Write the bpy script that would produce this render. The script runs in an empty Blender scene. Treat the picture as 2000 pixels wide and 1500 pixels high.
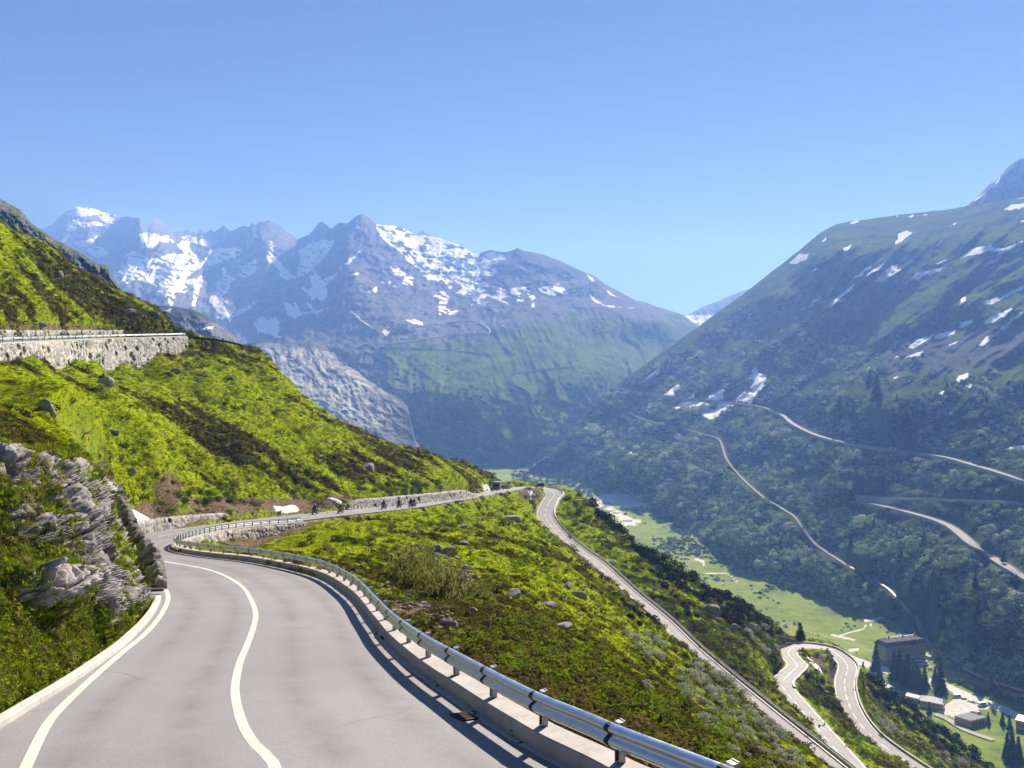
import bpy, math, random
import numpy as np
from mathutils import Vector
F, CX, HZ = 1570.0, 1000.0, 770.0      # focal length, principal column and horizon row of the 2000x1500 photograph
RNG = np.random.default_rng(7)
random.seed(7)
scn = bpy.context.scene
COL = scn.collection
SUN_AZ, SUN_EL = math.radians(28), math.radians(37)   # azimuth right of +Y

# ---------------------------------------------------------------- helpers
def P(u, v, d):
    return np.stack([(np.asarray(u, float)-CX)/F*d, np.asarray(d, float)+0*np.asarray(u, float), -(np.asarray(v, float)-HZ)/F*d], -1)

def _hash(ix, iy, iz, seed):
    h = (ix.astype(np.int64)*374761393 + iy.astype(np.int64)*668265263 + iz.astype(np.int64)*2147483647 + seed*974711) & 0xffffffff
    h = ((h ^ (h >> 13))*1274126177) & 0xffffffff
    h = ((h ^ (h >> 16))*2246822519) & 0xffffffff
    return (h ^ (h >> 15)) & 0xffffffff

def perlin(x, y, z=None, seed=0):
    x = np.asarray(x, float); y = np.asarray(y, float)
    two = z is None
    x, y = np.broadcast_arrays(x, y)
    ix, iy = np.floor(x).astype(np.int64), np.floor(y).astype(np.int64)
    fx, fy = x-ix, y-iy
    ux, uy = fx*fx*fx*(fx*(fx*6-15)+10), fy*fy*fy*(fy*(fy*6-15)+10)
    if two:
        iz0 = np.zeros_like(ix)
        def g(a, b):
            t = _hash(ix+a, iy+b, iz0, seed)*(2*math.pi/4294967296.0)
            return np.cos(t)*(fx-a)+np.sin(t)*(fy-b)
        n0 = g(0, 0)*(1-ux)+g(1, 0)*ux
        n1 = g(0, 1)*(1-ux)+g(1, 1)*ux
        return (n0*(1-uy)+n1*uy)*1.5
    z = np.broadcast_to(np.asarray(z, float), x.shape)
    iz = np.floor(z).astype(np.int64); fz = z-iz
    uz = fz*fz*fz*(fz*(fz*6-15)+10)
    def g(a, b, c):
        h = _hash(ix+a, iy+b, iz+c, seed)
        gx = (h & 1023)/511.5-1; gy = ((h >> 10) & 1023)/511.5-1; gz = ((h >> 20) & 1023)/511.5-1
        return gx*(fx-a)+gy*(fy-b)+gz*(fz-c)
    def pl(c):
        return (g(0, 0, c)*(1-ux)+g(1, 0, c)*ux)*(1-uy)+(g(0, 1, c)*(1-ux)+g(1, 1, c)*ux)*uy
    return (pl(0)*(1-uz)+pl(1)*uz)*1.5

def fbm(x, y, z=None, oct=4, seed=0, gain=.5, ridged=False):
    t = 0; a = 1.0; s = 0.0
    for i in range(oct):
        k = 2.03**i
        n = perlin(x*k, y*k, None if z is None else z*k, seed+i*17)
        if ridged: n = 1-2*np.abs(n)
        t = t+a*n; s += a; a *= gain
    return t/s

def sstep(a, b, x):
    t = np.clip((x-a)/(b-a), 0, 1); return t*t*(3-2*t)

class TPS:
    """thin plate spline through scattered (x, y) -> value"""
    def __init__(s, pts, vals, sx=1.0, sy=1.0, smooth=0.0):
        pts = np.asarray(pts, float); s.sc = np.array([sx, sy]); s.p = pts*s.sc
        n = len(pts)
        K = s.k(((s.p[:, None]-s.p[None])**2).sum(-1))+np.eye(n)*smooth
        A = np.zeros((n+3, n+3)); A[:n, :n] = K; A[:n, n] = 1; A[:n, n+1:] = s.p; A[n, :n] = 1; A[n+1:, :n] = s.p.T
        s.w = np.linalg.lstsq(A, np.concatenate([np.asarray(vals, float), [0, 0, 0]]), rcond=None)[0]
    @staticmethod
    def k(r2):
        return np.where(r2 > 1e-12, .5*r2*np.log(np.maximum(r2, 1e-12)), 0)
    def __call__(s, x, y):
        sh = np.broadcast(x, y).shape
        q = np.stack([np.broadcast_to(x, sh).ravel(), np.broadcast_to(y, sh).ravel()], -1)*s.sc
        out = np.empty(len(q)); n = len(s.p)
        for i in range(0, len(q), 40000):
            b = q[i:i+40000]
            r2 = (b[:, :1]-s.p[None, :, 0])**2+(b[:, 1:]-s.p[None, :, 1])**2
            out[i:i+40000] = s.k(r2)@s.w[:n]+s.w[n]+b@s.w[n+1:]
        return out.reshape(sh)

def spline(pts, step):
    """Catmull-Rom through points (any dimension), resampled evenly by length"""
    p = np.asarray(pts, float)
    q = np.vstack([2*p[0]-p[1], p, 2*p[-1]-p[-2]])
    out = []
    for i in range(1, len(q)-2):
        t = np.linspace(0, 1, 24, endpoint=False)[:, None]
        a, b, c, d = q[i-1], q[i], q[i+1], q[i+2]
        out.append(.5*((2*b)+(c-a)*t+(2*a-5*b+4*c-d)*t**2+(3*b-a-3*c+d)*t**3))
    out = np.vstack(out+[p[-1:]])
    L = np.concatenate([[0], np.cumsum(np.linalg.norm(np.diff(out[:, :3], axis=0), axis=1))])
    n = max(2, int(round(L[-1]/step))+1)
    s = np.linspace(0, L[-1], n)
    return np.stack([np.interp(s, L, out[:, k]) for k in range(out.shape[1])], -1)

def sides(path):
    """unit left normals in plan"""
    t = np.gradient(path[:, :2], axis=0); t /= np.linalg.norm(t, axis=1)[:, None]+1e-9
    return np.stack([-t[:, 1], t[:, 0]], -1)

def tag(o, label=None, cat=None, group=None, kind=None):
    if label: o['label'] = label
    if cat: o['category'] = cat
    if group: o['group'] = group
    if kind: o['kind'] = kind
    return o

def mk(name, verts, faces, mat=None, parent=None, smooth=False, attrs=None, link=True):
    """one mesh object from arrays; faces is an (M,3|4) array or a list of tuples"""
    verts = np.asarray(verts, np.float32)
    me = bpy.data.meshes.new(name)
    if isinstance(faces, np.ndarray) and faces.ndim == 2:
        k = faces.shape[1]; m = len(faces)
        me.vertices.add(len(verts)); me.vertices.foreach_set('co', verts.ravel())
        me.loops.add(m*k); me.loops.foreach_set('vertex_index', faces.astype(np.int32).ravel())
        me.polygons.add(m); me.polygons.foreach_set('loop_start', np.arange(0, m*k, k, dtype=np.int32))
        me.update(calc_edges=True)
    else:
        me.from_pydata(verts.tolist(), [], [tuple(int(i) for i in f) for f in faces])
    if smooth: me.polygons.foreach_set('use_smooth', np.ones(len(me.polygons), bool))
    for an, av in (attrs or {}).items():
        av = np.asarray(av, np.float32)
        if av.ndim == 1:
            a = me.attributes.new(an, 'FLOAT', 'POINT'); a.data.foreach_set('value', av)
        else:
            a = me.attributes.new(an, 'FLOAT_COLOR', 'POINT')
            if av.shape[1] == 3: av = np.hstack([av, np.ones((len(av), 1), np.float32)])
            a.data.foreach_set('color', av.ravel())
    if mat: me.materials.append(mat)
    me.validate(clean_customdata=False)
    o = bpy.data.objects.new(name, me)
    if link: COL.objects.link(o)
    if parent is not None: o.parent = parent
    return o

def empty(name, loc=(0, 0, 0), rz=0, **t):
    o = bpy.data.objects.new(name, None); COL.objects.link(o)
    o.location = loc; o.rotation_euler = (0, 0, rz); o.empty_display_size = .2
    return tag(o, **t)

def gridfaces(nr, nc):
    i = np.arange(nr*nc).reshape(nr, nc)
    return np.stack([i[:-1, :-1], i[:-1, 1:], i[1:, 1:], i[1:, :-1]], -1).reshape(-1, 4)

class MB:
    """collects simple solids into one mesh"""
    def __init__(s): s.v = []; s.f = []
    def add(s, v, f):
        n = len(s.v); s.v += [tuple(map(float, p)) for p in v]; s.f += [tuple(int(i)+n for i in q) for q in f]; return s
    def box(s, x0, x1, y0, y1, z0, z1, b=0.0, R=None, t=(0, 0, 0)):
        if b > 0:      # chamfered along all edges
            v = []
            for sx in (0, 1):
                for sy in (0, 1):
                    for sz in (0, 1):
                        X, Y, Z = (x0, x1)[sx], (y0, y1)[sy], (z0, z1)[sz]
                        dx, dy, dz = (b, -b)[sx], (b, -b)[sy], (b, -b)[sz]
                        v += [(X, Y+dy, Z+dz), (X+dx, Y, Z+dz), (X+dx, Y+dy, Z)]
            I = lambda sx, sy, sz, k: (sx*4+sy*2+sz)*3+k
            f = []
            for k in range(3):
                for a in (0, 1):
                    q = []
                    for (p, r) in ((0, 0), (1, 0), (1, 1), (0, 1)):
                        c = [0, 0, 0]; c[k] = a; c[(k+1) % 3] = p; c[(k+2) % 3] = r
                        q.append(I(*c, k))
                    f.append(q if a else q[::-1])
            for k in range(3):
                k1, k2 = (k+1) % 3, (k+2) % 3
                for a in (0, 1):
                    for c2 in (0, 1):
                        q = []
                        c = [0, 0, 0]; c[k1] = a; c[k2] = c2
                        for e in (0, 1):
                            c[k] = e; q.append((I(*c, k1), I(*c, k2)))
                        qq = [q[0][0], q[1][0], q[1][1], q[0][1]]
                        f.append(qq if (a ^ c2) else qq[::-1])
            for sx in (0, 1):
                for sy in (0, 1):
                    for sz in (0, 1):
                        q = [I(sx, sy, sz, 0), I(sx, sy, sz, 1), I(sx, sy, sz, 2)]
                        f.append(q if (sx+sy+sz) % 2 else q[::-1])
        else:
            v = [(x, y, z) for x in (x0, x1) for y in (y0, y1) for z in (z0, z1)]
            f = [(0, 1, 3, 2), (4, 6, 7, 5), (0, 4, 5, 1), (2, 3, 7, 6), (0, 2, 6, 4), (1, 5, 7, 3)]
        v = np.array(v, float)
        if R is not None: v = v@np.asarray(R).T
        return s.add(v+np.array(t), f)
    def prism(s, poly, h0, h1, axis=2):
        """extrude a closed polygon of 2-D points along an axis"""
        n = len(poly); v = []
        for h in (h0, h1):
            for a, b in poly:
                p = [a, b]; p.insert(axis, h); v.append(p)
        f = [list(range(n))[::-1], list(range(n, 2*n))]+[(i, (i+1) % n, n+(i+1) % n, n+i) for i in range(n)]
        return s.add(v, f)
    def tube(s, pts, r, n=6, cap=True):
        pts = np.asarray(pts, float); m = len(pts); r = np.broadcast_to(np.asarray(r, float), (m,))
        T = np.gradient(pts, axis=0); T /= np.linalg.norm(T, axis=1)[:, None]+1e-9
        a = np.array([0, 0, 1.0]) if abs(T[0, 2]) < .9 else np.array([1.0, 0, 0])
        v = []
        for i in range(m):
            x = np.cross(T[i], a); x /= np.linalg.norm(x)+1e-9; y = np.cross(T[i], x); 
            for k in range(n):
                th = 2*math.pi*k/n; v.append(pts[i]+r[i]*(math.cos(th)*x+math.sin(th)*y))
        f = [(i*n+k, i*n+(k+1) % n, (i+1)*n+(k+1) % n, (i+1)*n+k) for i in range(m-1) for k in range(n)]
        if cap: f += [list(range(n))[::-1], [(m-1)*n+k for k in range(n)]]
        return s.add(v, f)
    def ball(s, c, r, nu=8, nv=6):
        c = np.array(c, float); r = np.broadcast_to(np.asarray(r, float), (3,))
        v = [c+r*(0, 0, -1)]
        for j in range(1, nv):
            ph = math.pi*j/nv-math.pi/2
            for k in range(nu):
                th = 2*math.pi*k/nu; v.append(c+r*np.array([math.cos(ph)*math.cos(th), math.cos(ph)*math.sin(th), math.sin(ph)]))
        v.append(c+r*(0, 0, 1)); L = len(v)-1
        f = [(0, 1+(k+1) % nu, 1+k) for k in range(nu)]
        for j in range(nv-2):
            o = 1+j*nu
            f += [(o+k, o+(k+1) % nu, o+nu+(k+1) % nu, o+nu+k) for k in range(nu)]
        o = 1+(nv-2)*nu
        f += [(o+k, o+(k+1) % nu, L) for k in range(nu)]
        return s.add(v, f)
    def disc(s, c, r, w, n=14, axis=0):
        """a short cylinder (wheel) across the given axis"""
        poly = [(r*math.cos(2*math.pi*k/n), r*math.sin(2*math.pi*k/n)) for k in range(n)]
        m = MB().prism(poly, -w/2, w/2, axis)
        return s.add(np.array(m.v)+np.array(c), m.f)
    def build(s, name, mat, parent=None, smooth=False, attrs=None):
        return mk(name, np.array(s.v), s.f, mat, parent, smooth, attrs)

# ---------------------------------------------------------------- materials
MATS = {}
class NT:
    def __init__(s, name):
        s.m = bpy.data.materials.new(name); s.m.use_nodes = True; s.t = s.m.node_tree; s.t.nodes.clear()
        s.out = s.t.nodes.new('ShaderNodeOutputMaterial'); MATS[name] = s.m
    def n(s, typ, **kw):
        nd = s.t.nodes.new('ShaderNode'+typ)
        for k, v in kw.items():
            if k == 'inp':
                for a, b in v.items():
                    if hasattr(b, 'is_output'): s.t.links.new(b, nd.inputs[a])
                    else: nd.inputs[a].default_value = b
            else: setattr(nd, k, v)
        return nd
    def pos(s): return s.n('NewGeometry').outputs['Position']
    def attr(s, name, out='Fac'): return s.n('Attribute', attribute_name=name).outputs[out]
    def map(s, vec, scale=(1, 1, 1), rot=(0, 0, 0)):
        return s.n('Mapping', inp={'Vector': vec, 'Scale': scale, 'Rotation': rot}).outputs[0]
    def noise(s, vec, scale, detail=4, rough=.55, dist=0.0):
        return s.n('TexNoise', inp={'Vector': vec, 'Scale': scale, 'Detail': detail, 'Roughness': rough, 'Distortion': dist}).outputs['Fac']
    def voro(s, vec, scale, feature='F1', out='Distance', rand=1.0):
        return s.n('TexVoronoi', feature=feature, inp={'Vector': vec, 'Scale': scale, 'Randomness': rand}).outputs[out]
    def ramp(s, fac, a, b, lo=0.0, hi=1.0):
        return s.n('MapRange', inp={0: fac, 1: a, 2: b, 3: lo, 4: hi}).outputs[0]
    def math(s, op, a, b=0.0): return s.n('Math', operation=op, inp={0: a, 1: b}).outputs[0]
    def mix(s, fac, a, b, blend='MIX'):
        nd = s.n('Mix', data_type='RGBA', blend_type=blend)
        for i, x in ((0, fac), (6, a), (7, b)):
            if hasattr(x, 'is_output'): s.t.links.new(x, nd.inputs[i])
            elif i == 0: nd.inputs[i].default_value = x
            else: nd.inputs[i].default_value = (*x, 1)[:4]
        return nd.outputs[2]
    def cramp(s, fac, stops):
        nd = s.n('ValToRGB', inp={0: fac}); e = nd.color_ramp.elements
        while len(e) < len(stops): e.new(.5)
        for k, (p, c) in enumerate(stops): e[k].position = p; e[k].color = (*c, 1)
        return nd.outputs[0]
    def bump(s, h, strength=.5, dist=.1):
        return s.n('Bump', inp={'Height': h, 'Strength': strength, 'Distance': dist}).outputs[0]
    def done(s, color, rough=.9, normal=None, metal=0.0, spec=.3, trans=0.0):
        b = s.n('BsdfPrincipled', inp={'Roughness': rough, 'Metallic': metal, 'Specular IOR Level': spec})
        for k, x in (('Base Color', color), ('Normal', normal)):
            if x is None: continue
            if hasattr(x, 'is_output'): s.t.links.new(x, b.inputs[k])
            else: b.inputs[k].default_value = (*x, 1)[:4]
        sh = b.outputs[0]
        if trans > 0:
            tr = s.n('BsdfTranslucent')
            if hasattr(color, 'is_output'): s.t.links.new(color, tr.inputs[0])
            else: tr.inputs[0].default_value = (*color, 1)[:4]
            mx = s.n('MixShader', inp={0: trans}); s.t.links.new(sh, mx.inputs[1]); s.t.links.new(tr.outputs[0], mx.inputs[2]); sh = mx.outputs[0]
        s.t.links.new(sh, s.out.inputs[0])
        return s.m

def plain(name, col, rough=.6, metal=0.0, var=.25, scale=8.0, spec=.4):
    """a painted / metal / fabric surface with slight procedural wear"""
    if name in MATS: return MATS[name]
    t = NT(name); p = t.n('TexCoord').outputs['Object']
    n = t.noise(p, scale, 5, .6)
    c = t.mix(t.ramp(n, .3, .75), tuple(x*(1-var) for x in col), tuple(min(1, x*(1+var*.6)) for x in col))
    r = t.ramp(n, .2, .8, max(.05, rough-.1), min(1, rough+.12))
    m = t.done(c, .5, None, metal, spec)
    b = [x for x in m.node_tree.nodes if x.type == 'BSDF_PRINCIPLED'][0]
    m.node_tree.links.new(r, b.inputs['Roughness'])
    return m
# ================================================================ roads (centre lines in metres: x, y, z, half width)
def near_z(d): return -(3.77+.133*d)
def near_pt(u, v, zo=0.0):
    d = (3.77-zo)/((v-HZ)/F-.133); return ((u-CX)/F*d, d, near_z(d)+zo)
_c = [(-.6, 4.5), (-1.5, 7)]+[near_pt(*q)[:2] for q in ((536, 1497), (507, 1466), (479, 1426), (465, 1387), (459, 1344), (468, 1296), (482, 1262), (496, 1222), (499, 1197), (490, 1171), (473, 1146), (442, 1126), (408, 1113), (369, 1105), (312, 1095), (289, 1091))]
_c = [(-.6, 4.5), (-1.6, 7), (-3.3, 11.4), (-5.4, 16), (-6.95, 21), (-8.7, 27), (-11.9, 35), (-16.6, 44), (-22.0, 51), (-27.5, 57.8), (-32, 65), (-35.2, 73), (-36.6, 82), (-36.3, 92), (-34.9, 107), (-32.8, 120),
      (-30.3, 131), (-27, 143), (-22.5, 158), (-18.9, 177), (-13, 212), (-9, 240), (-4.5, 275), (-1, 303), (3, 326), (8, 340), (15, 342.5), (17.6, 334), (15, 323), (12.6, 304), (15.6, 281), (20.5, 262), (25.4, 247), (31, 222), (36.5, 201), (40.3, 182),
      (46.8, 158), (53.3, 135), (57, 120), (62, 100), (70, 84), (84, 82), (90, 95), (82, 118), (74, 140), (72, 160), (73.5, 178), (75.2, 193), (78, 218), (81, 241), (88, 255), (95, 268), (98, 285), (104, 297), (112, 303), (118.5, 303.5),
      (121, 299), (121, 290), (115, 278), (110.5, 264), (109, 250), (111, 238), (118, 220), (128, 200), (140, 180)]
_zk = [(4.5, 0)]
def road_heights(c):
    """heights by distance along the road: known heights at chosen plan points, linear grades between"""
    L = np.concatenate([[0], np.cumsum(np.linalg.norm(np.diff(c[:, :2], axis=0), axis=1))])
    keys = [((-.6, 4.5), -4.37), ((-3.3, 11.4), -5.29), ((-11.9, 35), -8.43), ((-22, 51), -10.55), ((-32, 65), -12.42), ((-36.6, 82), -14.7), ((-34.9, 107), -17.3), ((-27, 143), -20.75), ((-13, 212), -27.3), ((-4.5, 275), -33.3), ((3, 326), -38.0),
            ((15, 342.5), -40.1), ((15, 323), -43.3), ((12.6, 304), -46.0), ((20.5, 262), -50.3), ((31, 222), -54.3), ((46.8, 158), -60.7), ((62, 100), -66), ((84, 82), -69.5), ((82, 118), -74.5), ((72, 160), -79), ((78, 218), -85.0), ((81, 241), -87.1), ((95, 268), -90.3),
            ((104, 297), -93.3), ((118.5, 303.5), -96.0), ((121, 290), -98.1), ((110.5, 264), -101.5), ((109, 250), -103.5), ((118, 220), -107), ((140, 180), -112)]
    i = []; z = []; last = 0
    for (p, zz) in keys:
        dd = np.hypot(c[:, 0]-p[0], c[:, 1]-p[1]); dd[:last] = 1e9
        k = int(dd.argmin())
        i.append(k); z.append(zz); last = k+1
    h = np.interp(L, L[i], z)
    ker = np.hanning(31); ker /= ker.sum()
    return np.convolve(np.pad(h, 15, mode='edge')+0, ker, 'valid') if len(h) > 40 else h
_p = spline([(x, y, 0) for x, y in _c], 1.0)
_h = road_heights(_p)
_i82 = int(np.hypot(_p[:, 0]+36.6, _p[:, 1]-82).argmin())
_h[:_i82] = near_z(_p[:_i82, 1])
_h[_i82-6:_i82+7] = np.linspace(_h[_i82-6], _h[_i82+6], 13)
ROAD = np.column_stack([_p[:, :2], _h])                       # whole pass road as one chain of metres
_hw = np.interp(np.arange(len(ROAD)), [0, 46, 56, 90, 115, 150, 250, 340, 352, 375, 1e4], [3.0, 3.0, 3.9, 4.0, 3.9, 3.4, 3.2, 4.2, 4.2, 3.4, 3.3])
UP = spline([tuple(P(u, v, d)) for u, v, d in ((-160, 675, 90), (-80, 672, 98), (0, 668, 111), (100, 664, 138), (200, 660.5, 165), (300, 658, 190), (345, 657, 203), (400, 662, 216), (450, 672, 232), (500, 690, 260))], 2.0)

# ================================================================ near hillside: one height field in (bearing column, log distance)
ctrl = [(-60,1440,13.2),(0,1407,14),(159,1310,17.9),(235,1256,21.3),(283,1211,25.5),(310,1171,30.8),
 (-60,1300,14.6),(-60,1150,16.8),(-60,900,20.5),(0,1290,15.6),(0,1150,17.6),(0,1000,19.5),(0,900,21.5),(0,840,26),(0,790,45),(0,745,85),(-60,790,42),(-60,740,85),
 (100,1260,18),(100,1150,20),(100,1000,23),(100,900,27.5),(100,850,36),(100,800,60),(100,745,108),
 (200,1180,23),(200,1050,28),(200,1000,33),(190,920,47),(200,820,80),(200,755,128),
 (282,1150,32.5),(250,1105,34.5),(222,1040,38),(196,985,43),
 (235,1000,83),(150,880,38),(150,855,55),(100,835,45),(175,885,55),(150,800,82),(120,785,85),(60,800,60),(190,840,70),(262,1000,96),(262,950,100),(300,980,104),(300,900,109),(300,820,127),(300,760,150),(300,718,177),
 (0,707,102),(105,721,127.5),(212,722,158),(275,710,176),(345,690,196),(-60,700,93),
 (0,640,119),(0,540,140),(0,442,165),(-60,405,160),(100,640,143),(100,560,165),(100,490,186),(200,640,171),(200,590,190),(200,552,204),(300,642,196),(300,596,216),(362,646,224),
 (-220,620,130),(-220,720,80),(-220,760,36),(-220,1000,17),(-220,360,150),(-220,700,250),(-60,700,260),(0,700,260),(100,720,280),(200,750,290),(300,770,300),(362,790,310),(-60,900,600),(200,950,600),
 (400,990,113),(400,900,128),(400,820,150),(400,740,180),(400,690,205),(400,665,215),(400,760,290),
 (500,988,123),(500,900,140),(500,820,168),(500,740,204),(500,850,280),
 (600,985,143),(600,920,155),(600,850,180),(600,795,206),(600,900,290),
 (700,965,160),(700,930,170),(700,880,192),(700,835,226),(700,940,300),
 (800,955,182),(800,920,200),(800,875,252),(800,980,330),
 (900,945,222),(900,925,250),(900,900,285),(900,1000,360),(945,940,270),(957,928,306),(960,1010,380),
 (640,1108,44),(650,1080,60),(650,1040,90),(650,1016,122),(760,1130,50),(760,1080,75),(760,1030,110),(760,1002,148),
 (490,1068,89),(585,1034,106),(500,1075,76),(420,1080,67),
 (700,1165,36),(860,1290,19),(860,1230,28),(860,1170,42),(860,1110,65),(860,1050,105),(860,1004,160),(860,985,184),
 (1000,1382,14.6),(1000,1300,22),(1000,1220,36),(1000,1150,58),(1000,1090,95),(1000,1030,160),(1000,982,240),
 (1100,1440,12.6),(1100,1350,22),(1100,1270,36),(1100,1190,62),(1100,1130,100),(1100,1085,160),(1100,1064,225),
 (1200,1490,11.5),(1200,1400,20),(1200,1320,34),(1200,1250,58),(1200,1190,100),(1200,1155,160),(1200,1142,212),
 (1300,1530,12),(1300,1440,20),(1300,1380,33),(1300,1320,58),(1300,1270,100),(1300,1240,150),(1300,1232,185),
 (1400,1560,14),(1400,1480,25),(1400,1420,42),(1400,1365,75),(1400,1325,120),(1400,1312,160),
 (1500,1610,15),(1500,1530,28),(1500,1470,50),(1500,1425,90),(1500,1404,140),
 (1600,1660,17),(1600,1570,35),(1600,1520,65),(1600,1490,105),(1700,1720,19),(1700,1600,50),(1700,1560,95),
 (1850,1770,24),(1850,1660,50),(1850,1560,240),(1850,1480,300),(1850,1440,380),(1870,1442,420),(1870,1490,570),
 (2050,1790,30),(2050,1700,60),(2050,1580,240),(2050,1570,350),(2050,1555,420),(2050,1560,570),(1950,1508,400),(1950,1540,560),
 (1150,1040,285),(1150,982,330),(1120,962,345),(1230,1050,308),(1230,1110,252),(1340,1180,235),(1340,1120,291),(1400,1160,282),(1440,1260,215),(1480,1200,284),(1450,1230,245),(1500,1290,235),(1530,1243,292),(1500,1340,198),(1560,1400,178),
 (1600,1330,262),(1600,1295,280),(1640,1430,222),(1580,1350,245),(1680,1470,208),(1690,1370,290),(1690,1330,330),(1750,1410,300),(1750,1370,370),(1800,1460,270),(1790,1388,420),
 (1590,1250,318),(1640,1266,322),(1675,1300,340),(1700,1318,390),(1590,1310,400),(1640,1330,430),(1700,1370,520),(1480,1290,370),(1340,1220,380),(1230,1150,400),(1150,1080,430),(1060,1040,450),(1790,1430,560),
 (1060,944,364),(1000,943,352),(990,1010,440),(1130,1020,420)]
A_CT = list(ctrl)
for q in ROAD[8::9]:
    if q[1] > 7: A_CT.append((CX+F*q[0]/q[1], HZ-F*q[2]/q[1], q[1]))
for q in UP[::6]:
    A_CT.append((CX+F*q[0]/q[1], HZ-F*q[2]/q[1], q[1]))
for u in range(-100, 2150, 250):
    A_CT.append((u, 1000+max(0, u)*.32 if u < 900 else 1375, 700))
    if u >= 0: A_CT.append((u, HZ+F*(3.77+.133*7)/7*(1+.00007*max(0, u-1500)), 7))
A_CT = np.array(A_CT)
A_tps = TPS(np.column_stack([(A_CT[:, 0]-CX)/F, np.log(A_CT[:, 2])]), (A_CT[:, 1]-HZ)/F, 1.0, .32, 2e-5)

def road_near(x, y, path, hw):
    """distance to a road axis, its height and its half width there"""
    sh = x.shape; x = x.ravel(); y = y.ravel()
    bd = np.full(len(x), 1e9); bz = np.zeros(len(x)); bw = np.zeros(len(x)); bj = np.zeros(len(x), int)
    lo = path[:, :2].min(0)-40; hi = path[:, :2].max(0)+40
    idx = np.where((x > lo[0]) & (x < hi[0]) & (y > lo[1]) & (y < hi[1]))[0]
    hw = np.broadcast_to(hw, (len(path),))
    a, b = path[:-1], path[1:]
    for i in range(0, len(idx), 4000):
        k = idx[i:i+4000]
        px, py = x[k][:, None], y[k][:, None]
        dx, dy = b[:, 0]-a[:, 0], b[:, 1]-a[:, 1]
        t = np.clip(((px-a[:, 0])*dx+(py-a[:, 1])*dy)/(dx*dx+dy*dy+1e-9), 0, 1)
        d2 = (px-a[:, 0]-t*dx)**2+(py-a[:, 1]-t*dy)**2
        j = d2.argmin(1); r = np.arange(len(k))
        bd[k] = np.sqrt(d2[r, j]); bz[k] = a[j, 2]+t[r, j]*(b[j, 2]-a[j, 2]); bw[k] = hw[j]; bj[k] = j
    return bd.reshape(sh), bz.reshape(sh), bw.reshape(sh), bj.reshape(sh)

def A_height(U, D):
    """height of the near hillside for image column U and forward distance D (arrays)"""
    r = A_tps((U-CX)/F, np.log(D)); z = -r*D; x = (U-CX)/F*D
    amp = sstep(6, 60, D)
    z = z+amp*(1.1*fbm(x/26, D/26, oct=3, seed=3)+.5*fbm(x/7, D/7, oct=3, seed=5))*np.clip(D/90, .2, 1.6)
    z = z+.16*np.clip(D/40, .5, 1.8)*fbm(x/1.7, D/1.7, oct=3, seed=9)
    return x, z

def flatten(x, y, z, path, hw, drop=.12, bl_cut=1.3, bl_fill=3.0):
    d, rz, w, j = road_near(x, y, path, hw)
    if hasattr(bl_fill, '__len__'): bl_fill = bl_fill[j]; drop = drop[j]
    edge = d-w-.5
    up = z > rz
    k = np.where(edge < 0, 1.0, 1-np.clip(edge/np.where(up, bl_cut, bl_fill), 0, 1))
    k = k*k*(3-2*k)
    return z*(1-k)+(rz-drop)*k, d-w

NU, ND = 850, 640
uu = np.linspace(-260, 2240, NU)
# distances spread so that rows are even on screen: denser where the slope faces the camera
dd = np.exp(np.linspace(math.log(7.0), math.log(620), ND))
U, D = np.meshgrid(uu, dd)
X, Z = A_height(U, D)
Y = D
_k = np.arange(len(ROAD))
_fill = np.interp(_k, [0, 55, 62, 112, 118, 1e4], [1.5, 1.5, .6, .6, 3, 3])
_iw = [int(np.hypot(ROAD[:, 0]-x, ROAD[:, 1]-y).argmin()) for x, y in ((79.5, 232), (96, 272))]; _fill[_iw[0]:_iw[1]] = .7; _drop = np.interp(_k, [0, 85, 100, 1e4], [.4, .4, .15, .15])
Z, rdA = flatten(X, Y, Z, ROAD, np.where((_k > 58) & (_k < 115), _hw-1.0, _hw), _drop, 1.3, _fill)
Z, rdU = flatten(X, Y, Z, UP, 2.2, .3, 2.0, .4)
V = HZ-F*Z/Y
visA = V < np.minimum.accumulate(np.vstack([np.full((1, NU), 1e9), V[:-1]]), axis=0)

def hill_at(u, v, tmin=7.0):
    """first point of the near hillside seen at image point (u, v)"""
    j = np.clip((u-uu[0])/(uu[1]-uu[0]), 0, NU-1.001); j0 = int(j); w = j-j0
    col = V[:, j0]*(1-w)+V[:, j0+1]*w
    ok = np.where((col <= v) & (dd > tmin))[0]
    if len(ok) == 0 or ok[0] == 0: return None
    i = ok[0]; t = (col[i-1]-v)/(col[i-1]-col[i]+1e-9); t = min(max(t, 0), 1)
    d = math.exp(math.log(dd[i-1])*(1-t)+math.log(dd[i])*t)
    return P(u, v, d)
def hill_z(x, y):
    u = CX+F*x/y
    j = np.clip((u-uu[0])/(uu[1]-uu[0]), 0, NU-1.001); j0 = j.astype(int) if hasattr(j, 'astype') else int(j); w = j-j0
    i = np.clip((np.log(y)-math.log(dd[0]))/(math.log(dd[-1]/dd[0]))*(ND-1), 0, ND-1.001); i0 = i.astype(int) if hasattr(i, 'astype') else int(i); t = i-i0
    return (Z[i0, j0]*(1-w)+Z[i0, j0+1]*w)*(1-t)+(Z[i0+1, j0]*(1-w)+Z[i0+1, j0+1]*w)*t

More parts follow.
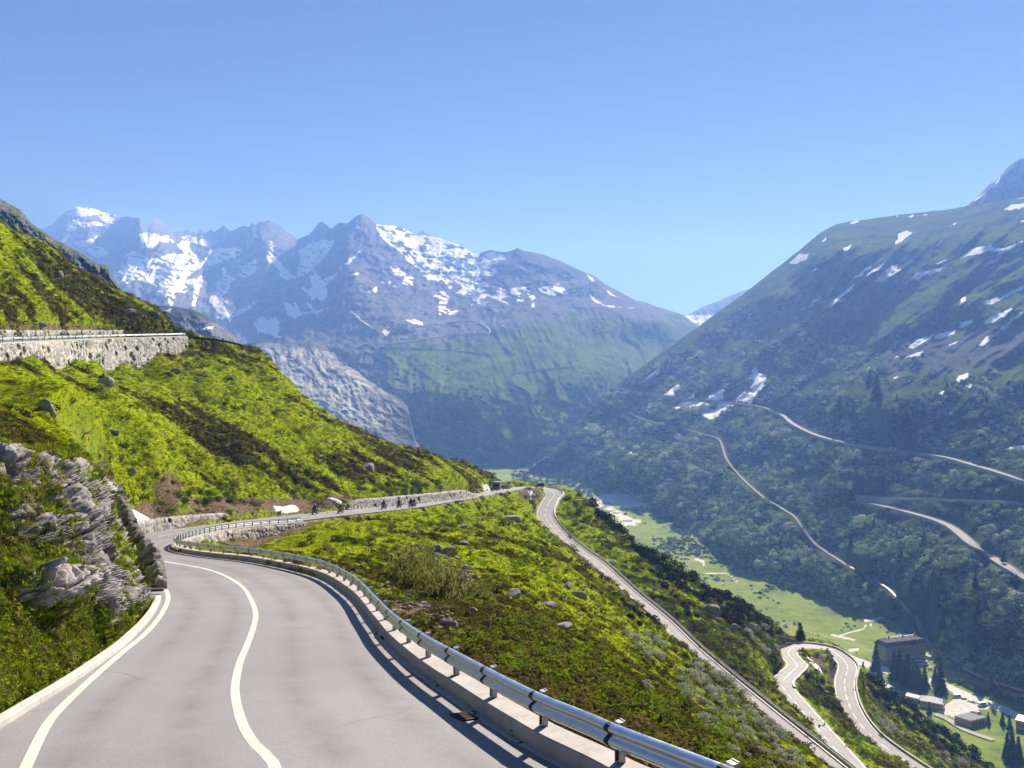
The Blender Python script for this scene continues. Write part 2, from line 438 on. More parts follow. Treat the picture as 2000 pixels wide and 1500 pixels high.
# ================================================================ distant ground: sheets given by skyline, foot line and a depth field
def curve(pts):
    p = np.array(pts, float); return lambda u: np.interp(u, p[:, 0], p[:, 1])
def depth_sheet(u0, u1, du, rows, foot, sky, ctl, s=1.0, smooth=1e-4, roughsky=None, back=(1.03, 1.12, 1.3), backdrop=(6, 40, 160)):
    u = np.arange(u0, u1+.1, du)
    sk = sky(u)
    if roughsky is not None: sk = sk+roughsky(u)
    ft = np.maximum(foot(u), sk+2)
    t = np.linspace(0, 1, rows)[:, None]
    Vv = ft[None]*(1-t)+sk[None]*t
    Uu = np.broadcast_to(u, Vv.shape).copy()
    c = np.array(ctl, float)
    f = TPS(c[:, :2]/400.0, np.log(c[:, 2]), 1, s, smooth)
    Dd = np.exp(f(Uu/400.0, Vv/400.0))
    return Uu, Vv, Dd, t, (back, backdrop)
def close_sheet(Uu, Vv, Dd, bk):
    """world points, with rows added down behind the skyline"""
    pts = [P(Uu, Vv, Dd)]
    for b, dr in zip(*bk): pts.append(P(Uu[-1:], Vv[-1:]+dr, Dd[-1:]*b))
    return np.concatenate(pts, 0)

# valley floor -------------------------------------------------
def floor_z(d): return np.interp(d, [300, 800, 970, 1500, 1800, 2100, 2600, 3200], [-240.5, -239, -235, -221, -212, -204, -195, -190])

# right-hand mountain -------------------------------------------
RM_sky = curve([(1040,905),(1075,890),(1090,872),(1110,842),(1150,795),(1195,757),(1260,712),(1320,670),(1365,637),(1400,611),(1450,576),(1500,536),(1530,514),(1565,485),(1600,456),(1635,437),(1660,433),(1700,427),(1760,419),(1800,415),(1860,408),(1890,402),(1930,395),(2000,385),(2110,370),(2260,345)])
RM_foot = curve([(1040,935),(1110,950),(1200,962),(1280,1000),(1400,1080),(1500,1140),(1600,1160),(1720,1205),(1780,1225),(1830,1310),(1900,1330),(2000,1350),(2110,1370)])
RM_ct = [(1040,935,2080),(1060,900,2150),(1110,945,2000),(1200,955,1800),(1280,995,1560),(1400,1075,1190),(1500,1135,1010),(1600,1155,940),(1720,1200,860),(1780,1218,830),(1830,1300,725),(1900,1325,690),(2000,1345,660),(2110,1365,640),
 (1195,757,2500),(1260,712,2600),(1320,670,2700),(1400,611,2850),(1450,576,2900),(1530,514,2950),(1600,456,3000),(1660,433,3000),(1800,415,2900),(1890,402,2800),(2000,385,2600),(2110,370,2400),(1150,795,2400),(1110,842,2300),(1090,870,2250),
 (1150,860,2150),(1150,910,1990),(1200,850,2180),(1230,900,1870),(1200,925,1830),(1300,940,1640),(1300,850,1980),(1300,780,2250),(1300,725,2480),(1400,1020,1290),(1400,940,1520),(1400,860,1880),(1400,790,2130),(1400,700,2480),
 (1500,1060,1110),(1500,950,1340),(1500,850,1720),(1500,770,1960),(1500,650,2400),(1500,580,2650),(1600,1080,1060),(1600,990,1220),(1600,900,1390),(1600,850,1500),(1600,760,1800),(1600,650,2150),(1600,540,2420),
 (1700,1130,900),(1700,1050,1020),(1700,985,1110),(1700,890,1270),(1700,800,1400),(1700,740,1660),(1700,600,2150),(1700,500,2450),
 (1800,1180,800),(1800,1080,920),(1800,985,1060),(1800,900,1190),(1800,800,1330),(1800,750,1480),(1800,650,1850),(1800,520,2280),(1800,460,2600),
 (1900,1250,740),(1900,1140,800),(1900,1060,880),(1900,960,1010),(1900,860,1160),(1900,740,1420),(1900,650,1650),(1900,540,2020),(1900,460,2320),
 (2000,1240,715),(2000,1130,780),(2000,1030,880),(2000,950,970),(2000,850,1150),(2000,700,1500),(2000,560,1900),(2000,450,2250),(2110,1200,700),(2110,950,900),(2110,700,1350),(2110,450,2050)]
gul = lambda u, v: .5*(u+1.25*v)              # coordinate across the fall line
def ravines(U_, V_, kx, ky, wave, along, seed, oct=3, warp=14):
    """grooves that run down the fall line (kx, ky) of the picture-plane slope; a real relief in depth"""
    n = math.hypot(kx, ky); kx, ky = kx/n, ky/n
    w1 = warp*fbm(U_/90, V_/90, oct=2, seed=seed+50)
    a = (U_*ky-V_*kx)+w1; b = (U_*kx+V_*ky)
    return fbm(a/wave, b/along, oct=oct, seed=seed, ridged=True)
rs = lambda u: 1.6*fbm(u/30, u*0+.3, oct=3, seed=71)
RU, RV, RD, Rt, Rbk = depth_sheet(1040, 2260, 2.6, 470, RM_foot, RM_sky, RM_ct, roughsky=rs)
fade = np.clip((1-Rt)*14, 0, 1)*np.clip(Rt*10, 0, 1)
g1 = ravines(RU, RV, -1, .72, 120, 520, 11, 3, 30)
g2 = ravines(RU, RV, -1, .78, 34, 210, 12, 3, 14)
g3 = fbm(RU/70, RV/55, oct=4, seed=13)
low = sstep(640, 860, RV)
RD = RD*(1+fade*(-.064*g1-.026*g2*(1-.3*low)+.055*g3*(.3+.7*low)))
for uc, vc, ru, rv, A_ in ((1600,520,110,70,.050),(1620,960,70,30,.03),(1870,1165,60,45,.03),(1480,600,70,60,.03),(1720,815,150,48,.055),(1860,800,80,60,.04),(1600,915,80,42,.035),(1285,838,55,22,.022),(1170,905,90,45,.030),(1250,940,60,30,.018),(1820,1120,90,55,.035),(1960,1215,90,60,.035),(1700,1170,70,30,.02),(1900,620,90,35,.03),(1500,880,60,40,.02),(1430,975,60,35,.018),(1750,1010,60,28,.018)):
    e_ = np.exp(-((RU-uc)/ru)**2-((RV-vc)/rv)**2)*fade
    RD = RD*(1+A_*2.0*((RV-vc)/rv)*e_+.9*A_*((uc-RU)/ru)*e_)
RD = RD*(1+fade*.007*fbm(RU/9, RV/9, oct=3, seed=14))
R1 = [(1195,757),(1250,767),(1300,774),(1350,779),(1400,784),(1480,795),(1515,806),(1532,815),(1545,827),(1562,837),(1580,846),(1610,857),(1660,869),(1720,878),(1790,887),(1850,897),(1900,911),(1950,926),(2010,947),(2100,985)]
R2 = [(2100,992),(2010,985),(1930,981),(1850,978),(1780,976),(1720,974),(1690,970),(1660,969)]
R3 = [(1655,972),(1680,980),(1720,989),(1770,1001),(1820,1015),(1850,1027),(1870,1040),(1900,1065),(1940,1092),(1980,1117),(2030,1146),(2100,1185)]
R4 = [(1175,778),(1200,792),(1240,812),(1270,823),(1310,833),(1350,842),(1400,856),(1411,873),(1417,893),(1432,915),(1460,945),(1500,978),(1530,996),(1556,1012),(1566,1028),(1572,1044),(1590,1062),(1620,1083),(1660,1107),(1700,1130),(1740,1156),(1770,1178),(1785,1195),(1795,1222),(1808,1248),(1826,1272)]
def rm_pt(u, v):
    f, k = RM_foot(u), RM_sky(u); t = np.clip((f-v)/(f-k), 0, 1)*(RD.shape[0]-1)
    j = np.clip((u-RU[0, 0])/2.6, 0, RD.shape[1]-1.01); i0, j0 = np.minimum(t.astype(int), RD.shape[0]-2), j.astype(int); a, b = t-i0, j-j0
    return (RD[i0, j0]*(1-b)+RD[i0, j0+1]*b)*(1-a)+(RD[i0+1, j0]*(1-b)+RD[i0+1, j0+1]*b)*a
def mountain_road(pts, sm=17, step=6):
    q = spline([(u, v, 0) for u, v in pts], 2.5)
    d = rm_pt(q[:, 0], q[:, 1])
    d = np.convolve(np.pad(d, sm//2, mode='edge'), np.ones(sm)/sm, 'valid')
    p = P(q[:, 0], q[:, 1], d)
    return spline(p[::4], step)
MR = [(mountain_road(R1), 9), (mountain_road(R2), 9), (mountain_road(R3), 10), (mountain_road(R4), 5.5)]
RW = close_sheet(RU, RV, RD, Rbk)
RM_RD = np.full(RW.shape[:2], 99.0)
for _p3, _w3 in MR:
    dn_, rz_, _, _ = road_near(RW[..., 0], RW[..., 1], _p3, 1.0)
    dz_ = RW[..., 2]-rz_
    e_ = dn_-_w3/2-1.2
    k_ = np.where(e_ < 0, 1.0, 1-np.clip(e_/np.where(dz_ > 0, 9.0, 1.5), 0, 1)); k_ = k_*k_*(3-2*k_)*(np.abs(dz_) < 60)
    RW[..., 2] = RW[..., 2]*(1-k_)+(rz_-1.0)*k_
    RM_RD = np.minimum(RM_RD, e_)


# main massif ---------------------------------------------------
ME_sky = curve([(-80,470),(60,455),(100,440),(118,424),(132,411),(150,404),(165,404),(190,410),(212,417),(226,421),(234,425),(245,423),(262,426),(275,424),(283,440),(287,455),(296,434),(305,424),(318,434),(330,446),(338,455),(350,450),(358,453),(366,446),(374,455),(381,452),(386,458),(391,446),(396,453),(404,454),(412,447),(418,453),(430,446),(437,438),(446,449),(452,451),(468,444),(480,440),(486,446),(492,434),(500,440),(508,431),(518,434),(526,429),(536,436),(548,440),(560,452),(574,462),(580,467),(592,463),(602,459),(612,450),(620,438),(628,432),(636,438),(645,446),(652,444),(660,436),(668,434),(676,437),(684,432),(693,424),(700,420),(706,417),(713,421),(720,424),(727,431),(735,437),(750,439),(770,441),(790,447),(812,459),(824,451),(832,456),(852,463),(880,472),(905,483),(925,496),(935,496),(948,490),(962,488),(975,492),(990,492),(1005,487),(1012,484),(1022,490),(1040,492),(1065,499),(1095,510),(1125,524),(1142,532),(1158,537),(1180,553),(1220,575),(1245,588),(1255,588),(1280,598),(1310,607),(1335,615),(1350,627),(1372,640),(1420,668)])
ME_foot = curve([(-80,930),(600,930),(900,928),(1010,922),(1070,915),(1100,880),(1140,830),(1200,775),(1260,735),(1320,700),(1420,690)])
ME_ct = [(-80,900,2600),(200,900,2500),(500,880,2350),(700,900,2250),(900,920,2230),(1010,918,2230),(1080,895,2320),(1130,835,2550),(1200,770,2850),(1260,730,3200),(1320,690,3700),(1420,690,4200),
 (-80,470,7000),(100,440,6900),(150,405,7000),(230,424,6900),(270,425,5900),(305,425,6600),(340,455,6300),(440,440,6100),(520,431,5700),(580,466,5600),(628,433,5200),(705,418,4700),(735,437,4750),(815,459,4850),(880,470,4800),(930,495,4650),(1012,485,4400),(1090,508,4350),(1180,553,4300),(1260,590,4350),(1340,617,4600),(1420,668,4900),
 (180,470,6000),(240,500,5300),(250,470,5600),(320,470,5600),(330,500,5200),(300,540,4800),(260,560,4500),(330,570,4300),(400,500,5500),(420,560,4900),(500,480,5200),(480,560,4700),(560,500,5000),(560,580,4400),
 (640,480,4700),(690,470,4450),(640,560,4000),(690,530,4000),(600,650,3400),(680,620,3500),(720,520,4200),(760,500,4350),(800,540,4150),(740,580,3750),(820,600,3650),(700,680,3000),(640,700,3000),(560,680,3300),(480,650,3800),(420,640,4000),(380,640,4100),
 (880,540,4350),(940,540,4250),(900,600,3700),(1000,540,4100),(1000,600,3600),(1100,560,4050),(1100,610,3700),(1180,600,3900),(1240,620,3900),
 (790,640,3180),(860,650,3220),(760,690,2850),(860,700,2880),(950,660,3200),(1000,680,3020),(1060,650,3250),(1060,720,2800),(1130,680,3180),(1130,740,2800),(1200,660,3500),(1200,720,3050),(1260,660,3700),(1300,640,4000),
 (780,760,2520),(860,780,2480),(860,840,2380),(800,860,2330),(740,820,2450),(940,760,2560),(980,800,2440),(940,860,2300),(1040,780,2530),(1050,850,2330),(1090,800,2600)]
sk_r = lambda u: np.where(u < 740, .9, .45)*2.2*fbm(u/7, u*0+.7, oct=4, seed=81)
MU, MV, MD, Mt, Mbk = depth_sheet(-80, 1420, 2.4, 330, ME_foot, ME_sky, ME_ct, roughsky=sk_r, smooth=3e-4)
skyd = MV-ME_sky(MU)
fade = np.clip((1-Mt)*18, 0, 1)*np.clip(Mt*12, 0, 1)
rt = sstep(880, 1020, MU)*sstep(560, 640, MV)               # green right flank with gullies
lf = 1-sstep(600, 760, MU)
hi = 1-sstep(90, 200, skyd)
m1 = ravines(MU, MV, .55, 1, 46, 260, 21, 4, 44)             # right flank: gullies falling to the lower right
m2 = ravines(MU, MV, -.45, 1, 58, 170, 22, 4, 26)            # left part: ribs falling to the lower left
m3 = fbm(MU/60, MV/40, oct=5, seed=23, ridged=True)
m4 = fbm(MU/22, MV/15, oct=4, seed=24, ridged=True)
MD = MD*(1+fade*(-.021*m1*rt*(.45+.9*np.clip(.5+fbm(MU/70, MV/50, oct=3, seed=27), 0, 1))-.005*fbm((MU-.5*MV)/13, (MV+.5*MU)/110, oct=3, seed=28, ridged=True)*rt-.020*m2*(1-rt)*(1-.5*sstep(730, 800, MU)*(1-sstep(600, 650, MV)))-.014*m3*(1-rt*.75)-.0065*m4*(1-.7*rt)))
for uc, vc, ru, rv, A_ in ((1275,655,75,40,.045),(1165,650,40,45,.03),(640,600,70,60,.03),(880,800,110,50,.03),(620,500,60,40,.02)):
    e_ = np.exp(-((MU-uc)/ru)**2-((MV-vc)/rv)**2)*fade
    MD = MD*(1+A_*((MV-vc)/rv)*e_+.7*A_*((uc-MU)/ru)*e_)
MD = MD*(1+fade*.0022*fbm(MU/6, MV/5, oct=3, seed=25))
MW = close_sheet(MU, MV, MD, Mbk)
# ================================================================ more distant rock: crags, ridges, granite, far peaks
def simple_sheet(u0, u1, du, rows, sky, foot, ctl, amp, wave, seed, skyamp=1.0, kx=.6, ky=1.0, back=(1.04, 1.15, 1.4), drop=(8, 60, 220)):
    sk = lambda u: skyamp*1.5*fbm(u/8, u*0+.37, oct=4, seed=seed+9)
    a, b, d, t, bk = depth_sheet(u0, u1, du, rows, curve(foot), curve(sky), ctl, roughsky=sk, back=back, backdrop=drop)
    f = np.clip((1-t)*12, 0, 1)
    r = ravines(a, b, kx, ky, wave, wave*3, seed, 4, wave*.5)
    r2 = fbm(a/(wave*.45), b/(wave*.35), oct=5, seed=seed+3, ridged=True)
    d = d*(1+f*amp*(-r-.6*r2)+f*amp*.25*fbm(a/4, b/4, oct=3, seed=seed+5))
    return a, b, close_sheet(a, b, d, bk)
C_s = simple_sheet(-260, 262, 1.6, 170, [(-260,270),(-60,360),(0,388),(18,398),(40,410),(60,434),(90,455),(110,470),(130,478),(160,495),(180,511),(196,516),(211,516),(214,534),(224,548),(236,562),(248,574),(262,585)],
    [(-260,640),(262,640)], [(-260,270,700),(-260,640,420),(-60,360,660),(0,388,650),(100,465,620),(200,515,600),(248,574,590),(0,640,440),(100,640,470),(200,640,500),(262,640,540),(-60,640,430),(60,520,540),(150,560,540)], .035, 30, 31, 1.0, .8, 1)
R_s = simple_sheet(280, 860, 2.0, 150, [(280,600),(305,596),(330,597),(352,600),(380,606),(400,615),(420,629),(440,644),(458,656),(472,674),(484,700),(500,722),(520,740),(545,757),(570,770),(600,790),(640,812),(690,838),(760,868),(860,915)],
    [(280,960),(860,990)], [(280,600,1500),(350,600,1480),(420,629,1420),(484,700,1380),(570,770,1360),(690,838,1340),(860,915,1330),(280,960,900),(500,960,960),(700,980,1050),(860,990,1150),(350,700,1280),(430,720,1270),(600,860,1220)], .022, 34, 41, .8, .7, 1)
G_s = simple_sheet(452, 826, 1.8, 170, [(452,690),(470,676),(488,668),(510,666),(530,670),(560,667),(585,671),(602,664),(616,660),(632,669),(642,684),(655,690),(662,706),(680,716),(700,728),(716,742),(735,752),(752,766),(770,772),(788,784),(797,796),(800,812),(806,840),(812,862),(826,880)],
    [(452,900),(826,940)], [(488,668,2380),(560,667,2400),(640,682,2420),(700,728,2330),(788,784,2260),(806,840,2210),(826,880,2200),(452,690,2380),(452,900,1750),(600,920,1850),(826,940,2050),(520,760,2130),(600,760,2180),(680,800,2120),(740,840,2080)], .007, 42, 51, 3.0, .75, 1)
FP_s = simple_sheet(1870, 2120, 2.0, 70, [(1870,420),(1890,400),(1900,392),(1918,376),(1930,362),(1945,352),(1956,342),(1968,326),(1980,318),(1995,309),(2008,311),(2030,325),(2120,390)],
    [(1870,460),(2120,480)], [(1870,460,3000),(2120,480,3000),(1995,309,3500),(1890,400,3300),(2120,390,3400),(2000,420,3150)], .02, 30, 61, .6, -.9, 1)
FT_s = simple_sheet(1330, 1480, 2.0, 40, [(1330,622),(1348,612),(1362,605),(1380,596),(1400,589),(1425,578),(1450,568),(1480,560)],
    [(1330,660),(1480,660)], [(1330,660,5600),(1480,660,5600),(1348,612,6200),(1450,568,6400)], .01, 30, 65, .3)

# ---------------------------------------------------------------- what covers the distant ground
def inpoly(x, y, poly):
    p = np.array(poly, float); r = np.zeros(x.shape, bool); j = len(p)-1
    for i in range(len(p)):
        xi, yi, xj, yj = *p[i], *p[j]
        r ^= ((yi > y) != (yj > y)) & (x < (xj-xi)*(y-yi)/(yj-yi+1e-12)+xi); j = i
    return r
def polymask(U_, V_, polys, seed, w=5.0, sc=16.0):
    """snow fields as outlines on the slope, their edges frayed by noise"""
    a = U_+w*fbm(U_/sc, V_/sc, oct=4, seed=seed); b = V_+w*.7*fbm(U_/sc, V_/sc, oct=4, seed=seed+1)
    m = np.zeros(U_.shape)
    for (ox, oy, s, pl) in polys:
        q = [(ox+x/s, oy+y/s) for x, y in pl]
        xs = [p[0] for p in q]; ys = [p[1] for p in q]
        k = (U_ > min(xs)-8) & (U_ < max(xs)+8) & (V_ > min(ys)-8) & (V_ < max(ys)+8)
        m[k] = np.maximum(m[k], inpoly(a[k], b[k], q))
    return m
Z5, Z6, Z7, Z8, Z1 = (1500,300,4), (1500,600,4), (1000,600,4), (600,400,4), (0,380,4)
RM_snow = [(*Z5,p) for p in ([(165,860),(235,790),(320,780),(290,830),(210,865)],[(590,740),(650,705),(640,740),(600,768)],[(995,705),(1030,630),(1075,605),(1125,615),(1080,660)],
 [(1480,820),(1590,740),(1740,715),(1750,735),(1850,740),(1990,675),(1970,705),(1840,790),(1830,815),(1700,885),(1680,880),(1780,810),(1800,770),(1720,760),(1640,790),(1570,800)],
 [(1090,1000),(1170,930),(1330,890),(1410,885),(1260,960),(1250,940),(1180,975)],[(835,1000),(900,920),(1010,860),(1010,900),(1045,905),(900,995)],[(660,980),(800,865),(805,890),(720,960)],[(760,970),(850,880),(920,840),(910,870),(820,940)],
 [(470,1200),(650,1030),(675,1030),(500,1195)],[(1680,1200),(1700,1150),(1830,1115),(1990,1025),(1990,1060),(1760,1170)],[(1490,1190),(1520,1130),(1555,1125),(1540,1170)],[(1840,450),(1900,400),(2000,385),(2300,360),(2300,400),(2000,420)],[(1900,345),(2000,328),(2200,310),(2000,345)],
 [(1690,1330),(1740,1270),(1930,1200),(1850,1270),(1720,1330)],[(1810,1370),(1900,1290),(2000,1225),(2100,1190),(2000,1245),(1880,1340),(1850,1390)],[(640,535),(710,525),(700,540),(650,548)],[(255,1230),(410,1115),(400,1140),(290,1215)],[(200,1160),(230,1110),(262,1095),(245,1140)],
 [(1970,530),(2100,450),(2100,490),(1985,540)],[(1310,720),(1370,670),(1360,690),(1320,725)],[(405,690),(440,655),(455,655),(420,690)],[(345,920),(370,890),(382,895),(355,922)],[(1320,860),(1370,835),(1395,838),(1340,862)],[(985,510),(1010,490),(1020,495)],[(1090,490),(1130,475),(1140,490),(1120,500)],[(1200,485),(1240,472),(1240,482)],[(1420,565),(1470,535),(1470,555)])]
RM_snow += [(*Z6,p) for p in ([(1480,160),(1520,115),(1610,90),(1580,130),(1500,165)],[(1290,245),(1340,205),(1490,175),(1450,210),(1340,250)],[(1090,320),(1160,260),(1290,210),(1250,260),(1130,320)],[(985,400),(1030,360),(1050,380)],[(1060,400),(1140,360),(1220,345),(1190,375)],
 [(1640,300),(1720,220),(1720,250),(1780,245),(1690,305)],[(1460,580),(1500,530),(1570,515),(1560,550),(1490,590)],[(1540,620),(1600,580),(1610,630)],[(1320,690),(1370,650),(1370,690)],[(770,490),(790,470),(815,480)],[(1530,1220),(1580,1190),(1660,1195),(1610,1230)],[(1840,1110),(1930,1075),(2100,1090),(2100,1125)],[(830,1470),(900,1445),(920,1455),(890,1480)],[(1400,300),(1480,265),(1470,285)],[(960,555),(1010,540),(1005,555)])]
RM_snow += [(*Z7,p) for p in ([(1180,690),(1290,595),(1320,620),(1260,690)],[(1370,710),(1440,655),(1420,700)],[(1510,715),(1650,590),(1700,590),(1650,660),(1660,720)],[(1730,730),(1850,640),(1930,520),(1985,530),(1960,620),(1870,740)],
 [(1255,790),(1340,735),(1560,750),(1540,790),(1570,810),(1630,750),(1740,760),(1640,830),(1560,880),(1480,840),(1440,785),(1340,790)],[(890,1155),(930,1125),(955,1140),(940,1165)],[(995,590),(1100,510),(1170,465),(1140,520),(1030,585)],[(1850,560),(1870,490),(1910,460),(1940,530),(1880,570)],[(1050,790),(1060,750),(1140,735),(1090,780)],
 [(800,660),(860,655),(1180,690),(1180,700),(840,672)],[(1270,470),(1300,450),(1300,465)])]
RM_sn = polymask(RU, RV, RM_snow, 91)
ME_snow = [(*Z1,p) for p in ([(1085,305),(1180,300),(1320,325),(1370,380),(1250,370),(1200,410),(1095,425),(1100,350)],[(960,490),(1040,435),(1090,470),(1200,500),(1330,460),(1480,470),(1610,545),(1490,620),(1440,690),(1490,770),(1380,760),(1240,830),(1220,710),(1060,660),(990,700),(890,600),(1010,570),(980,520)],
 [(575,370),(720,345),(860,250),(900,190),(930,160),(945,175),(850,265),(690,410),(620,410)],[(530,150),(560,110),(590,96),(740,106),(860,150),(920,165),(870,230),(820,220),(750,150),(700,170),(560,170)],[(550,260),(570,190),(640,180),(660,220),(760,210),(830,240),(600,265)],
 [(1560,340),(1640,360),(1640,420),(1480,360),(1380,330),(1460,320)],[(1420,680),(1600,630),(1570,720),(1520,880),(1498,870),(1515,720)],[(1600,440),(1720,420),(1900,410),(1880,470),(1750,520),(1640,560),(1560,520),(1640,480)],[(1680,700),(1760,620),(1830,650),(1800,720),(1750,780),(1700,740)],[(1680,960),(1800,940),(1990,830),(2000,860),(1850,950),(1720,975)],[(1900,560),(2000,500),(2000,600),(1930,650),(1850,640)],[(660,440),(740,400),(850,420),(860,470),(760,490)])]
ME_snow += [(*Z8,p) for p in ([(640,480),(690,475),(750,520),(840,570),(820,640),(730,620),(760,560),(680,550)],[(465,680),(545,635),(540,690)],[(570,610),(640,590),(740,650),(700,650),(640,615)],[(985,710),(1060,670),(1110,720),(1080,800),(1120,830),(1190,815),(1170,860),(1030,860),(1020,790),(1040,740)],[(1780,630),(1840,640),(1960,610),(2060,700),(1900,710),(1830,680)],
 [(0,300),(130,270),(220,280),(160,380),(60,480),(0,560),(-80,560),(-60,400)],[(0,680),(90,590),(180,560),(250,510),(210,580),(80,680),(0,740)],[(280,470),(330,410),(410,360),(390,400),(300,480)],[(-100,840),(0,840),(180,800),(90,840),(-60,860)],[(760,895),(850,900),(905,920),(900,945),(830,925)],[(600,955),(640,945),(680,960)],[(585,985),(610,975),(650,1000),(610,1020)],[(335,840),(370,850),(470,935),(530,965),(460,945)],
 [(2200,690),(2260,740),(2330,780),(2420,790),(2460,805),(2340,800),(2240,760)],[(2180,540),(2230,570),(2260,600),(2220,590)],[(2330,650),(2380,690),(2420,720),(2360,700)],[(2500,800),(2590,810),(2530,808)],[(330,540),(400,530),(410,550)],[(385,170),(435,170),(400,185)],[(1745,805),(1770,765),(1780,800)],[(1520,940),(1535,935),(1535,950)])]
fieldR = [(*Z8, [(540,145),(600,155),(700,160),(830,200),(850,240),(930,240),(1090,270),(1190,310),(1330,380),(1390,390),(1420,370),(1530,380),(1560,420),(1480,470),(1480,540),(1380,590),(1450,650),(1700,640),(1780,720),(1740,760),(1560,750),(1600,790),(1450,730),(1390,790),(1450,820),(1380,790),(1330,760),(1270,795),(1210,700),(1150,680),(1050,610),(1000,590),(930,580),(870,510),(800,440),(700,350),(640,310),(590,270),(550,200)])]
ME_sn = polymask(MU, MV, ME_snow, 95, 4, 12)
fr = polymask(MU, MV, fieldR, 97, 6, 14)
hole = fbm((MU+.9*MV)/26, (MV*.9-MU*.35)/9, oct=4, seed=98)
ME_sn = np.maximum(ME_sn*(fbm((MU+.5*MV)/22, (MV-.4*MU)/6, oct=5, seed=99, gain=.6) < .16), fr*(hole < .16-.25*sstep(470, 620, MV)))
shade_snow = (MU < 640)*(MU > 330)*(MV > 470)*(MV < 660)*(fbm((MU-.8*MV)/40, (MV+.6*MU)/90, oct=4, seed=101) > .24)
ME_sn = np.maximum(ME_sn, shade_snow)
def back_attr(a, pts): return np.concatenate([a.ravel(), np.repeat(a[-1:], 3, 0).ravel()])
# pasture on the massif: the right flank and the shoulders
ME_gr = np.clip(sstep(900, 1080, MU)*sstep(555, 690, MV)+.8*sstep(640, 700, MV)*sstep(800, 900, MU)+.7*sstep(640, 690, MV)*sstep(720, 800, MU)*(1-sstep(740, 780, MV))+.9*sstep(860, 900, MV), 0, 1)
ME_gr = np.clip(ME_gr+.9*fbm(MU/46, MV/30, oct=5, seed=103, gain=.6), 0, 1)*sstep(520, 640, MV)
RM_gr = 1-sstep(600, 720, RV-.22*(RU-1600))               # open pasture high up, scrub below
RM_sc = np.clip(sstep(1640, 1760, RU)*np.exp(-((RV-680-.1*(1900-RU))/55)**2)+.5*fbm(RU/60, RV/40, oct=4, seed=105), 0, 1)*sstep(1500, 1700, RU)

# ================================================================ cover of the near hillside
def heathmask(x, y, z):
    c, s = math.cos(.25), math.sin(.25)
    a, b = x*c+y*s, -x*s+y*c
    n = fbm(a/34, b/9, oct=5, seed=201, gain=.6)+.5*fbm(x/70, y/70, oct=2, seed=203)
    return n
HM = heathmask(X, Y, Z)
bias = 0.0-.36*np.exp(-((U-150)/220)**2-((V-800)/90)**2)-.06*np.exp(-((U-1150)/330)**2-((V-1230)/130)**2)-.3*np.exp(-((U-620)/140)**2-((V-1090)/60)**2)+.34*np.exp(-((U-130)/170)**2-((V-560)/80)**2)+.22*np.exp(-((U-760)/150)**2-((V-900)/40)**2)
bias = bias-.25*np.exp(-((U-1000)/120)**2-((V-1010)/35)**2)+.25*np.exp(-((U-1480)/120)**2-((V-1220)/60)**2)+.15*np.exp(-((U-1750)/120)**2-((V-1430)/60)**2)
HEATH = np.clip((HM+bias)*2.6+.35, 0, 1)
SOIL = np.zeros_like(HEATH)
SOIL = np.maximum(SOIL, np.exp(-((rdA-3.2)/2.2)**2)*(Y > 84)*(Y < 160)*(U < 720)*(X < -22)*1.0)
for (su, sv, ru, rv) in ((300,1000,55,26),(420,985,70,16),(590,985,60,14),(330,960,30,40),(870,1135,70,22),(800,1190,90,20),(860,1215,60,22),(100,640,150,7),(1035,965,26,14),(1595,1290,22,16),(1625,1310,10,30)):
    SOIL = np.maximum(SOIL, 1.25*np.exp(-((U-su)/ru)**2-((V-sv)/rv)**2))
SOIL = np.clip(SOIL+.5*fbm(X/3, Y/3, oct=3, seed=207)*(SOIL > .1), 0, 1)
VERGE = np.clip(1-np.abs(rdA-.5)/1.2, 0, 1)

# ================================================================ materials of the ground
def mat_hillside():
    t = NT('alpine_meadow'); p = t.pos()
    hs, so, vg = t.attr('heath'), t.attr('soil'), t.attr('verge')
    pm = t.map(p, (.35, 1, 1), (0, 0, .25))
    n1 = t.noise(pm, .16, 5, .6); n2 = t.noise(p, 1.6, 5, .65); n3 = t.noise(p, 9, 4, .7); n4 = t.noise(pm, .7, 5, .65)
    grass = t.cramp(t.math('ADD', t.math('MULTIPLY', n4, .6), t.math('MULTIPLY', n2, .4)), [(.32, (.09, .14, .005)), (.46, (.18, .26, .006)), (.56, (.26, .32, .007)), (.68, (.36, .34, .014))])
    heath = t.cramp(t.math('ADD', t.math('MULTIPLY', n2, .6), t.math('MULTIPLY', n3, .4)), [(.32, (.035, .035, .012)), (.46, (.10, .105, .016)), (.56, (.16, .165, .014)), (.68, (.2, .16, .06))])
    h = t.math('ADD', hs, t.math('MULTIPLY', t.math('SUBTRACT', t.noise(pm, 1.1, 6, .7), .5), 1.5))
    c = t.mix(t.ramp(h, .38, .6), grass, heath)
    c = t.mix(t.ramp(n1, .56, .7, 0, .35), c, (.2, .18, .03))
    soil = t.cramp(t.noise(p, 3.0, 6, .7), [(.3, (.06, .042, .03)), (.5, (.15, .105, .07)), (.7, (.28, .23, .18))])
    c = t.mix(t.ramp(t.math('ADD', so, t.math('MULTIPLY', t.math('SUBTRACT', n2, .5), .9)), .42, .62), c, soil)
    grav = t.cramp(t.noise(p, 14, 4, .7), [(.3, (.16, .14, .12)), (.7, (.4, .38, .34))])
    c = t.mix(t.math('MULTIPLY', vg, t.ramp(n3, .45, .65)), c, grav)
    hgt = t.math('ADD', t.math('MULTIPLY', n2, .7), t.math('MULTIPLY', n3, .35))
    return t.done(c, 1, t.bump(hgt, .9, .22), 0, 0)
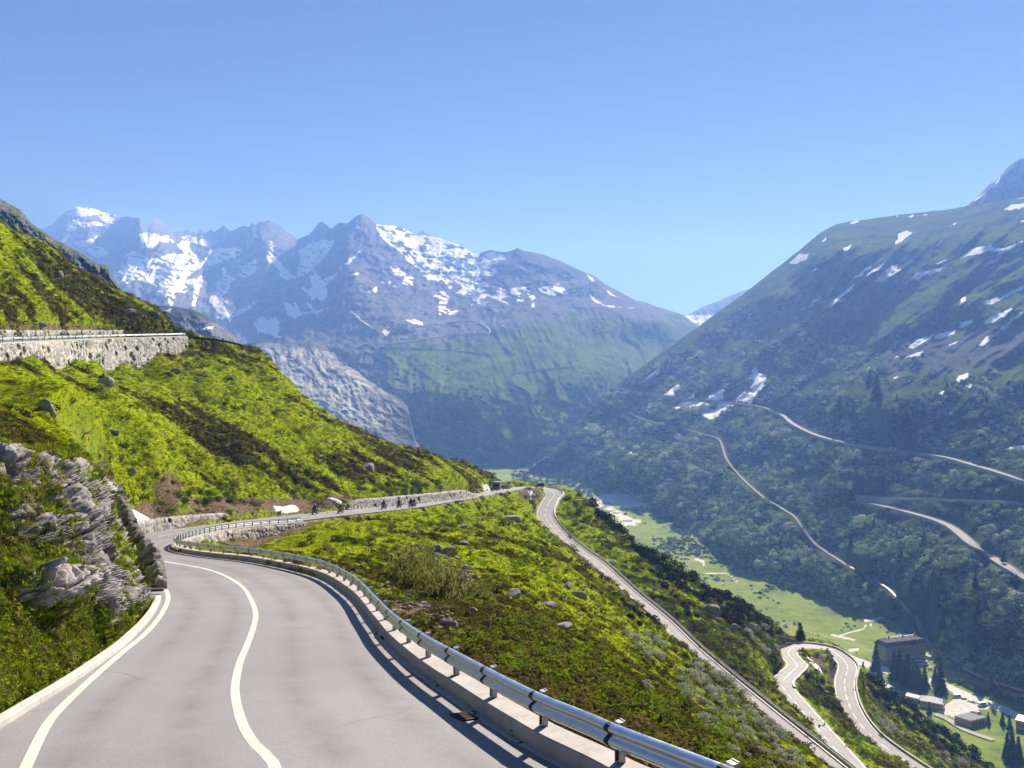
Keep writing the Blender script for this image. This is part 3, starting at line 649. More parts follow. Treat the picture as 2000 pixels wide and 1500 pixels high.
def mat_mountain():
    t = NT('mountain_ground'); p = t.pos()
    sn, gr, sc, sl = t.attr('snow'), t.attr('green'), t.attr('scree'), t.attr('slab')
    n1 = t.noise(p, .012, 6, .65); n2 = t.noise(p, .06, 6, .7); n3 = t.noise(p, .004, 4, .6); n4 = t.noise(t.map(p, (1, 1, .25)), .05, 6, .7)
    rock = t.cramp(t.math('ADD', t.math('MULTIPLY', n1, .5), t.math('MULTIPLY', n4, .5)), [(.3, (.05, .054, .064)), (.48, (.125, .13, .145)), (.58, (.19, .19, .20)), (.72, (.34, .325, .315))])
    grass = t.cramp(t.math('ADD', t.math('MULTIPLY', n1, .55), t.math('MULTIPLY', n2, .45)), [(.34, (.04, .064, .024)), (.48, (.08, .118, .036)), (.6, (.14, .18, .05)), (.72, (.2, .215, .085))])
    c = t.mix(t.ramp(t.math('ADD', gr, t.math('MULTIPLY', t.math('SUBTRACT', n2, .5), .8)), .35, .6), rock, grass)
    c = t.mix(t.math('MULTIPLY', t.attr('under'), .8), c, (.026, .038, .018))  # dark undergrowth colour, which also paints deeper shade beneath the scrub
    c = t.mix(t.ramp(t.math('ADD', sc, t.math('MULTIPLY', t.math('SUBTRACT', n2, .5), 1.2)), .5, .75, 0, .85), c, (.10, .105, .12))
    gran = t.cramp(n4, [(.34, (.13, .12, .12)), (.47, (.40, .38, .36)), (.58, (.56, .535, .51)), (.7, (.72, .69, .66))])
    c = t.mix(sl, c, gran)
    snow = t.cramp(n2, [(.3, (.72, .73, .76)), (.6, (.86, .87, .89))])
    k = t.ramp(t.math('ADD', sn, t.math('MULTIPLY', t.math('SUBTRACT', n2, .5), .5)), .47, .55)
    c = t.mix(k, c, snow)
    return t.done(c, .95, t.bump(n2, .5, 6.0), 0, 0)
M_hill, M_mtn = mat_hillside(), mat_mountain()

def hill_attrs(sl=slice(None)):
    return dict(heath=HEATH.ravel(), soil=SOIL.ravel(), verge=VERGE.ravel())
A = mk('hillside', np.stack([X, Y, Z], -1).reshape(-1, 3), gridfaces(ND, NU), M_hill, smooth=True, attrs=hill_attrs()); tag(A, kind='structure')
def mtn(name, W, sn=None, gr=None, sc=None, slab=None, under=None):
    n = W.shape[0]*W.shape[1]; at = {}
    for k, a in (('snow', sn), ('green', gr), ('scree', sc), ('slab', slab), ('under', under)):
        at[k] = np.zeros(n) if a is None else (np.full(n, float(a)) if np.isscalar(a) else back_attr(a, W))
    return tag(mk(name, W.reshape(-1, 3), gridfaces(*W.shape[:2]), M_mtn, smooth=True, attrs=at), kind='structure')
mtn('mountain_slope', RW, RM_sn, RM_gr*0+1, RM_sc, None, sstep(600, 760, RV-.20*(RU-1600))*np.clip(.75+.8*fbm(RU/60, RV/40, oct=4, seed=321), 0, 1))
mtn('mountain_range', MW, ME_sn, ME_gr)
a, b, W = C_s; mtn('mountain_crag', W, None, np.clip(.45+.6*fbm(a/22, b/18, oct=4, seed=301), 0, 1))
a, b, W = R_s; mtn('mountain_ridge', W, polymask(a, b, [(*Z1, [(1540,1060),(1600,1040),(1670,1020),(1660,1045),(1560,1070)]), (*Z1, [(1290,910),(1340,890),(1330,920)])], 303, 2, 8), np.clip(.3+.7*fbm(a/26, b/20, oct=4, seed=305)+.4*sstep(700, 800, b), 0, 1))
a, b, W = G_s; mtn('granite_slope', W, None, 0, None, np.clip(.8+1.3*fbm(a/46, b/24, oct=5, seed=307, gain=.6), 0, 1)*sstep(0, 26, b-np.interp(a, [452, 640, 800, 826], [660, 672, 780, 870])+14*fbm(a/14, b/10, oct=3, seed=308))*(1-sstep(690, 800, a+.4*(b-780)+60*fbm(a/30, b/22, oct=4, seed=306))))
a, b, W = FP_s; mtn('mountain_peak', W, polymask(a, b, [(*Z5, [(1770,240),(1810,180),(1815,195),(1785,245)]), (*Z5, [(1600,370),(1700,300),(1710,305),(1620,372)])], 309, 2, 8))
a, b, W = FT_s; mtn('mountain_saddle', W, (b > 616+6*fbm(a/10, b/6, oct=3, seed=311))*1.0)

# valley floor: meadow with a braided river
fu = np.linspace(-200, 2300, 460); fd = np.exp(np.linspace(math.log(330), math.log(3200), 420)); FU, FD = np.meshgrid(fu, fd)
FX = (FU-CX)/F*FD
FZ = floor_z(FD)+1.0*fbm(FX/60, FD/60, oct=4, seed=401)*sstep(300, 420, FD)
FV = HZ-F*FZ/FD
river = [(1075,905,30),(1068,880,20)]
def pxline(U_, V_, pts, w):
    """distance in picture rows/columns from a traced line, turned into a 0..1 strip of the given half width (m at the ground)"""
    p = np.array(pts, float); bd = np.full(U_.shape, 1e9)
    for (x0, y0), (x1, y1) in zip(p[:-1], p[1:]):
        dx, dy = x1-x0, y1-y0; t = np.clip(((U_-x0)*dx+(V_-y0)*dy)/(dx*dx+dy*dy+1e-9), 0, 1)
        bd = np.minimum(bd, np.hypot(U_-x0-t*dx, (V_-y0-t*dy)))
    return 1-np.clip(bd/w, 0, 1)
def mat_floor():
    t = NT('valley_meadow'); p = t.pos()
    n1 = t.noise(p, .012, 5, .6); n2 = t.noise(p, .08, 6, .65); n3 = t.noise(p, .5, 4, .7)
    c = t.cramp(t.math('ADD', t.math('MULTIPLY', n1, .5), t.math('MULTIPLY', n2, .5)), [(.34, (.05, .085, .016)), (.45, (.13, .19, .024)), (.55, (.2, .26, .026)), (.68, (.27, .29, .04))])
    c = t.mix(t.ramp(n3, .48, .7, 0, .6), c, (.07, .1, .02))
    gr = t.attr('gravel'); pa = t.attr('path')
    grc = t.cramp(t.noise(p, .3, 5, .7), [(.3, (.4, .38, .35)), (.7, (.66, .64, .6))])
    c = t.mix(t.ramp(t.math('ADD', gr, t.math('MULTIPLY', t.math('SUBTRACT', n2, .5), .7)), .4, .55), c, grc)
    c = t.mix(t.ramp(pa, .3, .7, 0, .85), c, (.3, .27, .16))
    return t.done(c, .95, t.bump(n3, .5, .5), 0, .1)
M_floor = mat_floor()
grv = np.maximum.reduce([
 pxline(FU, FV, [(1040,930),(1062,922),(1100,912)], 6), pxline(FU, FV, [(1100,938),(1135,934)], 3), pxline(FU, FV, [(1095,925),(1115,922)], 3),
 pxline(FU, FV, [(1352,1040),(1355,1050)], 5), pxline(FU, FV, [(1360,1092),(1375,1098),(1376,1104)], 5), pxline(FU, FV, [(1402,1060),(1422,1068),(1418,1080),(1440,1098),(1425,1108)], 3.4),
 pxline(FU, FV, [(1380,1120),(1420,1120),(1440,1135)], 2.2),
 1.2*pxline(FU, FV, [(1690,1212),(1712,1210),(1730,1202)], 4), pxline(FU, FV, [(1697,1214),(1703,1224)], 3), pxline(FU, FV, [(1640,1242),(1660,1235),(1688,1228),(1690,1222)], 3), .9*pxline(FU, FV, [(1625,1240),(1650,1246),(1670,1250)], 4), pxline(FU, FV, [(1660,1270),(1676,1268)], 6),
 1.5*pxline(FU, FV, [(1655,1283),(1700,1300),(1740,1312),(1790,1325),(1850,1340),(1880,1355),(1920,1370),(1960,1385),(2010,1410)], 9)])
pth = np.maximum.reduce([pxline(FU, FV, [(1352,1038),(1355,1052),(1375,1066),(1400,1076),(1412,1100),(1440,1130),(1480,1155),(1482,1180)], 2.6), pxline(FU, FV, [(1500,1210),(1560,1228),(1640,1250),(1700,1270),(1720,1290)], 3)])
sf = [(1158,972),(1180,966),(1207,960),(1232,954),(1250,956),(1247,965),(1265,968),(1290,986),(1278,990),(1245,991),(1215,992),(1200,986),(1180,978)]
rv = [(1150,974),(1170,978),(1190,985),(1203,996),(1222,1004),(1240,1012),(1258,1020),(1240,1026),(1222,1027),(1205,1012),(1190,1000),(1172,990)]
_wu, _wv = FU+5*fbm(FU/12, FV/5, oct=3, seed=421), FV+3*fbm(FU/12, FV/5, oct=3, seed=422)
braid = fbm(FU/14, FV/5, oct=3, seed=423) > -.12
grv = np.maximum(grv, np.maximum(inpoly(_wu, _wv, sf)*1.0, inpoly(_wu, _wv, rv)*braid))
park = [(1850,1375),(1870,1362),(1905,1375),(1935,1385),(1895,1390),(1868,1404),(1850,1396),(1830,1392),(1845,1382)]
grv = np.maximum(grv, inpoly(FU+3*fbm(FU/8, FV/8, oct=2, seed=409), FV, park)*.9)
# little hummocks and the far alluvial ground
fm = mk('valley_floor', np.stack([FX, FD, FZ], -1).reshape(-1, 3), gridfaces(420, 460), M_floor, smooth=True, attrs=dict(gravel=grv.ravel(), path=pth.ravel())); tag(fm, kind='structure')
# ================================================================ roads, kerbs, markings
def mat_asphalt():
    t = NT('asphalt'); p = t.pos(); la = t.attr('lat')
    n1 = t.noise(p, 2.2, 4, .6); n2 = t.noise(p, 60, 3, .7); n3 = t.noise(p, .25, 4, .6); n4 = t.noise(p, .9, 5, .7)
    c = t.mix(t.ramp(n3, .3, .7), (.275, .262, .258), (.36, .347, .342))
    tr = t.ramp(t.math('ABSOLUTE', t.math('SUBTRACT', t.math('ABSOLUTE', t.math('SUBTRACT', t.math('ABSOLUTE', la), .45)), .2)), 0, .12, 1, 0)
    c = t.mix(t.math('MULTIPLY', t.math('MULTIPLY', tr, .8), t.ramp(n4, .3, .7)), c, (.155, .15, .15))
    c = t.mix(t.ramp(n2, .35, .7), t.mix(.28, c, (.1, .1, .1)), c)
    c = t.mix(t.ramp(n4, .62, .8, 0, .25), c, (.15, .145, .14))
    ck = t.voro(t.n('Mix', data_type='VECTOR', inp={0: .35, 4: p, 5: t.n('TexNoise', inp={'Vector': p, 'Scale': .8, 'Detail': 4}).outputs['Color']}).outputs[1], .33, 'DISTANCE_TO_EDGE')
    c = t.mix(t.math('MULTIPLY', t.ramp(ck, .002, .007, 1, 0), t.ramp(n3, .56, .68, 0, .45)), c, (.07, .068, .068))
    pt_ = t.voro(t.map(p, (.09, .05, 1)), 1.0, 'F1', 'Color'); c = t.mix(t.math('MULTIPLY', t.ramp(t.n('SeparateColor', inp={0: pt_}).outputs[0], .6, .62), .16), c, (.12, .118, .12))
    sp = t.voro(p, 38, 'F1', 'Distance'); c = t.mix(t.math('MULTIPLY', t.ramp(sp, .12, .3, 1, 0), t.ramp(n1, .35, .65, .1, .55)), c, (.46, .44, .43))
    edge = t.ramp(t.math('ABSOLUTE', la), .88, 1.0, 0, .35)
    c = t.mix(t.math('MULTIPLY', edge, n1), c, (.13, .11, .09))
    gn = t.noise(p, 24, 4, .8); c = t.mix(t.ramp(gn, .3, .7, .55, 0), c, (.1, .098, .1))
    return t.done(c, .72, t.bump(t.math('ADD', n2, gn), .35, .008), 0, .4)
def mat_concrete(name='concrete', a=(.36, .335, .30), b=(.5, .47, .43)):
    t = NT(name); p = t.pos()
    n1 = t.noise(p, 1.3, 5, .65); n2 = t.noise(p, 14, 5, .7); n3 = t.noise(t.map(p, (1, 1, .15)), 3.5, 4, .6)
    c = t.mix(t.ramp(n1, .3, .7), a, b)
    c = t.mix(t.ramp(n3, .55, .75, 0, .5), c, tuple(x*.55 for x in a))
    c = t.mix(t.ramp(n2, .6, .75, 0, .4), c, tuple(x*.5 for x in a))
    return t.done(c, .85, t.bump(n2, .3, .01), 0, .25)
def mat_paint():
    t = NT('road_paint'); p = t.pos()
    n = t.noise(p, 18, 5, .75); n2 = t.noise(p, 1.1, 4, .6)
    c = t.mix(t.ramp(n2, .35, .7), (.58, .52, .44), (.7, .65, .57))
    c = t.mix(t.ramp(n, .62, .74, 0, .55), c, (.34, .31, .28))
    return t.done(c, .6, t.bump(n, .2, .004), 0, .35)
M_asph, M_conc, M_paint = mat_asphalt(), mat_concrete(), mat_paint()
M_conc2 = mat_concrete('light_concrete', (.44, .42, .38), (.6, .57, .52))

def ribbon(name, path, hl, hr, mat, zo=0.0, n=6, kind='structure', drop=0.0, zfun=None):
    """strip of road surface; hl / hr: distances from the axis to the left / right edge"""
    s = sides(path); hl = np.broadcast_to(hl, (len(path),)); hr = np.broadcast_to(hr, (len(path),))
    t = np.linspace(0, 1, n+1)
    off = hl[:, None]*(1-t)-hr[:, None]*t
    v = np.concatenate([path[:, None, :2]+s[:, None]*off[..., None], np.broadcast_to(path[:, None, 2:3], (len(path), n+1, 1))+zo], -1)
    la = np.broadcast_to(t*2-1, (len(path), n+1))
    if zfun is not None: v[..., 2] = zfun(v)+zo
    if drop:
        e0, e1 = v[:, :1].copy(), v[:, -1:].copy(); e0[..., 2] -= drop; e1[..., 2] -= drop
        v = np.concatenate([e0, v, e1], 1); la = np.concatenate([la[:, :1], la, la[:, -1:]], 1)
    o = mk(name, v.reshape(-1, 3), gridfaces(*v.shape[:2]), mat, smooth=not drop, attrs=dict(lat=la.ravel()))
    return tag(o, kind=kind)
def nearest(pts, path):
    d = np.hypot(pts[:, None, 0]-path[None, :, 0], pts[:, None, 1]-path[None, :, 1]); return d.min(1), d.argmin(1)
def road_z(x, y, lo=0, hi=None):
    seg = ROAD[lo:hi]; pts = np.column_stack([np.atleast_1d(x), np.atleast_1d(y)])
    d, z, w, j = road_near(pts[:, 0], pts[:, 1], seg, 1.0)
    k = sstep(I82-10, I82+10, j+lo); return z*k+near_z(pts[:, 1])*(1-k)
I82 = int(np.hypot(ROAD[:400, 0]+36.6, ROAD[:400, 1]-82).argmin())
def near_surface(v):
    k = sstep(I82-10, I82+10, np.arange(len(v)))[:, None]; return v[..., 2]*k+near_z(v[..., 1])*(1-k)

# foot of the parapet on the valley side, from the bottom of the picture round to the far end of the bend
_w = [(4.6, 4.9), (3.6, 6.6), (2.55, 8.4)]+[near_pt(u, v, .28)[:2] for u, v in ((1187,1500),(1150,1480),(1100,1456),(1050,1432),(1000,1403),(939,1366),(883,1330),(840,1303),(798,1272),(755,1234),(727,1200),(681,1149),(613,1113))]+[(-15.8, 49.5), (-20.6, 54.6), (-23.9, 58.6), (-26.6, 63.2), (-29.0, 69.5), (-31.3, 78), (-32.6, 86), (-32.5, 94), (-31, 101.5), (-28.6, 109)]
WALL = spline([(x, y, 0) for x, y in _w], .5)
i_end = int(np.hypot(ROAD[:, 0]+32, ROAD[:, 1]-122).argmin())
WALL[:, 2] = road_z(WALL[:, 0], WALL[:, 1], 0, i_end+20)
k = np.hanning(15); k /= k.sum(); WALL[:, 2] = np.convolve(np.pad(WALL[:, 2], 7, mode='edge'), k, 'valid')
WN = sides(WALL)                                         # left of travel = road side
hr = _hw.copy()[:len(ROAD)]
dW, _ = nearest(ROAD[:i_end], WALL); hr[:i_end] = np.where(ROAD[:i_end, 1] < 109.5, dW+.15, np.minimum(hr[:i_end], 3.6))
hr = np.convolve(np.pad(hr, 3, mode='edge'), np.ones(7)/7, 'valid')
hl = _hw.copy()
kb = spline([near_pt(u, v, .12) for u, v in ((-130,1475),(-60,1438),(0,1405),(60,1369),(110,1340),(159,1309),(200,1281),(235,1256),(262,1232),(283,1211),(300,1189),(309,1171),(311,1163))], .4)
dK, _ = nearest(ROAD[:60], kb); hl[:60] = np.where(ROAD[:60, 1] < 33, np.minimum(dK+.05, 4.2), 4.0); hl[:34] = np.convolve(np.pad(hl[:34], 2, mode='edge'), np.ones(5)/5, 'valid')
ribbon('road', ROAD, hl, hr, M_asph, 0, 10, zfun=near_surface)
ribbon('road', UP, 3, 3, M_asph, 0, 4)
# gutter slabs along the parapet
gut = WALL.copy(); ribbon('gutter', gut[:int((np.hypot(WALL[:, 0]+31.3, WALL[:, 1]-78)).argmin())], .62, .05, M_conc2, .008, 2)
# parapet
def swept(name, path, prof, mat, parent=None, closed=True, cap=True, smooth=False):
    """sweep a cross-section (offset to the left, height) along a path"""
    s = sides(path); pr = np.array(prof, float); n = len(pr); m = len(path)
    v = np.concatenate([path[:, None, :2]+s[:, None]*pr[None, :, :1], path[:, None, 2:3]+pr[None, :, 1:2]], -1).reshape(-1, 3)
    f = [(i*n+k, (i+1)*n+k, (i+1)*n+(k+1) % n, i*n+(k+1) % n) for i in range(m-1) for k in range(n if closed else n-1)]
    if cap and closed: f += [list(range(n)), [(m-1)*n+k for k in range(n)][::-1]]
    return mk(name, v, f, mat, parent, smooth)
pp = swept('parapet', WALL, [(0, -.4), (0, .26), (-.02, .285), (-.42, .285), (-.44, .26), (-.44, -1.2)], M_conc)
tag(pp, 'low concrete parapet curving under the nearest metal guardrail', 'parapet')
# kerb on the hill side
kb[:, 2] = near_z(kb[:, 1])
ke = swept('kerb', kb, [(-.06, -.1), (-.06, .1), (-.04, .125), (.14, .13), (.15, -.1)], M_conc2); tag(ke, kind='structure')
# markings
def line(pts, w, zo=.009, step=.5, lo=0, hi=None, dash=None, name='road_marking'):
    q = spline(pts, step)
    if dash:
        on, off = dash; L = np.arange(len(q))*step; out = []
        s = 0
        while s < L[-1]-on:
            i0, i1 = int(s/step), int((s+on)/step)+1; seg = q[i0:i1+1]
            if len(seg) > 1: out.append(seg)
            s += on+off
        V_, F_ = [], []; n = 0
        for seg in out:
            sd_ = sides(seg)
            a = np.concatenate([seg[:, None, :2]+sd_[:, None]*np.array([w/2, -w/2])[None, :, None], np.broadcast_to(seg[:, None, 2:3]+zo, (len(seg), 2, 1))], -1).reshape(-1, 3)
            V_.append(a); F_.append(gridfaces(len(seg), 2)+n); n += len(a)
        return tag(mk(name, np.vstack(V_), np.vstack(F_), M_paint), kind='structure')
    return ribbon(name, q, w/2, w/2, M_paint, zo, 1)
npts = lambda L: [near_pt(u, v) for u, v in L]
line([(-4.6, 7, near_z(7)), (-5.9, 9.3, near_z(9.3))]+npts([(54,1492),(96,1410),(139,1364),(184,1322),(241,1273),(283,1239),(312,1205),(327,1176),(327,1159),(318,1146),(305,1138)])+[(-18.8, 40.4, near_z(40.4)), (-21.9, 44.5, near_z(44.5)), (-26, 49.5, near_z(49.5)), (-31, 55.5, near_z(55.5))], .17)
line([(-1.6, 7, near_z(7))]+npts([(536,1497),(507,1466),(479,1426),(465,1387),(459,1344),(468,1296),(482,1262),(496,1222),(499,1197),(490,1171),(473,1146),(442,1126),(408,1113),(369,1105),(312,1095),(289,1091)])+[(-25.8, 56, near_z(56)), (-30.5, 64, near_z(64)), (-34.5, 73.5, near_z(73.5)), (-36.6, 82, near_z(82)+.03), (-36.8, 90, -15.45)], .17)
def offs(lo, hi, o):
    q = ROAD[lo:hi:3].copy(); q[:, :2] += sides(ROAD)[lo:hi:3]*(o[lo:hi:3, None] if hasattr(o, '__len__') else o); return q
def at(x, y, lo=0):
    d = np.hypot(ROAD[:, 0]-x, ROAD[:, 1]-y); d[:lo] = 1e9; return int(d.argmin())
j0 = at(-36.3, 92); j1 = at(3, 326); j2 = at(15, 323); j3 = at(62, 100); j4 = at(72, 160); j5 = len(ROAD)-1
line(offs(j0, j1, hl-.35), .17); line(offs(at(-28, 140), j1, -(hr-.35)), .17)
line(offs(j0+4, j1+30, 0), .15, dash=(3, 4.5))
line(offs(j1+14, j3, hl-.35), .2); line(offs(j1-6, j3, -(hr-.4)), .2); line(offs(j1+20, j2+10, 0), .18); line(offs(j2+10, j3, 0), .18, dash=(3, 4.5))
line(offs(j4-30, j5, hl-.35), .22); line(offs(j4-30, j5, -(hr-.35)), .22)
m1_, m2_ = at(83, 246, j4), at(120, 285, j4)
line(offs(j4-30, m1_, 0), .2, dash=(3.5, 4)); line(offs(m1_, m2_, 0), .2); line(offs(m2_, j5, 0), .2, dash=(3, 3))

# ================================================================ guardrails
M_zinc = plain('galvanised_steel', (.62, .64, .66), .32, .9, .12, 5.0, .5)
M_post = plain('dull_steel', (.30, .32, .34), .5, .6, .2, 9.0)
M_strap = plain('black_strap', (.025, .027, .035), .55, 0, .3, 20)
BEAM = [(.0, 0), (.04, .012), (.078, .05), (.082, .085), (.05, .118), (.012, .14), (.012, .17), (.05, .192), (.082, .225), (.078, .26), (.04, .298), (0, .31)]
BEAM2 = BEAM+[(o-.012, h) for o, h in BEAM[::-1]]
def guardrail(label, path, base, h0, spacing, straps=True, group='metal guardrails along the pass road', mat=None, rail_off=-.09, beam=BEAM2, postw=.055):
    """path: foot line; rail above it, a post every few metres with its strap"""
    root = empty('guardrail', tuple(path[len(path)//2]-np.array([0, 0, -base])), label=label, cat='guardrail', group=group)
    off = np.array(root.location)
    rp = path.copy()-off; rp[:, 2] += base+h0
    s = sides(path); rp[:, :2] += s*rail_off
    swept('rail', rp, beam, mat or M_zinc, root, smooth=True)
    L = np.concatenate([[0], np.cumsum(np.linalg.norm(np.diff(path[:, :2], axis=0), axis=1))])
    n = int(L[-1]/spacing); pm = cm = None
    for i in range(n):
        q = [np.interp((i+.3)*spacing, L, path[:, k]) for k in range(3)]; j = min(len(s)-1, int(np.searchsorted(L, (i+.3)*spacing)))
        nx, ny = s[j]
        if pm is None:
            b = MB().box(-postw, postw, -.05, -.035, 0, h0+.31).box(-postw, -postw+.012, -.035, .05, 0, h0+.3).box(postw-.012, postw, -.035, .05, 0, h0+.3).box(-postw+.013, postw-.013, -.034, .05, h0+.27, h0+.298)
            pm = b.build('post', M_post, root)
            o = pm
            if straps:
                st = swept('strap', np.array([[-.04, 0, 0], [.04, 0, 0]]), [(a+.014, h0+z) for a, z in BEAM]+[(a-.004, h0+z) for a, z in BEAM[::-1]], M_strap, None)
                st.location = (0, -.19-rail_off*-1+.09*2-.0, 0); cm = st
        else:
            o = pm.copy(); COL.objects.link(o); o.parent = root
        o.location = (q[0]-off[0]-nx*.24, q[1]-off[1]-ny*.24, q[2]-off[2]+base); o.rotation_euler = (0, 0, math.atan2(-nx, ny))
        if straps:
            c = cm if i == 0 else cm.copy()
            if i: COL.objects.link(c)
            c.parent = o; c.location = (0, .24+rail_off, 0)
    return root
guardrail('long silver guardrail on the low concrete parapet curving beside the nearest road', WALL[:], .285, .25, 2.0)
# ================================================================ masonry and rock
def worley(x, y, seed=0):
    """cell noise: distance to the nearest and second nearest seed and a random number per cell"""
    ix, iy = np.floor(x).astype(np.int64), np.floor(y).astype(np.int64)
    f1 = np.full(x.shape, 9.0); f2 = np.full(x.shape, 9.0); cid = np.zeros(x.shape); zz = np.zeros_like(ix)
    for a in (-1, 0, 1):
        for b in (-1, 0, 1):
            h = _hash(ix+a, iy+b, zz, seed)
            px = ix+a+.5+.8*((h & 65535)/65535-.5); py = iy+b+.5+.8*((h >> 16)/65535-.5)
            d = np.hypot(x-px, y-py); nw = d < f1
            f2 = np.where(nw, f1, np.minimum(f2, d)); cid = np.where(nw, ((h*7919) & 65535)/65535, cid); f1 = np.where(nw, d, f1)
    return f1, f2, cid
def mat_stone():
    t = NT('rubble_stone'); p = t.pos(); c0 = t.attr('col', 'Color')
    n = t.noise(p, 6, 5, .7); n2 = t.noise(p, 1.2, 4, .6)
    c = t.mix(t.ramp(n, .3, .7, 0, .55), c0, t.mix(.5, c0, (.12, .115, .11)))
    c = t.mix(t.ramp(n2, .55, .75, 0, .35), c, (.2, .19, .14))
    return t.done(c, .95, t.bump(n, .6, .05), 0, .1)
M_stone = mat_stone()
def masonry(name, label, top, hgt, batter=.12, side=-1, cell=(.75, .55), res=.16, thick=.6, coping=True, seed=0, tone=(.40, .375, .335), holes=.06, depth=.14, group=None):
    """rubble wall: top edge path (x, y, z), its height along the path, the face on the given side"""
    L = np.concatenate([[0], np.cumsum(np.linalg.norm(np.diff(top, axis=0), axis=1))])
    m = max(2, int(L[-1]/res)); s = np.linspace(0, L[-1], m)
    T = np.stack([np.interp(s, L, top[:, k]) for k in range(3)], -1); H = np.interp(s, L, np.broadcast_to(hgt, (len(top),)))
    N = sides(T)*side
    kk = max(3, int(H.max()/res)); q = np.linspace(0, 1, kk)[:, None]
    S = np.broadcast_to(s, (kk, m)); Dn = q*H[None]
    wx = .35*perlin(S*1.1, Dn*1.1, seed=seed+5); wy = .35*perlin(S*1.1+9, Dn*1.1, seed=seed+6)
    f1, f2, cid = worley(S/cell[0]+wx, Dn/cell[1]+wy, seed)
    e = np.clip((f2-f1)*3.2, 0, 1)
    hole = (cid < holes)
    out = depth*np.sqrt(e)*(.55+.6*((cid*37) % 1))-hole*.35*e+.03*perlin(S*6, Dn*6, seed=seed+8)
    out[0] = 0.02; o = out+Dn*batter
    v = np.stack([T[None, :, 0]+N[None, :, 0]*o, T[None, :, 1]+N[None, :, 1]*o, T[None, :, 2]-Dn], -1)
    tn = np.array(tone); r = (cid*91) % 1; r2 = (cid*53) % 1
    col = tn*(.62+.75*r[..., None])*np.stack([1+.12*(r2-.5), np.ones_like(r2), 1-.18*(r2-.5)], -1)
    col = np.where((e < .22)[..., None], np.array([.085, .08, .07]), col); col = np.where(hole[..., None], np.array([.05, .048, .042]), col)
    tt = np.linspace(1, 0, 5)[:-1, None]; St = np.broadcast_to(s, (4, m)); g1, g2, gid = worley(St/cell[0]+.3, tt*thick/cell[1]+7.5, seed+3)
    zt = .05+.1*depth/.14*np.sqrt(np.clip((g2-g1)*3, 0, 1))*(.4+.9*gid)
    vt = np.stack([T[None, :, 0]-N[None, :, 0]*thick*tt, T[None, :, 1]-N[None, :, 1]*thick*tt, T[None, :, 2]+(0 if coping else zt)+0*tt], -1)
    ct = tn*(.6+.75*gid[..., None]); ct = np.where((g2-g1 < .07)[..., None], np.array([.09, .085, .075]), ct)
    v = np.concatenate([vt, v]); col = np.concatenate([ct, col]); kk += 4
    nb = v.reshape(-1, 3); f = gridfaces(kk, m)
    if side < 0: f = f[:, ::-1]
    # back and ends
    b0 = T.copy(); b0[:, :2] -= N*thick; b1 = b0.copy(); b1[:, 2] -= H+.3
    n0 = len(nb); bk = np.concatenate([b0, b1]); fb = gridfaces(2, m)+n0
    cap = f[:0]
    ends = []
    for i in (0, m-1):
        col_ = [r_*m+i for r_ in range(kk)]+[n0+i]
        for r_ in range(0, len(col_)-2, 2): ends.append((n0+m+i, col_[r_], col_[r_+1], col_[r_+2]))
    fe = np.array(ends)
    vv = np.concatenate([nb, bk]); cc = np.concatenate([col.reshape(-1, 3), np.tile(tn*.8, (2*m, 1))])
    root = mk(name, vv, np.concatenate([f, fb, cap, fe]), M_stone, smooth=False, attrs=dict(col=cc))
    tag(root, label, 'stone wall', group)
    if coping:
        cp = T[::4].copy() if m > 16 else T; 
        swept('coping', cp, [(-.1*side*-1, -.02), (-.1*side*-1, .16), (thick*-side, .16), (thick*-side, -.02)], M_conc2, root)
    return root
def top_by_px(pts, step=.6): return spline([tuple(P(u, v, d)) for u, v, d in pts], step)
# big wall under the upper road
s_up = sides(UP)
iu0, iu1 = 0, int(np.abs(CX+F*UP[:, 0]/UP[:, 1]-347).argmin())
tp = UP[iu0:iu1].copy(); tp[:, :2] -= s_up[iu0:iu1]*3.15; tp[:, 2] -= .05
uc = CX+F*tp[:, 0]/tp[:, 1]
hh = np.interp(uc, [-100, 0, 60, 110, 200, 230, 275, 312, 345], [37, 42, 58, 63, 62, 64, 52, 46, 28])/F*tp[:, 1]+.5
masonry('retaining_wall', 'tall pale rubble retaining wall carrying the upper road across the left hillside', tp, hh, .14, -1, (.95, .8), .2, .7, True, 11, (.47, .445, .40), .07, .22)
tp2 = UP[iu0:iu1-10].copy(); tp2[:, :2] += s_up[iu0:iu1-10]*3.4; tp2[:, 2] += 1.5
masonry('stone_wall', 'low rubble wall on the uphill side of the upper road', tp2, 1.7, .1, -1, (.8, .6), .2, .5, False, 12, (.42, .40, .36))
# under the guardrail at the far side of the bend
ib = int(np.hypot(WALL[:, 0]+24.5, WALL[:, 1]-59.5).argmin())
tw = WALL[ib:].copy(); tw[:, :2] -= WN[ib:]*.44; tw[:, 2] += .1
uw = np.linspace(0, 1, len(tw))
masonry('retaining_wall', 'rubble retaining wall below the guardrail where the road swings round the bend', tw, np.interp(uw, [0, .15, .55, .8, 1], [1.4, 2.0, 2.9, 2.2, 1.0]), .1, -1, (.85, .7), .12, .6, False, 13, (.42, .39, .34), .08, .2)
# low walls on the hill side of the road
masonry('stone_wall', 'low rubble wall on the outside of the bend opposite the guardrail', top_by_px([(200,1040,80),(252,1025.5,86),(300,1016,93),(350,1010,99.5),(400,1006,106),(440,1004,111.5),(455,1012,113)]), np.array([1.5]), .15, -1, (.6, .5), .12, .5, False, 14, (.40, .375, .335), .02, .12)
masonry('stone_wall', 'long rubble wall behind the motorcycles on the uphill side of the far road', top_by_px([(676,996,146),(684,985,147),(700,977.5,150),(750,973,160),(800,968.5,172),(850,963.5,187),(900,958.5,206),(915,961,214),(930,966,222)]), np.array([2.1]), .2, -1, (.7, .6), .16, .5, False, 15, (.45, .425, .39), .03, .16)
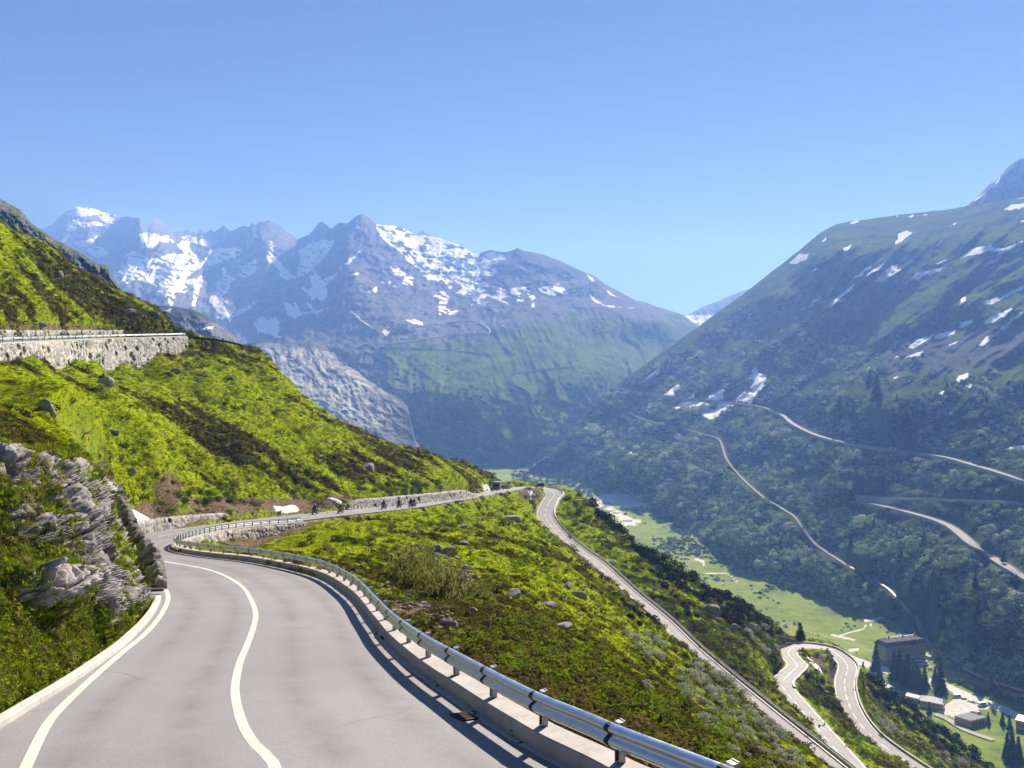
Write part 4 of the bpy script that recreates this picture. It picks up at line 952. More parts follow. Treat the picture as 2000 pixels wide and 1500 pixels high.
# drain wing wall
wb = MB(); q = [P(646, 973, 152), P(682, 994, 146)]
dv = q[1]-q[0]; nn = np.array([-dv[1], dv[0], 0]); nn /= np.linalg.norm(nn)
for a, h in ((0, .0),):
    wb.add([q[0], q[1], q[1]+nn*.5, q[0]+nn*.5, q[0]-[0, 0, 1.8], q[1]-[0, 0, 1.4], q[1]+nn*.5-[0, 0, 1.4], q[0]+nn*.5-[0, 0, 1.8]], [(3, 2, 1, 0), (0, 1, 5, 4), (1, 2, 6, 5), (2, 3, 7, 6), (3, 0, 4, 7), (4, 5, 6, 7)])
tag(wb.build('drain_wall', M_conc), 'sloping concrete wing wall of a stream culvert left of the long far wall', 'culvert wall')
# dark end of the cutting wall left of the road
_cw = spline([(-15.2, 34.3, -8.2), (-17.2, 38.2, -7.75), (-20.0, 42, -7.0), (-22.9, 46.3, -5.75), (-26.2, 51, -5.6), (-30, 56, -6)], .3)
_cw[:, 2] += .5*fbm(np.arange(len(_cw))*.27, np.zeros(len(_cw)), oct=3, seed=516)
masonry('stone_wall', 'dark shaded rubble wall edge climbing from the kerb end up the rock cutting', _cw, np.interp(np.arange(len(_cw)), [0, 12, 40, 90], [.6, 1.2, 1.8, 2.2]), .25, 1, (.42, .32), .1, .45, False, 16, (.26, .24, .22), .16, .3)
# walls at the lower hairpin
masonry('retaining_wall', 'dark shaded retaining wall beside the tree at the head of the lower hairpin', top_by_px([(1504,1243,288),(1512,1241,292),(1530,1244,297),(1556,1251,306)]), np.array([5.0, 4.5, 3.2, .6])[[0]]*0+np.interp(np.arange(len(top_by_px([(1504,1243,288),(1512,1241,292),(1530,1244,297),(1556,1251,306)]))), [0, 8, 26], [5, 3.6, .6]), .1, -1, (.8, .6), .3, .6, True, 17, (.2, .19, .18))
_a, _b = [int(np.hypot(ROAD[:, 0]-x, ROAD[:, 1]-y).argmin()) for x, y in ((80.6, 238), (95.5, 270))]
_q = ROAD[_a:_b].copy(); _q[:, :2] -= sides(ROAD)[_a:_b]*(hr[_a:_b, None]+.1); _q[:, 2] += .35
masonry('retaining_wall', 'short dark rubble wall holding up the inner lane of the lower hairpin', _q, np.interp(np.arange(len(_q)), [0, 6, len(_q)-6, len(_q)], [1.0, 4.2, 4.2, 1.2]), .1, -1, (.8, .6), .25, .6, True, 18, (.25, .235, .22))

# ================================================================ the rock cutting in the left foreground
def mat_rockface():
    t = NT('cutting_rock'); p = t.pos(); g = t.attr('turf'); b = t.attr('bare'); ck = t.attr('crack')
    n1 = t.noise(p, 1.6, 6, .7); n2 = t.noise(p, 9, 6, .75); v = t.voro(p, 2.2)
    rock = t.cramp(t.math('ADD', t.math('MULTIPLY', n1, .55), t.math('MULTIPLY', n2, .45)), [(.3, (.06, .056, .05)), (.44, (.22, .205, .19)), (.55, (.40, .375, .35)), (.7, (.58, .55, .51))])
    rock = t.mix(t.math('MULTIPLY', b, .75), rock, t.cramp(n1, [(.3, (.33, .29, .26)), (.55, (.52, .48, .45)), (.75, (.62, .58, .55))]))
    rock = t.mix(t.math('MULTIPLY', ck, .7), rock, (.07, .06, .045))
    turf = t.cramp(t.math('ADD', t.math('MULTIPLY', n2, .6), t.math('MULTIPLY', n1, .4)), [(.3, (.06, .08, .010)), (.47, (.16, .23, .012)), (.6, (.26, .32, .016)), (.72, (.28, .23, .09))])
    k = t.ramp(t.math('ADD', g, t.math('MULTIPLY', t.math('SUBTRACT', n1, .5), 1.1)), .42, .58)
    return t.done(t.mix(k, rock, turf), 1, t.bump(t.math('ADD', n1, n2), .6, .12), 0, 0)
M_face = mat_rockface()
fu_ = np.arange(-60, 330, 1.5); fv_ = np.arange(1446, 846, -1.5)
def view_grid(us, vs):
    """distance of the near hillside at each image point of a grid (first surface met)"""
    out = np.empty((len(vs), len(us)))
    mono = np.minimum.accumulate(V, axis=0)
    for j, u in enumerate(us):
        f = np.clip((u-uu[0])/(uu[1]-uu[0]), 0, NU-1.001); a = int(f); w = f-a
        col = mono[:, a]*(1-w)+mono[:, a+1]*w
        out[:, j] = np.exp(np.interp(-np.asarray(vs), -col, np.log(dd)))
    return out
FDp = view_grid(fu_, fv_)
FUg, FVg = np.meshgrid(fu_, fv_)
pt = P(FUg, FVg, FDp)
nrm = np.cross(np.gradient(pt, axis=1), np.gradient(pt, axis=0)); nrm /= np.linalg.norm(nrm, axis=-1)[..., None]+1e-9
nrm[(nrm*pt).sum(-1) > 0] *= -1
edge_kerb = np.interp(FUg, [-130, -60, 0, 60, 110, 159, 200, 235, 262, 283, 300, 312, 330], [1475, 1438, 1405, 1369, 1340, 1309, 1281, 1256, 1232, 1211, 1189, 1165, 1140])
edge_right = np.interp(FVg, [846, 900, 968, 1040, 1110, 1150, 1170, 1500], [190, 196, 210, 236, 270, 296, 306, 306])
ins = np.clip((edge_kerb-FVg)/26, 0, 1)*np.clip((edge_right-FUg)/14, 0, 1)*np.clip((FVg-846)/60, 0, 1)*np.clip((60-FDp)/10, 0, 1)
q = pt
rk1 = fbm(q[..., 0]*.55, q[..., 1]*.55, q[..., 2]*.55, oct=3, seed=501)
f1, f2, cid = worley(q[..., 0]*.5+q[..., 1]*.35+.5*rk1, q[..., 2]*.75+q[..., 1]*.1, 503)
blk = (cid-.5)*.55*np.clip((f2-f1)*2.5, 0, 1)
g1_, g2_, gid_ = worley(q[..., 0]*1.3+q[..., 1]*.8+.6*rk1, q[..., 2]*1.9+.4*rk1, 509)
crack = np.exp(-((f2-f1)/.07)**2)+.7*np.exp(-((g2_-g1_)/.08)**2)
rk2 = fbm(q[..., 0]*2.4, q[..., 1]*2.4, q[..., 2]*2.4, oct=4, seed=502, ridged=True)
barer = np.exp(-((FUg-55)/75)**2-((FVg-1165)/42)**2)
rockm = np.clip(-.12+1.5*(np.exp(-((FUg-(30+.55*(FVg-900)))/140)**2)*(FVg < 1330)-.3)+1.5*fbm(q[..., 0]*.45-q[..., 2]*.2, q[..., 1]*.45, q[..., 2]*.25, oct=4, seed=505)-.1*(FVg < 900), 0, 1)
rockm = np.maximum(rockm*sstep(862, 930, FVg), barer*1.2)*(1-sstep(1190, 1330, FVg+.25*(FUg-100)))
rockm = np.clip(rockm, 0, 1)
disp = ins*(.08+rockm*(.5+.65*rk1+1.35*blk+.3*rk2+.22*(gid_-.5)-.34*np.clip(crack, 0, 1))+(1-rockm)*.12*fbm(q[..., 0]*2, q[..., 1]*2, q[..., 2]*2, oct=4, seed=507)+barer*.35)-(1-ins)*.25
FPt = pt+nrm*disp[..., None]
_gf = gridfaces(len(fv_), len(fu_)); _gf = _gf[(ins.ravel()[_gf] > .02).all(1)]
face = mk('rock_cutting', FPt.reshape(-1, 3), _gf, M_face, smooth=False, attrs=dict(turf=(1-rockm).ravel(), crack=(np.clip(crack, 0, 1)*rockm).ravel(), bare=np.clip(barer, 0, 1).ravel()))
tag(face, kind='structure')
# wire netting draped over the rock: close rows of wire
netn = fbm(FUg/60, FVg/45, oct=3, seed=511)
segs = []
for r in range(24, len(fv_)-30, 3):
    m_ = (rockm[r] > .45) & (netn[r] > -.02) & (barer[r] < .55) & (ins[r] > .55)
    d_ = np.flatnonzero(np.diff(np.concatenate([[0], m_.astype(int), [0]])))
    for a_, b_ in zip(d_[::2], d_[1::2]):
        if b_-a_ > 5: segs.append((r, a_, b_))
par = list(range(len(segs)))
def root_(x):
    while par[x] != x: x = par[x]
    return x
for x in range(len(segs)):
    for y in range(x):
        if segs[x][0]-segs[y][0] == 3 and segs[x][1] < segs[y][2] and segs[y][1] < segs[x][2]: par[root_(x)] = root_(y)
M_wire = plain('wire_netting', (.20, .20, .21), .5, .5, .2, 12)
panels = {}
for x in range(len(segs)): panels.setdefault(root_(x), []).append(segs[x])
panels = sorted([p_ for p_ in panels.values() if len(p_) >= 7], key=lambda p_: -len(p_))[:5]
panels.sort(key=lambda p_: np.mean([x[0] for x in p_]))
where_ = ['lowest', 'second lowest', 'middle', 'second highest', 'highest'] if len(panels) == 5 else ['lowest', 'second lowest', 'second highest', 'highest'] if len(panels) == 4 else ['lowest', 'middle', 'highest'] if len(panels) == 3 else ['lower', 'upper']
for p_, wh in zip(panels, where_):
    nv, nf, nn_ = [], [], 0
    for r, j, k2 in p_:
        sm_ = np.convolve(np.pad(disp[r, j:k2], 2, mode='edge'), np.ones(5)/5, 'valid')
        seg = pt[r, j:k2]+nrm[r, j:k2]*(np.maximum(disp[r, j:k2], sm_)+.05)[:, None]
        w_ = .00045*seg[:, 1:2]+.003; up_ = np.array([0, 0, 1.0]); n = len(seg)
        nv.append(np.concatenate([seg+up_*w_, seg+nrm[r, j:k2]*w_*1.3, seg-up_*w_], 1).reshape(-1, 3))
        i = np.arange(n-1)[:, None]*3+nn_
        nf.append(np.concatenate([np.concatenate([i+a, i+(a+1) % 3, i+3+(a+1) % 3, i+3+a], 1) for a in range(3)])); nn_ += n*3
    tag(mk('wire_netting', np.concatenate(nv), np.concatenate(nf), M_wire), '%s piece of grey wire netting draped over the rock cutting left of the road' % wh, 'netting', 'wire netting on the cutting')
# ================================================================ plants
def leafcloud(n, rng, size=.3, flat=.8, shell=.55, up=.3, lobes=5, sp=.55):
    """n leaf triangles filling a lumpy dome of about unit radius; returns vertices (3n, 3)"""
    c = rng.normal(size=(lobes, 3)); c /= np.linalg.norm(c, axis=1)[:, None]; c *= sp*rng.uniform(.5, 1, (lobes, 1)); c[:, 2] = np.abs(c[:, 2])*flat+.15
    r = rng.uniform(.38, .62, lobes)
    k = rng.integers(0, lobes, n)
    d = rng.normal(size=(n, 3)); d /= np.linalg.norm(d, axis=1)[:, None]
    p = c[k]+d*(r[k]*(shell+(1-shell)*rng.random(n)**.5))[:, None]
    p[:, 2] = np.maximum(p[:, 2], .02)
    nn = d+rng.normal(scale=.55, size=(n, 3)); nn[:, 2] += up; nn /= np.linalg.norm(nn, axis=1)[:, None]
    a = np.cross(nn, rng.normal(size=(n, 3))); a /= np.linalg.norm(a, axis=1)[:, None]+1e-9; b = np.cross(nn, a)
    s = size*rng.uniform(.6, 1.3, (n, 1))
    return np.stack([p+a*s, p-a*s*.5+b*s*.6, p-a*s*.5-b*s*.6], 1).reshape(-1, 3)
def tuft(n, rng, h=1.0, spread=.5):
    """grass blades"""
    a = rng.uniform(0, 2*math.pi, n); r = spread*np.sqrt(rng.random(n))
    b = np.stack([r*np.cos(a), r*np.sin(a), np.zeros(n)], -1)
    l = h*rng.uniform(.5, 1.1, n)
    tip = b+np.stack([np.cos(a)*l*.45, np.sin(a)*l*.45, l], -1)+rng.normal(scale=.12, size=(n, 3))
    w = np.stack([-np.sin(a), np.cos(a), np.zeros(n)], -1)*.09
    return np.stack([b+w, b-w, tip], 1).reshape(-1, 3)
def trifaces(nv): return np.arange(nv).reshape(-1, 3)
def mat_leaf(name, src='OBJECT', trans=.35, col=None, col2=None):
    t = NT(name); p = t.pos()
    if src == 'INST':
        c = t.n('Attribute', attribute_name='col', attribute_type='INSTANCER').outputs['Color']
    else:
        rn = t.n('ObjectInfo').outputs['Random']
        c = t.mix(rn, col, col2)
    n = t.noise(p, 3.0, 3, .6); n2 = t.noise(p, 11, 2, .6)
    c = t.mix(t.ramp(n2, .3, .7, 0, .45), c, t.mix(.5, c, (.012, .016, .004)))
    c = t.mix(t.ramp(n, .5, .75, 0, .25), c, (.17, .19, .03))
    return t.done(c, 1, None, 0, 0, trans)
M_inst = mat_leaf('ground_leaves', 'INST', .4)
M_far = mat_leaf('scrub_leaves', 'INST', .1)
def proto(name, verts, mat): return mk(name, verts, trifaces(len(verts)), mat, link=False)
def instancer(name, label, cat, pos, scale, rotz, tilt, col, idx, protos, mat=None):
    """points that each carry one plant clump (geometry nodes)"""
    coll = bpy.data.collections.new(name+'_kinds')
    for k, o in enumerate(protos): o.name = '%s_kind_%02d' % (name, k); coll.objects.link(o)
    n = len(pos)
    me = bpy.data.meshes.new(name); me.vertices.add(n); me.vertices.foreach_set('co', np.asarray(pos, np.float32).ravel())
    def at_(nm, typ, fld, arr): a = me.attributes.new(nm, typ, 'POINT'); a.data.foreach_set(fld, np.asarray(arr).ravel())
    at_('scl', 'FLOAT_VECTOR', 'vector', np.asarray(scale, np.float32))
    at_('rot', 'FLOAT_VECTOR', 'vector', np.stack([tilt[:, 0], tilt[:, 1], rotz], -1).astype(np.float32))
    at_('idx', 'INT', 'value', np.asarray(idx, np.int32))
    at_('col', 'FLOAT_COLOR', 'color', np.hstack([col, np.ones((n, 1))]).astype(np.float32))
    o = bpy.data.objects.new(name, me); COL.objects.link(o)
    g = bpy.data.node_groups.new(name+'_nodes', 'GeometryNodeTree')
    g.interface.new_socket('Geometry', in_out='INPUT', socket_type='NodeSocketGeometry'); g.interface.new_socket('Geometry', in_out='OUTPUT', socket_type='NodeSocketGeometry')
    N = g.nodes.new; L = g.links.new
    gi, go = N('NodeGroupInput'), N('NodeGroupOutput')
    ci = N('GeometryNodeCollectionInfo'); ci.inputs['Collection'].default_value = coll; ci.inputs['Separate Children'].default_value = True; ci.inputs['Reset Children'].default_value = True
    ip = N('GeometryNodeInstanceOnPoints'); ip.inputs['Pick Instance'].default_value = True
    def na(nm, dt): q = N('GeometryNodeInputNamedAttribute'); q.data_type = dt; q.inputs['Name'].default_value = nm; return q.outputs['Attribute']
    L(gi.outputs[0], ip.inputs['Points']); L(ci.outputs[0], ip.inputs['Instance']); L(na('idx', 'INT'), ip.inputs['Instance Index'])
    e2r = N('FunctionNodeEulerToRotation'); L(na('rot', 'FLOAT_VECTOR'), e2r.inputs[0]); L(e2r.outputs[0], ip.inputs['Rotation'])
    L(na('scl', 'FLOAT_VECTOR'), ip.inputs['Scale']); L(ip.outputs[0], go.inputs[0])
    md = o.modifiers.new('plants', 'NODES'); md.node_group = g
    return tag(o, label, cat, None, 'stuff')

# ---- ground cover of the near hillside, spread evenly over what can be seen
rng = np.random.default_rng(21)
dV = np.abs(np.gradient(V, axis=0))
onroad = (rdA < .5) | (rdU < .4) 
wallgap = np.zeros_like(onroad)
near_w, _jw = nearest(np.stack([X.ravel()[(Y < 125).ravel()], Y.ravel()[(Y < 125).ravel()]], -1), WALL[::4])
ww = np.full(X.size, 99.0); ww[(Y < 125).ravel()] = near_w; WD = ww.reshape(X.shape)
_sd = np.zeros(X.size); _m = (Y < 125).ravel(); _wp = WALL[::4][_jw]; _wn = WN[::4][_jw]
_sd[_m] = (X.ravel()[_m]-_wp[:, 0])*_wn[:, 0]+(Y.ravel()[_m]-_wp[:, 1])*_wn[:, 1]; roadside = (_sd > 0).reshape(X.shape) & (WD < 4.5)
dens = np.where(visA & ~onroad & ~roadside & (WD > .75), np.clip(dV, 0, 12), 0)*(U > -40)*(U < 2040)*(V < 1530)*(1-.85*SOIL)*~((Y < 62) & (U < 325) & (V > 866))
def pick(weight, n):
    c = np.cumsum(weight.ravel()); k = np.searchsorted(c, rng.random(n)*c[-1]); i, j = np.unravel_index(k, weight.shape)
    fi = np.clip(i+rng.random(n)-.5, 0, ND-1.01); fj = np.clip(j+rng.random(n)-.5, 0, NU-1.01)
    i0, j0 = fi.astype(int), fj.astype(int); a, b = fi-i0, fj-j0
    bl = lambda M: (M[i0, j0]*(1-b)+M[i0, j0+1]*b)*(1-a)+(M[i0+1, j0]*(1-b)+M[i0+1, j0+1]*b)*a
    return np.stack([bl(X), bl(Y), bl(Z)], -1), i, j
protoH = [proto('heath', leafcloud(70, rng, .17, .5, .6, .5), M_inst) for _ in range(4)]
protoG = [proto('grass', tuft(34, rng, .8, .75), M_inst) for _ in range(3)]
protoB = [proto('herb', leafcloud(46, rng, .24, .55, .5, .9), M_inst) for _ in range(3)]
n = 110000
pos, ii, jj = pick(dens, n)
patch = fbm(pos[:, 0]/2.2, pos[:, 1]/2.2, oct=3, seed=601)
lft = (U[ii, jj] < 720) | (V[ii, jj] < 1010)
h = np.clip(HEATH[ii, jj]+np.where(lft, .4, .9)*patch+rng.normal(scale=.12, size=n), 0, 1)
isH = h > .52; kind = np.where(isH, rng.integers(0, 4, n), np.where(rng.random(n) < .62, 4+rng.integers(0, 3, n), 7+rng.integers(0, 3, n)))
dist = pos[:, 1]
pxm = dist/F                                   # metres per photo pixel
size = np.where(isH, np.clip(pxm*4.6, .16, .75)*rng.lognormal(0, .35, n), np.clip(pxm*2.6, .09, .42)*rng.lognormal(0, .3, n))
r = rng.random((n, 1)); r2 = rng.random((n, 1))
hc = np.where(r < .35, (.045, .042, .018), np.where(r < .7, (.12, .11, .022), np.where(r < .88, (.16, .115, .05), (.2, .2, .025))))*(.7+.6*r2)
tone = fbm(pos[:, 0]/9, pos[:, 1]/9, oct=3, seed=603)[:, None]
gc = (np.array([.30, .365, .005])*(1-np.clip(tone+.35, 0, 1))+np.array([.42, .43, .012])*np.clip(tone+.35, 0, 1))*(.7+.55*r2)
gc = np.where((r > .93), (.2, .17, .06), gc)
big = rng.random(n) < np.where(lft, .02, .06)
size = np.where(big & (dist > 20), np.clip(pxm*9, .35, 1.6)*rng.lognormal(0, .35, n), size); isH |= big; kind = np.where(big, rng.integers(0, 4, n), kind)
hc = np.where((big & (rng.random(n) < .5))[:, None], (.17, .25, .015), hc)
col = np.where(isH[:, None], hc, gc)
sc = np.stack([size*rng.uniform(.9, 1.5, n), size*rng.uniform(.8, 1.2, n), size*np.where(isH, rng.uniform(.6, 1.0, n), rng.uniform(.5, .95, n))], -1)
pos[:, 2] -= .05*size
instancer('meadow_plants', 'low alpine grass and heath cushions covering the near slopes', 'ground cover', pos, sc, rng.uniform(0, 6.28, n), rng.normal(scale=.12, size=(n, 2)), col, kind, protoH+protoG+protoB)

# ---- turf and herbs on the rock cutting
wgt = np.abs(np.gradient(FVg, axis=0))*(1-rockm)*(ins > .35)*(FDp < 60)
c = np.cumsum(wgt.ravel()); n = 9000; k = np.searchsorted(c, rng.random(n)*c[-1]); k = np.minimum(k, wgt.size-1)
pos = FPt.reshape(-1, 3)[k]+rng.normal(scale=.03, size=(n, 3)); r = rng.random((n, 1))
col = np.where(r < .22, (.11, .11, .025), np.where(r < .55, (.17, .25, .015), np.where(r < .9, (.30, .37, .02), (.33, .25, .11))))*(.7+.6*rng.random((n, 1)))
size = rng.uniform(.08, .24, n)*np.clip(pos[:, 1]/22, .8, 1.8)
instancer('cutting_turf', 'tufts of grass and herbs growing between the rocks of the cutting', 'ground cover', pos, np.stack([size, size, size*.9], -1), rng.uniform(0, 6.28, n), rng.normal(scale=.3, size=(n, 2)), col, rng.integers(0, 6, n),
          [proto('grass', tuft(30, rng, .9, .6), M_inst) for _ in range(3)]+[proto('herb', leafcloud(50, rng, .2, .7, .5, .7), M_inst) for _ in range(3)])

# ---- alder scrub and woods on the far slopes: thousands of bushes, one mass
rng = np.random.default_rng(33)
protoS = [proto('bush', leafcloud(90, rng, .24, .75, .8, .1, 4, .5), M_far) for _ in range(5)]
dRV = np.abs(np.gradient(RV, axis=0))
cl = fbm(RU/55-RV/80, RV/30, oct=5, seed=701, gain=.6)
gaps = fbm((RU+RV)/20, (RV-RU*.7)/60, oct=3, seed=703)
band = sstep(600, 760, RV-.20*(RU-1600))
w0 = dRV*band*np.clip(.25+1.5*cl+.5*gaps+.5*sstep(800, 1000, RV), 0, 1)*(RM_sn < .5)*(1-.9*RM_sc)*(Rt < .97)
def avoid(weight, U_, V_, lines, wd):
    for l in lines: weight = weight*(1-pxline(U_, V_, l, wd) ** .5)
    return weight
w0 = w0*(RM_RD[:RU.shape[0]] > np.where(RD > 1500, 13, 11))
n = 34000
c = np.cumsum(w0.ravel()); k = np.minimum(np.searchsorted(c, rng.random(n)*c[-1]), w0.size-1)
nr_, nc_ = RU.shape
pos = RW[:nr_].reshape(-1, 3)[k]+rng.normal(scale=1.0, size=(n, 3))*(1, 1, 0); r = rng.random((n, 1)); lowr = sstep(850, 1100, RV.ravel()[k])[:, None]
col = np.where(r < .4, (.16, .23, .12), np.where(r < .7, (.32, .41, .22), (.54, .60, .38)))*(.75+.5*rng.random((n, 1)))
size = np.clip(pos[:, 1]/F*4.6, 2.6, 7.5)*rng.lognormal(0, .42, n)
instancer('mountain_scrub', 'dense green alder scrub covering the far mountain slope', 'scrub', pos-[0, 0, .4], np.stack([size, size, size*rng.uniform(.75, 1.15, n)], -1), rng.uniform(0, 6.28, n), np.zeros((n, 2)), col, rng.integers(0, 5, n), protoS)
# scrub at the foot of the massif, on the granite rim and along the valley
nr2, nc2 = MU.shape
w1 = np.abs(np.gradient(MV, axis=0))*np.clip(.15+1.4*fbm(MU/40, MV/24, oct=4, seed=711), 0, 1)*sstep(760, 880, MV+.12*(MU-900))*(MU > 760)
c = np.cumsum(w1.ravel()); n1 = 5000; k = np.minimum(np.searchsorted(c, rng.random(n1)*c[-1]), w1.size-1); p1 = MW[:nr2].reshape(-1, 3)[k]
foot_u = lambda u, v: RM_foot(u)
hedge = np.exp(-((FV-RM_foot(FU))/16)**2)*(FV < RM_foot(FU)+np.where((FU > 1440) & (FU < 1730), -4, 40))
w2 = np.abs(np.gradient(FV, axis=0))*np.clip(1.3*fbm(FX/45, FD/45, oct=4, seed=713)-.12+.9*hedge+.75*np.exp(-((FU-1330)/75)**2-((FV-1070)/28)**2)+.4*(FV < 965), 0, 1)*(FD > 560)*(FD < 2600)*(FU > 1000)*(FU < 2080)*(grv < .3)*(pth < .2)
w2 = w2*(1-.97*np.exp(-((FU-1620)/150)**2-((FV-1200)/52)**2))*(1-.9*np.exp(-((FU-1240)/50)**2-((FV-1040)/30)**2))*((FU < 1640) | (FV < 1290))
c = np.cumsum(w2.ravel()); n2 = 6000; k = np.minimum(np.searchsorted(c, rng.random(n2)*c[-1]), w2.size-1); p2_ = np.stack([FX, FD, FZ], -1).reshape(-1, 3)[k]
# rows of scrub along the railway in the village
p3_ = []
for (u0, v0), (u1, v1), m_, wv in (((1845,1283),(1900,1298),60,3),((1900,1298),(2040,1325),220,10),((1850,1325),(1900,1340),60,6),((1880,1335),(1990,1372),150,9),((1990,1372),(2040,1400),60,9),((1690,1310),(1700,1330),20,4)):
    t_ = rng.random(m_); u_ = u0+(u1-u0)*t_; v_ = v0+(v1-v0)*t_+rng.normal(scale=wv*.4, size=m_); p3_.append(P(u_, v_, 238.5*F/(v_-HZ)))
p3_ = np.concatenate(p3_)
pos = np.concatenate([p1, p2_+rng.normal(scale=1.5, size=(n2, 3))*(1, 1, 0), p3_]); n = len(pos); r = rng.random((n, 1))
col = np.where(r < .4, (.07, .11, .042), np.where(r < .75, (.12, .16, .055), (.19, .22, .10)))*(.75+.5*rng.random((n, 1)))
size = np.clip(pos[:, 1]/F*4.0, 1.4, 9)*rng.lognormal(0, .3, n)
instancer('valley_scrub', 'green bushes scattered along the valley floor and its edges', 'scrub', pos-[0, 0, .3], np.stack([size, size, size*.8], -1), rng.uniform(0, 6.28, n), np.zeros((n, 2)), col, rng.integers(0, 5, n), [proto('bush', leafcloud(90, rng, .24, .75, .8, .1, 4, .5), M_far) for _ in range(4)])
# ================================================================ roads and railway on the far mountain
def floor_pt(u, v, lift=0.0):
    """the valley floor seen at an image point"""
    d = 238.0*F/(v-HZ)
    for _ in range(6): d = -(floor_z(d))*F/(v-HZ)
    return np.array([(u-CX)/F*d, d, floor_z(d)+lift])
M_dirt = mat_concrete('gravel_track', (.27, .25, .21), (.40, .37, .32))
M_rwall = mat_concrete('road_wall_stone', (.24, .23, .215), (.40, .385, .36))
M_far_road = mat_concrete('weathered_asphalt', (.17, .168, .165), (.27, .265, .26))
def build_mroad(p, w, h, label, mat=None):
    ribbon('road', p, w/2-.2, w/2-.2, mat or M_far_road, .3, 2)
    o = swept('retaining_wall', p, [(w/2+.4, 1.0), (w/2-.1, 1.0), (w/2-.1, -.1), (-w/2+.1, -.1), (-w/2+.1, 1.0), (-w/2-.4, 1.0), (-w/2-.9, -h), (w/2+.9, -h)], M_rwall)
    return tag(o, label, 'retaining wall', 'road walls on the far slope')
build_mroad(MR[0][0]+np.array([0, 0, 2.0]), 9, 9.0, 'long pale wall of the highest road crossing the far mountain slope')
build_mroad(MR[1][0]+np.array([0, 0, 1.0]), 9, 14.0, 'stone wall under the upper leg of the hairpin on the far slope')
build_mroad(MR[2][0]+np.array([0, 0, 1.0]), 10, 6.0, 'stone wall under the lower leg of the hairpin on the far slope')
a_, b_ = MR[1][0][-1], MR[2][0][0]
hpR = spline([tuple(MR[1][0][-3]), tuple(a_), tuple((a_+b_)/2+np.array([-9, 3, .0])), tuple(b_), tuple(MR[2][0][3])], 3)
ribbon('road', hpR, 5, 5, M_far_road, .45, 2)
p4r = MR[3][0]; p4r[:, 2] += .8
vp = np.array([floor_pt(u, v, .6) for u, v in ((1838,1287),(1858,1302),(1885,1318),(1920,1337),(1960,1355),(2010,1376),(2080,1405))])
tr = spline([tuple(x) for x in p4r[:-1:6]]+[tuple(x) for x in vp], 6)
k5 = np.ones(9)/9; tr[:, 2] = np.convolve(np.pad(tr[:, 2], 4, mode='edge'), k5, 'valid')
M_ball = mat_concrete('old_ballast', (.11, .105, .085), (.2, .19, .155))
o = swept('railway_bank', tr, [(2.0, 0), (-2.0, 0), (-3.2, -2.6), (3.2, -2.6)], M_ball); tag(o, kind='structure')
M_rail = plain('rail_steel', (.45, .43, .42), .35, .8, .15)
for sgn in (.5, -.5):
    q = tr.copy(); q[:, :2] += sides(tr)*sgn*1.1; q = q[-60:]; tag(swept('railway_track', q, [(.06, .02), (-.06, .02), (-.06, .2), (.06, .2)], M_rail), kind='structure')
tr2 = spline([tuple(floor_pt(u, v, .35)) for u, v in ((1843,1284),(1866,1297),(1890,1311),(1925,1327),(1965,1345),(2010,1364),(2080,1394))], 5)
ribbon('railway_bank', tr2, 2.2, 2.2, M_dirt, .0, 2)
vr = spline([tuple(floor_pt(u, v, .3)) for u, v in ((1806,1281),(1828,1279),(1858,1278),(1888,1283),(1920,1290),(1960,1300),(2010,1311),(2090,1330))], 5)
ribbon('road', vr, 4.2, 4.2, M_asph, .1, 2)
vr2 = spline([tuple(floor_pt(u, v, .3)) for u, v in ((1700,1316),(1716,1328),(1733,1342),(1760,1352)) ], 4)
ribbon('road', vr2, 2.5, 2.5, M_asph, .1, 2)
vr3 = spline([tuple(floor_pt(u, v, .3)) for u, v in ((1826,1395),(1850,1405),(1880,1424),(1905,1434),(1940,1446),(1900,1428)) ][:5], 4)
ribbon('road', vr3, 2.6, 2.6, M_dirt, .1, 2)

# hill roads: parapets and rails on the valley side of the lower legs
def edge_path(lo, hi, o, z=0.0):
    q = ROAD[lo:hi].copy(); q[:, :2] += sides(ROAD)[lo:hi]*(o[lo:hi, None] if hasattr(o, '__len__') else o); q[:, 2] += z; return q[::2]
ja, jb = at(9, 341), at(62, 100, j2)
e1 = edge_path(j1+22, jb, hl+.15)
tag(swept('parapet', e1, [(0, -.3), (0, .42), (.35, .42), (.35, -1.5)][::-1], M_conc2), 'straight concrete parapet along the valley side of the middle road leg', 'parapet', 'parapets along the lower road legs')
guardrail('straight steel guardrail along the valley side of the middle road leg', e1[:, :], .42, .2, 3.4, False, beam=BEAM2, rail_off=-.1, mat=M_post)
m3_ = at(115, 300, j4)
e3 = edge_path(m3_-22, j5, hl+.1)
tag(swept('parapet', e3, [(0, -.3), (0, .55), (.5, .55), (.5, -1.8)][::-1], M_conc2), 'curved concrete parapet around the outside of the lower hairpin', 'parapet', 'parapets along the lower road legs')
e2 = edge_path(at(72, 160, j3), at(79, 236, j3), -(hr+.1))
guardrail('guardrail on the upper road above the tall rubble wall', (lambda q: np.column_stack([q[:, :2]-sides(q)*2.75, q[:, 2]]))(UP[2:iu1]), .05, .45, 4.0, False, mat=M_zinc)

